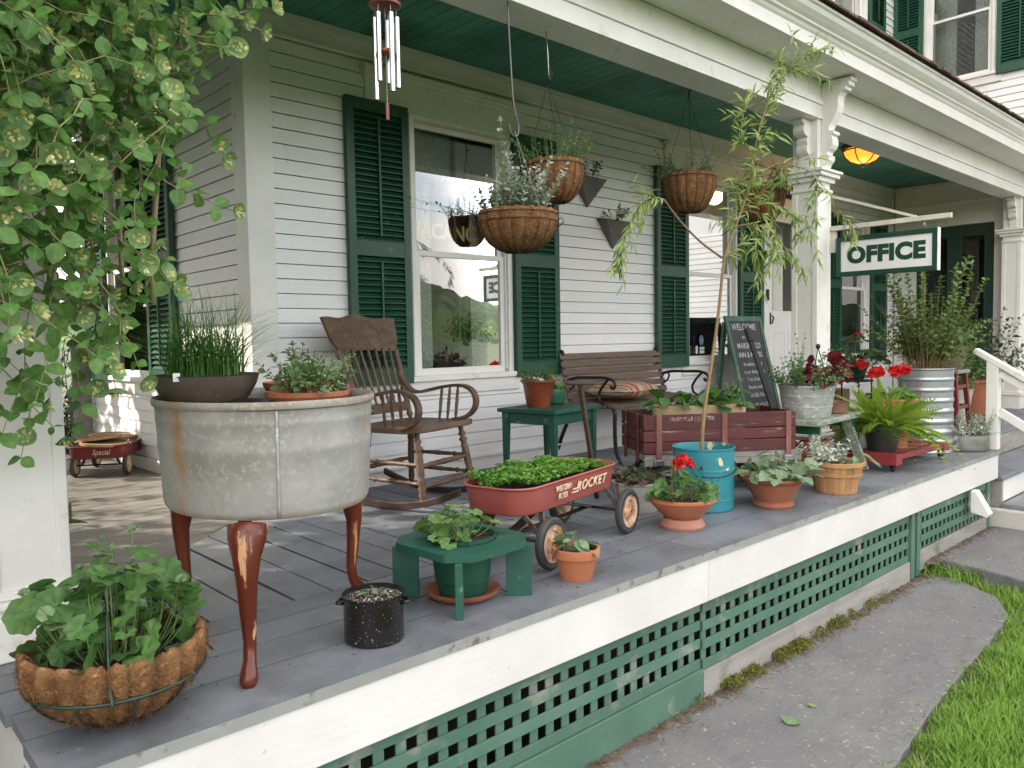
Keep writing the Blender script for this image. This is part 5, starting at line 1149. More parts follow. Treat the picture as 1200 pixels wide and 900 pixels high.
ps = np.cumsum([0, .09, .05, .12, .12, .07, .06, .10, .14, .08])
while len(cr.color_ramp.elements) < len(cols_): cr.color_ramp.elements.new(.5)
for e, c, q in zip(cr.color_ramp.elements, cols_, ps): e.position = q; e.color = (*c, 1)
mu = N(nt, 'ShaderNodeMath', operation='MULTIPLY'); mu.inputs[1].default_value = 2.4; fr_ = N(nt, 'ShaderNodeMath', operation='FRACT'); L(a_.outputs['Fac'], mu.inputs[0]); L(mu.outputs[0], fr_.inputs[0]); L(fr_.outputs[0], cr.inputs[0]); L(cr.outputs[0], p_.inputs['Base Color'])
cu = thing('cushion', 'red and cream striped cushion lying on the slatted bench seat', 'cushion', (2.66, 1.90, .432), rad(8))
mb = MB(); n = 34; V = []; T = []
for s in (1, -1):
    for a in np.linspace(-1, 1, n):
        for b in np.linspace(-1, 1, 20):
            k = (1 - abs(a) ** 3.2) * (1 - abs(b) ** 3.2); h = .085 * max(k, 0) ** .5 + .004 * math.sin(a * 9 + b * 3)
            V.append((a * .25 * (1 - .05 * abs(b)), b * .19 * (1 - .06 * abs(a)), .06 + s * h * .7)); T.append((a + 1) / 2)
F = []
for s in range(2):
    for i in range(n - 1):
        for j in range(19): q = s * n * 20 + i * 20 + j; F.append([q, q + 1, q + 21, q + 20])
mb.add(V, F, np.array(T)); mb.build('cover', STR, cu, smooth='all')
mb = MB(); r_ = rs(72)
for k in range(70): mb.tube([(.245, r_.uniform(-.17, .17), .06 + r_.uniform(-.02, .02)), (.275, r_.uniform(-.17, .17), .05), (.285 + r_.uniform(-.01, .01), r_.uniform(-.17, .17), .02)], .002, 4)
mb.build('fringe', mat('cushion_fringe', (.05, .035, .025)), cu)

# ------------------------------------------------------------------ big wooden coaster wagon
WA = math.atan2(-.495, .743)
ww = thing('wooden_wagon', 'weathered red wooden stake sided wagon with black pull handle behind the teal bucket', 'wagon', (2.035, .782, 0), WA)
WLn, WWd = .893, .388
mb = MB(); mb.box(-WLn / 2 + .004, WLn / 2 + .05, -WWd / 2 + .004, WWd / 2 - .004, .20, .232); mb.box(-WLn / 2 + .01, WLn / 2 + .045, -WWd / 2 + .006, -WWd / 2 + .03, .165, .1998); mb.build('bed', GRAYW, ww, bevel=.003)
for s in (-1, 1):
    mb = MB()
    for k, (z0, z1) in enumerate(((.236, .298), (.303, .362), (.367, .450))): mb.box(-WLn / 2, WLn / 2, s * WWd / 2 - .008, s * WWd / 2 + .008, z0, z1, (k * .4 + .2) % 1)
    sd_ = mb.build('side_boards', REDW, ww, bevel=.003)
    for x in (-.36, .02, .40):
        mb = MB(); mb.box(x - .016, x + .016, s * (WWd / 2 + .0085) - .006 * (s < 0) - .0 * s, s * (WWd / 2 + .0085) + .006 + (0 if s < 0 else .0), .17, .452); mb.build('stake', mat('stake_wood', (.22, .10, .075), (.16, .06, .05), rough=.7, scale=5, stretch=(6, 6, 1), bump=.3), sd_, bevel=.003)
        mb = MB(); mb.box(x - .028, x + .028, s * (WWd / 2 + .012) - .012, s * (WWd / 2 + .012) + .012, .172, .205); mb.build('bracket', STEEL, sd_, bevel=.004)
    if s < 0:
        text('JANESVILLE COASTER', .030, FADEL, 'lettering', sd_, frame((-.17, -WWd / 2 - .0085, .424), (1, 0, 0), (0, 0, 1)), .0004, 0, .9, shear=.2)
for s in (-1, 1):
    mb = MB()
    for k, (z0, z1) in enumerate(((.236, .298), (.303, .362), (.367, .450))): mb.box(s * (WLn / 2 - .012) - .007, s * (WLn / 2 - .012) + .007, -WWd / 2 + .009, WWd / 2 - .009, z0, z1, (k * .3 + .4) % 1)
    for y in (-.1, .12): mb.box(s * (WLn / 2 + .002) - .006, s * (WLn / 2 + .002) + .006, y - .015, y + .015, .18, .451, .3)
    mb.build('end_boards', REDW, ww, bevel=.003)
for x in (-.30, .33):
    for y in (-.17, .17): wheel(ww, (x, y, .088), .088, .034, mat('grey_wheel_disc', (.30, .29, .27), (.2, .17, .14), rough=.6, scale=20), rim=.70)
mb = MB(); mb.bar((-.3, -.2, .09), (-.3, .2, .09), .03, .04); mb.bar((.33, -.2, .09), (.33, .2, .09), .03, .04); mb.bar((-.3, 0, .13), (-.3, 0, .2), .2, .05); mb.bar((.33, 0, .13), (.33, 0, .2), .2, .05); mb.build('axle', BLKM, ww)
mb = MB(); hb = np.array([WLn / 2 + .06, .02, .20]); ht = np.array([.30, .055, .85]); mb.bar(hb, ht, .028, .02, up=(0, 1, 0)); hd = mb.build('pull_handle', BLKM, ww, bevel=.004)
mb = MB(); dv = unit(ht - hb); mb.bar(ht - dv * .01, ht + dv * .075, .036, .034, up=(0, 1, 0)); mb.build('grip', BLKM, hd, bevel=.01)
t = thing('oval_planter', 'cream oval planter of broad green leaves standing inside the wooden wagon', 'planter', (2.02, .82, .2335), WA)
potmesh(t, [(.92, .0), (.95, .01), (1.0, .24), (1.02, .245), (1.02, .252)], CREAM, .02, sx=.285, sy=.11, n=56); soil(t, .96, .235, .285, .11, seed=14)
for k in range(3): ger_plant(73 + k, (-.17 + .17 * k, 0, .225), .14, .14, 20, .10, leafmat('planter_leaves', (.05, .14, .03), (.09, .20, .05)), T_HEART, t, low=.25, name='foliage')
sprigs(77, (.20, 0, .24), 8, .17, .05, (.1, .8), .06, T_OVALS, .035, .03, LF_HERB, t, pair=True)

# ------------------------------------------------------------------ stoneware pot, geranium bowl, teal bucket with willow
t = thing('stoneware_pot', 'pale grey ribbed pot of dark heuchera behind the red wagon wheel', 'potted plant', (1.29, .70, .0008))
potmesh(t, [(.100, 0), (.106, .01), (.122, .135), (.128, .14), (.131, .150)], CERAM, .01, n=64, fn=lambda r, z, th: (r * (1 + .006 * np.sin(z * 420)), z)); soil(t, .118, .14, seed=15)
ger_plant(80, (0, 0, .13), .12, .12, 46, .055, LF_PURP, T_GERS, t, low=.25); sprigs(81, (0, 0, .13), 12, .13, .05, (.1, .9), .05, T_POINT, .045, .02, LF_DARK, t)
t = thing('geranium_bowl', 'ribbed terracotta bowl with pedestal holding variegated geranium and one red flower head', 'potted plant', (1.146, .33, .0008))
mb = MB(); mb.lathe([(0, 0), (.100, 0), (.104, .012), (.09, .038), (.084, .044), (0, .044)], 44); mb.build('pedestal', mat('limed_terracotta', (.36, .14, .085), (.40, .20, .14), rough=.9, scale=8), t, smooth=35)
P = [(.074, .0445), (.095, .06)] + [(.10 + .045 * k / 8 + .0025 * (k % 2), .066 + .055 * k / 9) for k in range(9)] + [(.150, .122), (.155, .126), (.155, .136), (.148, .139)]
potmesh(t, P, TERRA, .012, n=56); soil(t, .135, .125, seed=16)
ger_plant(82, (-.01, 0, .11), .15, .15, 62, .058, LF_GER, T_GERS, t, low=.3); sprigs(83, (.07, -.02, .12), 7, .15, .03, (.3, 1.3), .35, T_OVALS, .040, .032, LF_VAR, t, pair=True, name='foliage', sr=.0018)
umbel(84, (.04, .03, .285), .045, t, (.0, .0, .15)); sprigs(85, (-.04, .04, .2), 4, .09, .03, (.0, .6), .1, T_POINT, .016, .03, LF_SAGE, t, name='bud')
bk = thing('teal_bucket', 'chipped teal painted metal bucket with wire bail holding a tall curly willow', 'planter', (1.565, .492, .0008))
potmesh(bk, [(.148, .0), (.152, .004), (.152, .05), (.1535, .052), (.1535, .058), (.152, .06), (.153, .20), (.1555, .202), (.1555, .21), (.153, .212), (.154, .305), (.158, .31), (.158, .317)], TEAL, .006, name='bucket', n=64)
mb = MB(); P = [(.158 * math.cos(a), .158 * math.sin(a), .235 - .055 * abs(math.sin(a * 1.0 + .6))) for a in np.linspace(rad(-150), rad(-15), 16)]; mb.tube(np.array(P) * (1.03, 1.03, 1), .0028, 6)
for a in (rad(-150), rad(-15)): mb.tube([(.152 * math.cos(a), .152 * math.sin(a), .23), (.172 * math.cos(a), .172 * math.sin(a), .225)], .006, 6)
ba = mb.build('bail', BLKM, bk, smooth='all'); mb = MB(); mb.tube([(.165 * math.cos(rad(-13)), .165 * math.sin(rad(-13)), .20), (.215 * math.cos(rad(-8)), .215 * math.sin(rad(-8)), .232)], .014, 10); mb.build('bail_grip', BASKW, ba, smooth='all')
soil(bk, .15, .27, seed=17)
wl = bk
B0 = np.array([1.565, .492, .0008])
def wp(pts): return smooth_pts([np.array(at(px, py, y=yy)) - B0 for px, py, yy in pts], 40, 2)
main = wp([(822, 545, .49), (823, 500, .49), (829, 455, .49), (838, 400, .49), (845, 340, .48), (848, 300, .47), (868, 250, .45), (880, 215, .44), (886, 160, .42), (905, 105, .38), (925, 78, .34), (950, 62, .30), (980, 54, .26)])
ms = MB(); ms.tube(main, np.linspace(.0105, .0018, len(main)), 8); mlf = MB()
br1 = wp([(846, 302, .48), (822, 285, .46), (799, 262, .44), (786, 245, .44), (778, 233, .44), (765, 231, .45), (750, 240, .46), (738, 262, .48), (730, 290, .5), (724, 312, .5)])
ms.tube(br1, np.linspace(.006, .0012, len(br1)), 6)
br2 = wp([(862, 265, .46), (880, 262, .44), (905, 268, .42), (925, 300, .4)]); br3 = wp([(882, 205, .44), (915, 190, .42), (950, 200, .40), (978, 235, .38), (990, 275, .38)]); br4 = wp([(870, 245, .45), (900, 238, .42), (938, 252, .40), (955, 280, .40)]); br5 = wp([(890, 150, .42), (905, 120, .4), (915, 90, .4), (912, 62, .4)]); br6 = wp([(848, 300, .47), (870, 285, .5), (890, 300, .5), (893, 345, .5)]); br7 = wp([(884, 180, .43), (865, 165, .42), (872, 130, .42), (885, 105, .42)])
for b in (br2, br3, br4, br5, br6, br7): ms.tube(b, np.linspace(.0035, .001, len(b)), 6)
r_ = rs(86); P = []; D = []; Nn = []; S = []
def wleaves(path, a, b, n, sz, dr=.9):
    for k in range(n):
        u = r_.uniform(a, b) * (len(path) - 1); i = int(u); p = path[i] + (path[min(i + 1, len(path) - 1)] - path[i]) * (u - i); d = unit(path[min(i + 1, len(path) - 1)] - path[max(i - 1, 0)])
        o = r_.normal(0, 1, 3); o -= d * np.dot(o, d); o = unit(o); P.append(p); D.append(d * .7 + o * .9 + np.array([0, 0, -.35 * dr])); Nn.append(o * .3 + np.array([-.2, -.5, .7]) + r_.normal(0, .3, 3)); S.append(sz * r_.uniform(.6, 1.2))
def twigs(path, a, b, n, Ln, droop, sz=.075):
    for k in range(n):
        u = int(r_.uniform(a, b) * (len(path) - 1)); p = path[u].copy(); d = unit(path[min(u + 1, len(path) - 1)] - path[max(u - 1, 0)]) * .7 + r_.normal(0, .6, 3); d = unit(d); tw = [p.copy()]
        for j in range(int(Ln * r_.uniform(.5, 1.2) / .03)):
            d = unit(d + r_.normal(0, .12, 3) + np.array([0, 0, -droop])); p = p + d * .03; tw.append(p.copy())
        if len(tw) < 3: continue
        ms.tube(tw, np.linspace(.002, .0007, len(tw)), 5, cap=False); wleaves(np.array(tw), .1, 1, int(len(tw) * 1.9), sz)
wleaves(main, .62, 1, 90, .078, .3); twigs(main, .5, .9, 20, .24, .03); twigs(main, .42, .62, 9, .22, .10)
wleaves(br1, .45, 1, 70, .07); twigs(br1, .5, 1, 12, .14, .16, .065)
for b, c in ((br2, .14), (br3, .12), (br4, .14), (br6, .14)): wleaves(b, .2, 1, 34, .075); twigs(b, .2, 1, 8, .24, c)
for b in (br5, br7): wleaves(b, .1, 1, 44, .07, 0); twigs(b, .1, 1, 6, .12, .0)
mlf.place(T_LANCE, P, D, Nn, S, r_.uniform(0, 1, len(P)))
ms.build('willow_stem', BARK, bk, smooth='all'); mlf.build('willow_foliage', LF_WIL, bk, smooth='all')
mb = MB(); mb.tube([main[6] + (.006 * math.cos(a), .006 * math.sin(a), .003 * a) for a in np.linspace(0, 14, 40)], .0012, 4); mb.build('twine_tie', BARK, bk)
# chalice pot and bushel basket
t = thing('chalice_pot', 'weathered terracotta urn with flared foot holding broad pale downy leaves', 'potted plant', (1.843, .257, .0008))
potmesh(t, [(.098, 0), (.102, .008), (.100, .026), (.078, .036), (.076, .05), (.082, .058), (.100, .075), (.135, .115), (.155, .132), (.166, .142), (.168, .152)], TERRAD, .012, n=56); soil(t, .15, .14, seed=18)
mb = MB(); mb.tube([(.081 * math.cos(a), .081 * math.sin(a), .044) for a in np.linspace(0, 2 * PI, 40, endpoint=False)], .007, 6, closed=True); mb.build('limed_band', CERAM, t, smooth='all')
ger_plant(88, (0, 0, .13), .18, .15, 62, .088, leafmat('downy_leaves', (.17, .26, .14), (.25, .35, .21), cv=(.3, .38, .24)), T_HEART, t, low=.2, up=.7)
t = thing('bushel_basket', 'light wood splint bushel basket planted with dusty miller and broad green leaves', 'planter', (2.40, .181, .0008))
mb = MB(); k = 22
for i in range(k):
    a0, a1 = 2 * PI * i / k + .012, 2 * PI * (i + 1) / k - .012; V = []
    for (r, z) in ((.104, 0), (.116, .06), (.130, .12), (.143, .172)):
        for a in (a0, (a0 + a1) / 2, a1): V.append((r * math.cos(a) * (1.004 if a == (a0 + a1) / 2 else 1), r * math.sin(a) * (1.004 if a == (a0 + a1) / 2 else 1), z))
    mb.add(V, [[b, b + 1, b + 4, b + 3] for b in (0, 1, 3, 4, 6, 7)], (i * .37) % 1)
mb.lathe([(0, .004), (.102, .004), (.125, .11), (.138, .17), (.1425, .171)], 44); mb.build('splints', BASKW, t)
mb = MB(); mb.lathe([(.1435, .152), (.1475, .152), (.149, .174), (.1425, .176), (.142, .155)], 48, tint=.6); mb.lathe([(.1315, .098), (.1345, .098), (.1375, .116), (.134, .117)], 48, tint=.45); mb.lathe([(.1045, .004), (.108, .004), (.1105, .02), (.107, .021)], 48, tint=.4); mb.build('hoop', BASKW, t, smooth=30)
soil(t, .135, .16, seed=19)
sprigs(89, (-.05, .02, .15), 20, .16, .07, (.1, .8), .02, tm_oval(.42, 4, .2, .3), .045, .016, LF_SILV, t, pair=True, name='silver_foliage')
ger_plant(90, (.06, -.02, .15), .12, .11, 14, .10, LF_SAGE, tm_oval(.42, 5, .15, .35), t, low=.3)

# ------------------------------------------------------------------ rustic low bench with planted tub and pan
lb = thing('low_bench', 'low rustic bench with peeling green plank top and splayed legs', 'bench', (2.80, .50, 0), rad(4))
PEEL = mat('peeling_green_plank', (.20, .26, .19), (.13, .20, .14), rough=.8, scale=6, stretch=(1, 6, 6), c3=(.32, .31, .27), s3=7, lo3=.5, hi3=.58, st3=(1.2, 5, 5), bump=.5, bscale=30)
mb = MB(); mb.box(-.36, .36, -.16, .0, .345, .378, .4); mb.box(-.355, .355, .005, .165, .345, .377, .7); mb.build('top', PEEL, lb, bevel=.005)
for sx in (-1, 1):
    for sy in (-1, 1): mb = MB(); mb.bar((sx * .25, sy * .09, .345), (sx * .36, sy * .17, 0.006), .06, .026, up=(1, 0, 0)); mb.build('leg', PEEL, lb, bevel=.003)
    mb = MB(); mb.box(sx * .27 - .012, sx * .27 + .012, -.14, .14, .29, .3448); mb.build('cleat', DGREEN, lb, bevel=.003)
t = thing('zinc_tub', 'small galvanised tub of variegated ivy and burgundy coleus on the low bench', 'planter', (2.70, .505, .379))
potmesh(t, [(.135, 0), (.137, .006), (.145, .06), (.148, .062), (.148, .068), (.146, .07), (.155, .125), (.158, .127), (.158, .133), (.156, .135), (.163, .178), (.168, .18), (.169, .19), (.165, .194)], GALV, .006, n=60); soil(t, .155, .18, seed=20)
sprigs(91, (-.05, -.02, .17), 42, .24, .12, (.2, 1.2), .12, T_OVALS, .036, .022, LF_VAR, t, pair=True)
sprigs(92, (.0, .05, .17), 10, .32, .10, (.0, .5), .0, T_OVALS, .034, .03, LF_SAGE, t, pair=True, name='foliage')
ger_plant(93, (.085, -.06, .18), .13, .22, 58, .095, LF_COL, T_HEART, t, stems=STEMB, name='coleus', low=.3)
mb = MB(); mb.tube([(.03, -.02, .2), (.06, -.04, .42)], .003, 6); mb.tube([(.14, -.06, .22), (.06, -.04, .42)], .003, 6); mb.lathe([(0, -.02), (.012, -.012), (.014, .0), (.01, .012), (0, .016)], 12, (.06, -.04, .425)); mb.build('wire_hanger', BLKM, t, smooth='all')
t = thing('copper_pan', 'shallow dull copper pan at the right end of the low bench', 'pan', (3.0, .47, .379))
potmesh(t, [(.072, 0), (.078, .006), (.082, .065), (.086, .072)], mat('dull_copper', (.30, .155, .11), (.38, .22, .17), rough=.5, metal=.5, scale=7), .004); soil(t, .078, .05, seed=21)
t = thing('clay_pot', 'old terracotta pot standing on the floor beneath the low bench', 'pot', (2.95, .62, .0008))
potmesh(t, [(.08, 0), (.11, .16), (.125, .161), (.128, .20)], TERRAD, .01); soil(t, .11, .18, seed=22)

# ------------------------------------------------------------------ red dolly with fern and geranium
dl = thing('plant_dolly', 'low red painted wooden dolly on black casters near the porch edge', 'dolly', (3.62, .31, 0), rad(-2))
mb = MB()
mb.box(-.42, -.33, -.16, .16, .045, .115, .3); mb.box(.34, .43, -.16, .16, .06, .112, .6); mb.box(-.33, .34, -.15, -.105, .075, .108, .5); mb.box(-.33, .34, .105, .15, .075, .108, .5); mb.box(-.33, .34, -.05, .05, .085, .105, .4)
mb.build('frame', mat('red_dolly_paint', (.26, .028, .030), (.20, .022, .024), rough=.5, scale=6, c3=(.30, .12, .09), s3=12, lo3=.64, hi3=.72, bump=.3, bscale=40), dl, bevel=.004)
for x in (-.37, .38):
    for y in (-.12, .12):
        mb = MB(); mb.lathe([(0, -.010), (.016, -.010), (.021, -.006), (.021, .006), (.016, .010), (0, .010)], 20)
        for a in mb.V: a[:] = np.stack([a[:, 0], a[:, 2], a[:, 1]], -1) + np.array((x, y, .0212))
        mb.box(x - .014, x + .014, y - .016, y - .0115, .015, .046 if x < 0 else .061); mb.box(x - .014, x + .014, y + .0115, y + .016, .015, .046 if x < 0 else .061); mb.build('caster', BLKM, dl, smooth=30)
t = thing('fern_pot', 'arching yellow green fern in a dark pot on the red dolly', 'potted plant', (3.36, .32, .109))
potmesh(t, [(.085, 0), (.088, .01), (.115, .15), (.122, .152), (.124, .175)], mat('dark_pot', (.025, .022, .022), rough=.5), .008); soil(t, .11, .16, seed=23)
mb = MB(); r_ = rs(94); n = 130; a = r_.uniform(0, 2 * PI, n); ti = r_.uniform(.1, 1.45, n); d = np.stack([np.sin(ti) * np.cos(a), np.sin(ti) * np.sin(a), np.cos(ti)], -1); rad3 = np.stack([np.cos(a), np.sin(a), np.zeros(n)], -1)
nr = np.cross(np.cross(d, (0, 0, 1.)), d); mb.place(tm_frond(22, 1, .13, .75), (np.array([0, 0, .15]) + rad3 * .04)[::2], d[::2], (nr + r_.normal(0, .35, (n, 3)))[::2], r_.uniform(.20, .36, n)[::2], r_.uniform(0, 1, n)[::2]); mb.place(tm_frond(18, 1, .15, .4), (np.array([0, 0, .15]) + rad3 * .05)[1::2], d[1::2], (nr + r_.normal(0, .35, (n, 3)))[1::2], r_.uniform(.16, .32, n)[1::2], r_.uniform(0, 1, n)[1::2])
mb.place(tm_frond(18, 1, .2, 1.1), [(.10, -.05, .17), (.12, -.02, .17), (.07, -.09, .17), (.0, -.1, .17), (-.08, -.08, .17)], [(1, -.5, .2), (1, -.2, .3), (.6, -.8, .25), (.1, -1, .2), (-.6, -.8, .2)], [(0, 0, 1)] * 5, [.36, .34, .36, .3, .3], [.8, .6, .7, .4, .5])
mb.build('foliage', LF_FERN, t, smooth='all')
t = thing('tall_terracotta_pot', 'tall terracotta pot of red geraniums on the red dolly behind the fern', 'potted plant', (3.60, .37, .109))
potmesh(t, [(.11, 0), (.112, .02), (.158, .275), (.172, .278), (.176, .325), (.172, .33)], TERRA, .012, n=52); soil(t, .155, .31, seed=24)
ger_plant(95, (0, 0, .30), .16, .11, 64, .060, leafmat('bright_geranium_leaves', (.09, .22, .04), (.15, .30, .06), cv=(.2, .34, .1)), T_GERS, t, low=.3)
for k, (x, y, z, R) in enumerate(((-.16, .02, .50, .052), (.09, -.03, .505, .060), (.0, .10, .49, .045))): umbel(96 + k, (x, y, z), R, t, (x * .3, y * .3, .33))
sprigs(99, (.14, -.06, .31), 6, .30, .02, (1.0, 1.5), .9, T_OVALS, .024, .034, LF_SAGE, t, name='trailing_vine', sr=.001)

# ------------------------------------------------------------------ corrugated bin with a shrub
t = thing('corrugated_planter', 'tall round corrugated steel bin planted with a twiggy green shrub', 'planter', (4.33, .40, .0008))
P = []
for i in range(91): z = .004 + .60 * i / 90; P.append((.182 + .0085 * math.cos(2 * PI * z / .0765), z))
P[-1] = (.188, .604); potmesh(t, [(.182, 0)] + P + [(.193, .608), (.193, .616)], mat('corrugated_steel', (.46, .48, .50), (.38, .40, .42), rough=.38, metal=.75, scale=5, bump=.05), .006, name='bin', n=64); soil(t, .175, .57, seed=25)
mbs = (MB(), MB())
sprigs(100, (0, 0, .57), 19, .88, .11, (.0, .62), .0, T_OVAL, .060, .024, LF_SHRUB, None, STEMB, sr=.0030, wob=.22, start=.12, pair=True, taper=.3, mbs=mbs)
r_ = rs(101)
sprigs(102, (0, 0, .62), 60, .56, .13, (.1, .95), .02, T_OVAL, .052, .022, LF_SHRUB, None, STEMB, sr=.002, wob=.3, start=.25, mbs=mbs)
sprigs(103, (.0, 0, .58), 16, .26, .16, (.4, 1.4), .15, T_OVALS, .04, .022, LF_SHRUB, None, STEMB, mbs=mbs)
mbs[0].build('foliage', LF_SHRUB, t, smooth='all'); mbs[1].build('stems', mat('tan_stems', (.30, .20, .10), (.22, .15, .07)), t, smooth='all')
for k, (x, y, z) in enumerate(((-.02, .03, 1.45), (.10, .05, 1.3))):
    mb = MB(); mb.tube([(x * .5, y * .5, .57), (x, y, z)], .006, 7); mb.build('cane', BARK, t, smooth='all')
# plant stand with geranium
t = thing('plant_stand', 'black wire plant stand on thin legs behind the corrugated bin', 'plant stand', (4.42, 1.0, 0))
mb = MB()
for z in (.50, .535): mb.tube([(.17 * math.cos(a), .17 * math.sin(a), z) for a in np.linspace(0, 2 * PI, 32, endpoint=False)], .006, 6, closed=True)
mb.lathe([(0, .498), (.165, .498), (.165, .504), (0, .504)], 30); mb.build('ring', BLKM, t, smooth=30)
for k in range(4): a = rad(45 + 90 * k); mb = MB(); mb.tube([(.17 * math.cos(a), .17 * math.sin(a), .55), (.18 * math.cos(a), .18 * math.sin(a), .0)], .007, 7); mb.build('leg', BLKM, t, smooth='all')
t = thing('stand_pot', 'dark green pot of round leaved red geranium on the black wire stand', 'potted plant', (4.42, 1.0, .5045))
potmesh(t, [(.10, 0), (.14, .13), (.15, .14)], DGPLAS, .006); soil(t, .13, .12, seed=26)
ger_plant(104, (0, 0, .1), .26, .26, 62, .085, LF_DARK if False else leafmat('stand_geranium_leaves', (.05, .13, .045), (.10, .20, .08)), T_GER, t, low=.2)
for k, (x, y, z, R) in enumerate(((.10, -.12, .20, .055), (-.18, -.16, .13, .05), (.02, -.05, .36, .028))): umbel(105 + k, (x, y, z), R, t, (x * .3, y * .3, .12))
sprigs(108, (-.12, -.16, .1), 8, .26, .05, (.4, 1.2), .15, T_OVALS, .04, .03, LF_VAR, t, pair=True, name='foliage')
t = thing('storage_box', 'plain brown cardboard box on the floor behind the plant stand', 'box', (4.62, 1.35, .0008), rad(6))
mb = MB(); mb.box(-.22, .22, -.18, .18, 0, .40); mb.build('box', mat('brown_card', (.15, .085, .045), (.12, .065, .035), rough=.9), t, bevel=.004)
mb = MB(); mb.box(-.221, -.002, -.181, .181, .4005, .404); mb.box(.002, .221, -.181, .181, .4005, .404); mb.build('flap', mat('brown_card_flap', (.19, .11, .06), (.15, .085, .045), rough=.9), t)
# aluminium pot
t = thing('aluminium_pot', 'dented aluminium cooking pot of silvery licorice plant at the porch corner', 'planter', (4.56, .20, .0008))
potmesh(t, [(.148, 0), (.156, .008), (.163, .02), (.166, .115), (.170, .12), (.171, .124)], ALU, .004, n=56); soil(t, .16, .105, seed=27)
sprigs(109, (0, 0, .1), 64, .20, .14, (.1, 1.25), .12, T_OVALS, .026, .017, LF_SILV, t, pair=True); sprigs(110, (.06, -.02, .1), 14, .2, .06, (.0, .7), .02, T_POINT, .045, .02, leafmat('yellow_green_sprigs', (.22, .26, .07), (.14, .2, .05)), t, name='yellow_sprigs'); sprigs(111, (.12, -.05, .1), 5, .26, .03, (1.1, 1.4), .06, T_OVALS, .028, .02, LF_SILV, t, az=(-.9, .3), name='trailing_sprigs', pair=True)
# red stool with fern tub
t = thing('red_stool', 'tall red painted wooden stool standing beyond the porch steps', 'stool', (5.34, .60, 0))
REDST = mat('red_stool_paint', (.16, .022, .022), (.12, .018, .018), rough=.5, scale=6)
mb = MB(); mb.box(-.15, .15, -.15, .15, .53, .56); mb.build('seat', GRAYW, t, bevel=.005)
for sx in (-1, 1):
    for sy in (-1, 1): mb = MB(); mb.bar((sx * .115, sy * .115, .53), (sx * .155, sy * .155, 0), .035, .035, up=(0, 1, 0)); mb.build('leg', REDST, t, bevel=.003)
mb = MB()
for z, k in ((.42, .125), (.25, .138)):
    for s in (-1, 1): mb.bar((-k, s * k, z), (k, s * k, z), .02, .03); mb.bar((s * k, -k, z - .001), (s * k, k, z - .001), .02, .03)
mb.build('stretcher', REDST, t, bevel=.002)
t = thing('wood_tub', 'old wooden tub of leafy fern on the tall red stool', 'planter', (5.34, .60, .5605))
potmesh(t, [(.13, 0), (.165, .16), (.172, .165), (.175, .20)], mat('old_tub_wood', (.13, .10, .065), (.09, .075, .05), rough=.8, scale=5, stretch=(3, 3, .6)), .014); soil(t, .15, .18, seed=28)
mb = MB(); r_ = rs(112); n = 44; a = r_.uniform(0, 2 * PI, n); ti = r_.uniform(.1, 1.3, n); d = np.stack([np.sin(ti) * np.cos(a), np.sin(ti) * np.sin(a), np.cos(ti)], -1); mb.place(T_FROND, np.array([0, 0, .17]) + d * (.03, .03, 0), d, np.cross(np.cross(d, (0, 0, 1.)), d), r_.uniform(.18, .3, n), r_.uniform(0, 1, n)); mb.place(tm_frond(16, 1, .16, 1.4), [(.14, -.08, .18), (.13, -.1, .18)], [(1, -.7, 0), (.9, -.9, .1)], [(0, 0, 1)] * 2, [.34, .3], [.3, .4]); mb.build('foliage', LF_SHRUB, t, smooth='all')
# leafy shrub in a pot by the green door
t = thing('door_shrub', 'dark leafy potted shrub beside the post to the right of the green door', 'potted plant', (7.35, .95, 0))
potmesh(t, [(.16, 0), (.22, .34), (.24, .345), (.24, .38)], TERRAD, .015); soil(t, .21, .36, seed=29)
sprigs(113, (0, 0, .35), 46, .75, .16, (.1, 1.15), .03, T_POINT, .09, .045, LF_DARK, t, STEMB, sr=.003)
t = thing('fern_planter', 'bushy fern in a low pot on the floor in front of the green door', 'potted plant', (6.55, .95, 0))
potmesh(t, [(.15, 0), (.20, .3), (.21, .32)], CERAM, .012); soil(t, .18, .3, seed=30)
sprigs(114, (0, 0, .3), 60, .5, .15, (.1, 1.3), .06, T_OVALS, .05, .03, LF_SHRUB, t)
# ------------------------------------------------------------------ chalkboard
cbd = thing('chalkboard_sign', 'freestanding green framed chalkboard with handwritten WELCOME, leaning back by the office window', 'sign', (4.60, 1.83, 0), 0)
tilt = .245
def cb(u, v, o=0):   # u along x, v up the leaning face, o outwards
    n_ = np.array([0, -1.0, tilt * 1.0]); n_ /= np.linalg.norm(n_); d = np.array([0, tilt, 1.0]); d /= np.linalg.norm(d)
    return np.array([u, -.0, 0]) + d * v + n_ * o
mb = MB(); wb, hb_ = .31, 1.08
for (u0, u1, v0, v1) in ((-wb, -wb + .045, 0, hb_), (wb - .045, wb, 0, hb_), (-wb + .045, wb - .045, hb_ - .05, hb_), (-wb + .045, wb - .045, .10, .15)): mb.add([cb(u, v, o) for v in (v0, v1) for o in (.0, .022) for u in (u0, u1)], MB.BF)
mb.add([(x, tilt * hb_ * .93 + o + (.10 if z < .5 else 0), z * 1.0) for z in (0, 1.0) for o in (0, .02) for x in (-wb, -wb + .06)], MB.BF); mb.add([(x, tilt * hb_ * .93 + o + (.10 if z < .5 else 0), z * 1.0) for z in (0, 1.0) for o in (0, .02) for x in (wb - .06, wb)], MB.BF)
mb.build('frame', LATT, cbd, bevel=.003)
mb = MB(); mb.add([cb(u, v, o) for v in (.1495, hb_ - .0495) for o in (.002, .012) for u in (-wb + .0445, wb - .0445)], MB.BF); pn = mb.build('slate', CHALKB, cbd)
vv = Vector(cb(0, 1) - cb(0, 0))
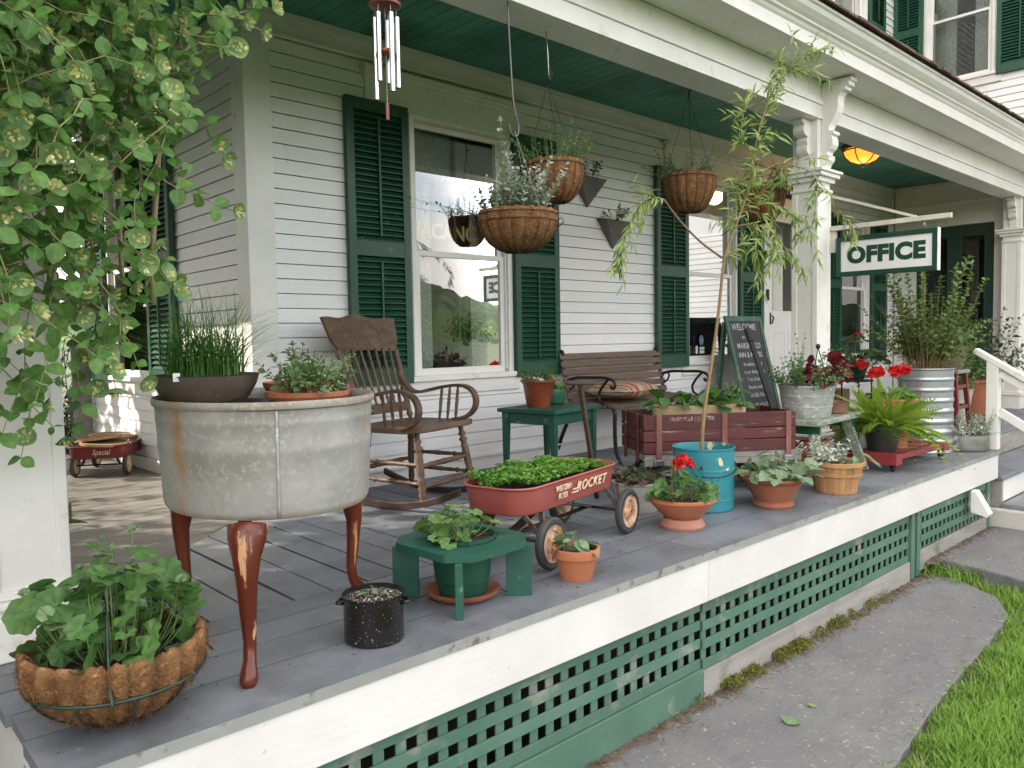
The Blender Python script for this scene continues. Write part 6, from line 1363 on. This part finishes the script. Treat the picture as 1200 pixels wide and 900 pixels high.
for (s, v, sz, sx, u) in (('WELCOME', .975, .085, 1.0, -.02), ('to the', .885, .055, 1.0, -.02), ('MARSHFIELD', .80, .072, .98, .0), ('INN & MOTEL', .715, .066, 1.0, .0), ('Breakfast served', .63, .05, .95, .0), ('in our dining room', .56, .05, .9, .0), ('7 to 10 daily', .49, .05, 1.0, -.02), ('Rooms available', .42, .05, .95, 0), ('tel 802-426-8109', .345, .052, .95, .02), ('802-426-8383', .255, .05, .95, .02)):
    text(s, sz, CHALK, 'chalk_writing', pn, frame(cb(u, v, .0125), (1, .0, 0), vv), .0006, .0006 if sz > .06 else 0, sx, shear=.12)
# ------------------------------------------------------------------ signs
sg = thing('office_sign', 'white OFFICE sign with dark green frame and letters hung from a projecting white arm', 'sign', (3.6, .43, 1.42))
y0, y1, z0, z1 = .075, .735, 1.275, 1.548
tl = .004
mb = MB(); mb.box(3.588, 3.612, y0 + .03, y1 - .03, z0 + .03, z1 - .03); mb.build('panel', WSIGN, sg, world=True)
mb = MB()
for (a, b, c, d) in ((y0, y1, z0, z0 + .032), (y0, y1, z1 - .032, z1), (y0, y0 + .032, z0 + .032, z1 - .032), (y1 - .032, y1, z0 + .032, z1 - .032)): mb.box(3.578, 3.622, a, b, c, d)
mb.build('frame', GLET, sg, bevel=.003, world=True)
mb = MB(); mb.box(3.577, 3.623, y0 - .004, y0 - .0002, z0, z1); mb.build('edge_strip', WHITE, sg, world=True)
for sgn in (-1, 1): text('OFFICE', .146, GLET, 'lettering', sg, frame((3.6 + sgn * .0125, (y0 + y1) / 2, (z0 + z1) / 2), (0, sgn, 0), (0, 0, 1)), .0012, .0085, 1.03, world=True, spacing=1.06)
mb = MB(); mb.box(3.585, 3.615, .0, .789, 1.60, 1.632); mb.box(3.615, 3.64, .015, .789, 1.605, 1.625); mb.bar((3.62, .22, 1.634), (3.63, .93, 1.90), .03, .018); mb.box(3.601, 3.63, .75, .79, 1.45, 1.6); mb.build('arm', mat('weathered_white_arm', (.62, .59, .52), (.48, .45, .38), rough=.7, scale=8, bump=.3), sg, bevel=.002, world=True)
mb = MB()
for y in (.16, .66): mb.tube([(3.6, y, 1.60), (3.6, y + .006, 1.575), (3.6, y, 1.548)], .004, 6); mb.tube([(3.6, y + .008 * math.cos(a), 1.572 + .012 * math.sin(a)) for a in np.linspace(0, 2 * PI, 12, endpoint=False)], .0025, 5, closed=True)
mb.build('chain', STEEL, sg, smooth='all', world=True)
s2 = thing('wall_sign', 'small black wall sign reading OFFICE in white above the office door', 'sign', (5.81, 2.26, 2.36))
mb = MB(); mb.box(-.31, .235, -.018, -.002, -.09, .085); mb.build('board', BLKSIGN, s2, bevel=.002)
text('OFFICE', .15, WLET, 'lettering', s2, frame((-.04, -.0185, -.005), (1, 0, 0), (0, 0, 1)), .001, .001, .75)
s3 = thing('window_sign', 'pale yellow VACANCY lettering hung inside the tall window by the rocking chair', 'sign', (1.40, WY + .10, 1.55))
text('VACANCY', .14, YELN, 'lettering', s3, frame((.03, 0, .04), (1, 0, 0), (0, 0, 1)), .004, .002, .95)
s4 = thing('house_number', 'small white 00 numerals inside the far window behind the corrugated bin', 'sign', (7.60, WY + .005, 1.53)); text('00', .11, WLET, 'lettering', s4, frame((0, 0, 0), (1, 0, 0), (0, 0, 1)), .001, .002, .9)
t = thing('window_sticker', 'blue and white stickers low in the window beside the chalkboard', 'sticker', (4.22, WY - .012, .80)); 
mb = MB(); mb.lathe([(0, 0), (.035, 0), (.035, .001), (0, .001)], 24)
for a in mb.V: a[:] = np.stack([a[:, 0], -a[:, 2] - .001, a[:, 1] * 1.3 + .04], -1)
mb.build('round_sticker', mat('blue_sticker', (.16, .24, .33)), t)
mb = MB(); mb.box(-.03, .045, -.002, -.001, -.08, -.05); mb.box(-.03, .045, -.002, -.001, -.044, -.02); mb.box(-.09, -.06, -.002, -.001, -.08, -.01); mb.build('label_sticker', WLET, t)
# ------------------------------------------------------------------ hanging baskets
def hang(name, label, loc, R, H, nf, seed, hook, wires=3, lip=.003, pw=2.0, rb=.3, ring=(.97,), drop=None, group='hanging coir baskets'):
    t = thing(name, label, 'hanging basket', loc, group=group); coir_bowl(t, R, H, nf, seed, lip=lip, rb=rb, pw=pw, fuzz=420, ring=ring, fl=.07, wr=.0016); soil(t, R * .85, H * .92, seed=seed)
    if hook is not None:
        mb = MB(); h = np.array(hook) - np.array(loc)
        for k in range(wires): a = 2 * PI * k / wires + .5; mb.tube([(R * math.cos(a), R * math.sin(a), H), h], .0016, 5)
        mb.build('hanger', BLKM, t)
        mb = MB(); P = [h + (0, 0, .0)] + [h + np.array([.022 * math.sin(a) * .6, -.022 * math.sin(a) * .8, .03 + .022 * (1 - math.cos(a))]) for a in np.linspace(.2, 4.6, 14)]
        mb.tube(P, .005, 7); mb.build('hook', BLKM, t, smooth='all')
    return t
t = hang('hanging_basket', 'wide coir hanging basket of tall silver foliage in front of the first window', (.622, .85, 1.275), .178, .165, 18, 120, None, pw=2.6, rb=.30, ring=(.80, 1.0))
mw = MB()
for s_ in (-1, 1):
    mw.tube([(s_ * .178 * .70, s_ * -.178 * .70, .14), (s_ * .203 * .70, s_ * -.203 * .70, .152), (s_ * .21 * .7, s_ * -.21 * .7, .13), (s_ * .183 * .70, s_ * -.183 * .70, .11)], .0025, 6)
mw.build('handle', BLKM, t, smooth='all')
mw = MB(); hk = np.array([.566, .80, 1.80]) - np.array([.622, .85, 1.275])
for k in range(3): a = 2 * PI * k / 3 + .4; mw.tube([(.17 * math.cos(a), .17 * math.sin(a), .165), hk], .0006, 4)
mw.build('line', mat('thin_clear_line', (.6, .62, .6), rough=.3), t)
sprigs(121, (.02, 0, .16), 36, .26, .10, (.0, .75), .02, T_OVALS, .036, .020, LF_SILV, t, pair=True, sr=.0016); sprigs(122, (-.05, .03, .16), 3, .50, .03, (.0, .25), .05, T_OVAL, .055, .045, LF_SILV, t, pair=True, sr=.003, name='foliage'); sprigs(123, (-.05, .05, .16), 26, .17, .09, (.2, 1.0), .04, T_GERS, .032, .02, leafmat('grey_green_leaves', (.13, .2, .13), (.2, .27, .18)), t, name='low_foliage')
sprigs(124, (-.14, .10, .17), 3, .34, .02, (1.25, 1.4), .02, T_OVALS, .03, .06, LF_DARK, t, az=(2.2, 2.7), name='trailing_stem', sr=.0012)
t = hang('hanging_basket', 'deep coir hanging basket of trailing green herbs on black hook left of the wall pockets', (.968, .945, 1.548), .14, .18, 16, 125, (.90, .92, 2.10), pw=2.6, rb=.42)
sprigs(126, (0, 0, .17), 40, .20, .12, (.1, 1.1), .05, T_OVALS, .028, .016, LF_HERB, t, pair=True); sprigs(127, (.06, 0, .17), 8, .30, .06, (.1, .9), .02, T_OVALS, .024, .02, LF_SAGE, t, name='foliage')
mb = MB(); mb.tube([(-.095, -.045, .79), (-.085, -.045, .70), (-.075, -.04, .60), (-.068, -.035, .575), (-.05, -.03, .585), (-.055, -.03, .63)], .003, 6); mb.build('ceiling_hook', STEEL, t, smooth='all')
t = hang('hanging_basket', 'coir hanging basket of small white flowers on black chain before the second window', (2.487, 1.20, 1.68), .165, .22, 16, 128, (2.483, 1.20, 2.42), pw=2.4, rb=.42)
sprigs(129, (0, 0, .21), 44, .20, .15, (.1, 1.1), .06, T_OVALS, .026, .018, leafmat('basket_leaves', (.14, .22, .11), (.2, .28, .16)), t, pair=True); sprigs(130, (.05, 0, .21), 16, .18, .12, (.1, .9), .02, T_OVALS, .018, .02, LF_SILV, t, name='white_flowers')
mb = MB(); mb.tube([(-.004, 0, .985), (-.004, 0, .82), (.01, 0, .80), (.022, 0, .815)], .004, 6); mb.build('ceiling_hook', BLKM, t, smooth='all')
t = hang('hanging_basket', 'coir hanging basket half hidden behind the willow branches beside the second window', (3.56, 1.30, 1.72), .17, .22, 16, 131, (3.56, 1.30, 2.45), pw=2.4, rb=.42)
sprigs(132, (0, 0, .22), 30, .2, .15, (.1, 1.2), .06, T_OVALS, .03, .02, LF_HERB, t, pair=True)
mb = MB(); mb.tube([(0, 0, .968), (0, 0, .80), (.012, 0, .785), (.02, 0, .80)], .004, 6); mb.build('ceiling_hook', BLKM, t, smooth='all')
mb = MB(); mb.tube(smooth_pts([(.535, .80, 2.35), (.54, .80, 2.2), (.555, .80, 1.95), (.57, .80, 1.87), (.59, .80, 1.83), (.585, .80, 1.785), (.56, .80, 1.775), (.54, .80, 1.79), (.528, .80, 1.825)], 40, 2) - np.array([.535, .80, 2.35]), .0042, 7); tag(mb.build('hanging_hook', mat('dark_steel_hook', (.14, .14, .14), rough=.4, metal=.6), None, smooth='all', loc=(.535, .80, 2.35)), 'long empty steel S hook hanging from the porch beam', 'hook')
# wall pockets
for k, (x, z, lab) in enumerate(((2.66, 1.87, 'grey triangular wall pocket planter partly behind the hanging basket, the higher of two'), (2.955, 1.575, 'grey triangular wall pocket planter with green tuft in the open, the lower of two'))):
    t = thing('wall_planter', lab, 'wall planter', (x, WY - .016, z), group='triangular wall pockets'); mb = MB()
    mb.add([(-.16, 0, .225), (.16, 0, .225), (.02, 0, 0), (-.15, -.10, .21), (.15, -.10, .21), (.02, -.012, 0)], [[0, 1, 2], [3, 5, 4], [0, 2, 5, 3], [1, 4, 5, 2]]); mb.build('pocket', mat('grey_slate_pocket', (.10, .095, .088), (.14, .135, .125), rough=.8, scale=8, bump=.3), t)
    mb = MB(); mb.add([(-.155, 0, .212), (.155, 0, .212), (.148, -.096, .2), (-.148, -.096, .2)], [[0, 1, 2, 3]]); mb.build('soil', SOIL, t)
    sprigs(140 + k, (0, -.05, .2), 22, .13, .08, (.0, 1.0), .02, T_POINT, .05, .022, LF_SHRUB if k else LF_DARK, t)
# wind chime
t = thing('wind_chime', 'wind chime of silver tubes hanging from a round redwood disc', 'wind chime', (-.245, .60, 2.06))
RWD = mat('redwood', (.24, .065, .025), (.18, .045, .02), rough=.4, scale=8)
mb = MB(); mb.lathe([(0, -.006), (.050, -.006), (.056, -.002), (.056, .008), (.05, .012), (0, .012)], 36); mb.build('top_disc', RWD, t, smooth=40)
for k, (a, l) in enumerate(((200, .235), (265, .27), (335, .245), (45, .22), (120, .285))):
    x, y = .041 * math.cos(rad(a)), .041 * math.sin(rad(a)); mb = MB(); mb.lathe([(.0075, -.035 - l), (.0092, -.035 - l), (.0092, -.035), (.0075, -.035), (.0075, -.035 - l)], 18, (x, y, 0)); mb.build('tube', mat('polished_tube', (.72, .72, .72), (.66, .66, .66), rough=.18, metal=1), t, smooth=40)
    mb = MB(); mb.tube([(x, y, -.045), (x * .95, y * .95, -.006)], .0009, 4); mb.build('cord', WLET, t)
mb = MB(); mb.lathe([(0, -.165), (.026, -.165), (.029, -.16), (.026, -.152), (0, -.152)], 24); mb.build('striker', RWD, t, smooth=40)
mb = MB(); mb.tube([(0, 0, -.006), (0, 0, -.335)], .0009, 4); mb.build('cord', WLET, t); mb = MB(); mb.box(-.007, .007, -.002, .002, -.395, -.335); mb.build('sail', RWD, t, bevel=.002)
mb = MB()
for a in (0, 120, 240): mb.tube([(.045 * math.cos(rad(a)), .045 * math.sin(rad(a)), .012), (.0, .1, .18)], .0009, 4)
mb.tube([(0, .1, .18), (0, .195, .285)], .002, 5); mb.build('hanging_cord', WLET, t)
# ceiling lamp
t = thing('porch_lamp', 'lit amber bowl ceiling lamp in a black cage over the porch entrance', 'lamp', (5.80, 1.50, CZ - .001))
mb = MB(); mb.lathe([(0, 0), (.20, 0), (.20, -.02), (.18, -.035), (0, -.035)], 40); mb.build('canopy', BLKM, t, smooth=35)
mb = MB(); mb.lathe([(.165, -.036), (.172, -.05), (.155, -.10), (.11, -.145), (.05, -.168), (0, -.172)], 40); mb.build('bowl', AMBER, t, smooth='all')
mb = MB()
for k in range(6): a = 2 * PI * k / 6; mb.tube([(r * math.cos(a), r * math.sin(a), z) for r, z in ((.176, -.036), (.178, -.055), (.160, -.104), (.114, -.15), (.052, -.174), (.01, -.178))], .006, 6)
mb.tube([(.178 * math.cos(a), .178 * math.sin(a), -.05) for a in np.linspace(0, 2 * PI, 40, endpoint=False)], .007, 6, closed=True); mb.lathe([(0, -.215), (.012, -.205), (.008, -.195), (.022, -.182), (.012, -.172), (0, -.172)], 16); mb.build('cage', BLKM, t, smooth='all')
pl = bpy.data.lights.new('lamp_light', 'POINT'); pl.energy = 1.2; pl.color = (1, .55, .2); pl.shadow_soft_size = .1; po = bpy.data.objects.new('lamp_light', pl); COL.objects.link(po); po.parent = t; po.location = (0, 0, -.24)

# ------------------------------------------------------------------ far left: small wagon with hoops, and shrubs past the porch end
sw = thing('small_red_wagon', 'small dark red toy wagon with cream wheels carrying round rimmed trays', 'wagon', (-.20, 4.20, 0), rad(58))
MAR = mat('maroon_enamel', (.17, .018, .026), (.14, .015, .02), rough=.3, scale=6)
b2 = wagon_body(sw, .62, .36, .05, .125, .212, MAR, .006)
CRW = mat('cream_wheel', (.55, .44, .27), (.42, .30, .16), rough=.6, scale=20)
for x in (-.22, .22):
    for y in (-.165, .165): wheel(sw, (x, y, .075), .075, .028, CRW, rim=.75, face=-1 if y < 0 else 1)
mb = MB()
for x in (-.22, .22):
    mb.tube([(x, -.16, .075), (x, .16, .075)], .006, 6)
    for y in (-.12, .12): mb.tube([(x, y, .075), (x, y * .8, .127)], .008, 6)
mb.build('undercarriage', BLKM, sw)
text('Special', .05, PALEL, 'lettering', b2, frame((-.315, -.03, .17), (0, -1, 0), (0, 0, 1)), .0008, 0, .8, shear=.2)
for k, (x, y, z, R, rz) in enumerate(((-.20, -.02, .222, .15, .06), (-.10, .05, .243, .15, -.08), (.14, .02, .232, .16, .05))):
    t = thing('round_tray', ('round wooden rimmed tray lying flat, the nearest in the small red wagon', 'round wooden rimmed tray lapping over the nearest one in the small wagon', 'round wooden rimmed tray at the far end of the small red wagon')[k], 'tray', tuple((Matrix.Translation((-.20, 4.20, 0)) @ Matrix.Rotation(rad(58), 4, 'Z') @ Vector((x, y, z)))), group='trays in the small wagon')
    t.rotation_euler = (rz, rz * .6, 0)
    mb = MB(); mb.lathe([(R - .012, -.008), (R, -.008), (R + .002, .008), (R - .012, .008), (R - .012, -.008)], 44); mb.build('rim', BASKW, t, smooth=40)
    mb = MB(); mb.lathe([(0, -.003), (R - .011, -.003), (R - .011, .001), (0, .001)], 44); mb.build('base', mat('tray_mesh', (.20, .17, .14), (.15, .13, .11), rough=.8), t)
t = thing('trellis', 'weathered grey board screen at the far end of the side porch', 'screen', (-.14, 5.30, 0))
mb = MB(); mb.box(-.02, .12, -.012, .012, 0, .9); mb.build('board', GRAYW, t, bevel=.003); mb = MB(); mb.box(-.03, .13, -.02, .02, .9002, .93); mb.build('cap', GRAYW, t, bevel=.003)
for k, (x, y) in enumerate(((-.7, 6.0), (-1.5, 6.6), (.1, 6.3))):
    t = thing('garden_shrub', 'dark leafy shrub growing past the far end of the side porch', 'shrub', (x, y, GZ), group='shrubs past the porch end')
    sprigs(150 + k, (0, 0, 0), 70, 1.7, .2, (.0, .55), .02, T_POINT, .12, .07, LF_DARK, t, STEMB, sr=.006)
# crumbs of soil, straw and petals scattered over the floor boards
mb = MB(); r_ = rs(200)
for (x, y, R, n) in ((-.62, .19, .14, 26), (-.19, .3, .3, 40), (.23, .16, .2, 36), (.6, .5, .45, 50), (1.15, .33, .28, 40), (1.85, .26, .3, 36), (2.4, .2, .25, 30), (-1.3, .2, .3, 40), (3.4, .2, .5, 40), (-.8, .9, .9, 60), (1.0, 1.3, 1.2, 70)):
    for k in range(n):
        a = r_.uniform(0, 2 * PI); q = R * math.sqrt(r_.uniform()); px, py = x + q * math.cos(a), y + q * math.sin(a)
        if py < .01: continue
        s_ = r_.uniform(.0012, .0035); b_ = r_.uniform(0, 2 * PI); mb.bar((px, py, .002), (px + s_ * 2.2 * math.cos(b_), py + s_ * 2.2 * math.sin(b_), .0025), s_, s_ * .5, tint=r_.uniform())
struct(mb.build('floor_litter', DIRT), 'stuff')
# ------------------------------------------------------------------ fallen leaves on the path
for k, (px, py, s, lab) in enumerate(((922, 850, .085, 'large pale green fallen leaf lying on the slate path'), (952, 830, .04, 'small curled green leaf lying on the slate path beside the larger one'), (800, 837, .06, 'dark green leaf lying on the path against the skirting board'))):
    q = at(px, py, z=-.63); mb = MB(); mb.place(T_HEART, [(0, 0, .004)], [(1, .5 * k, .1)], [(.1, -.1, 1)], s, [.6]); tag(mb.build('fallen_leaf', (LF_SAGE, LF_WIL, LF_GER)[k], None, smooth='all', loc=tuple(q)), lab, 'leaf')
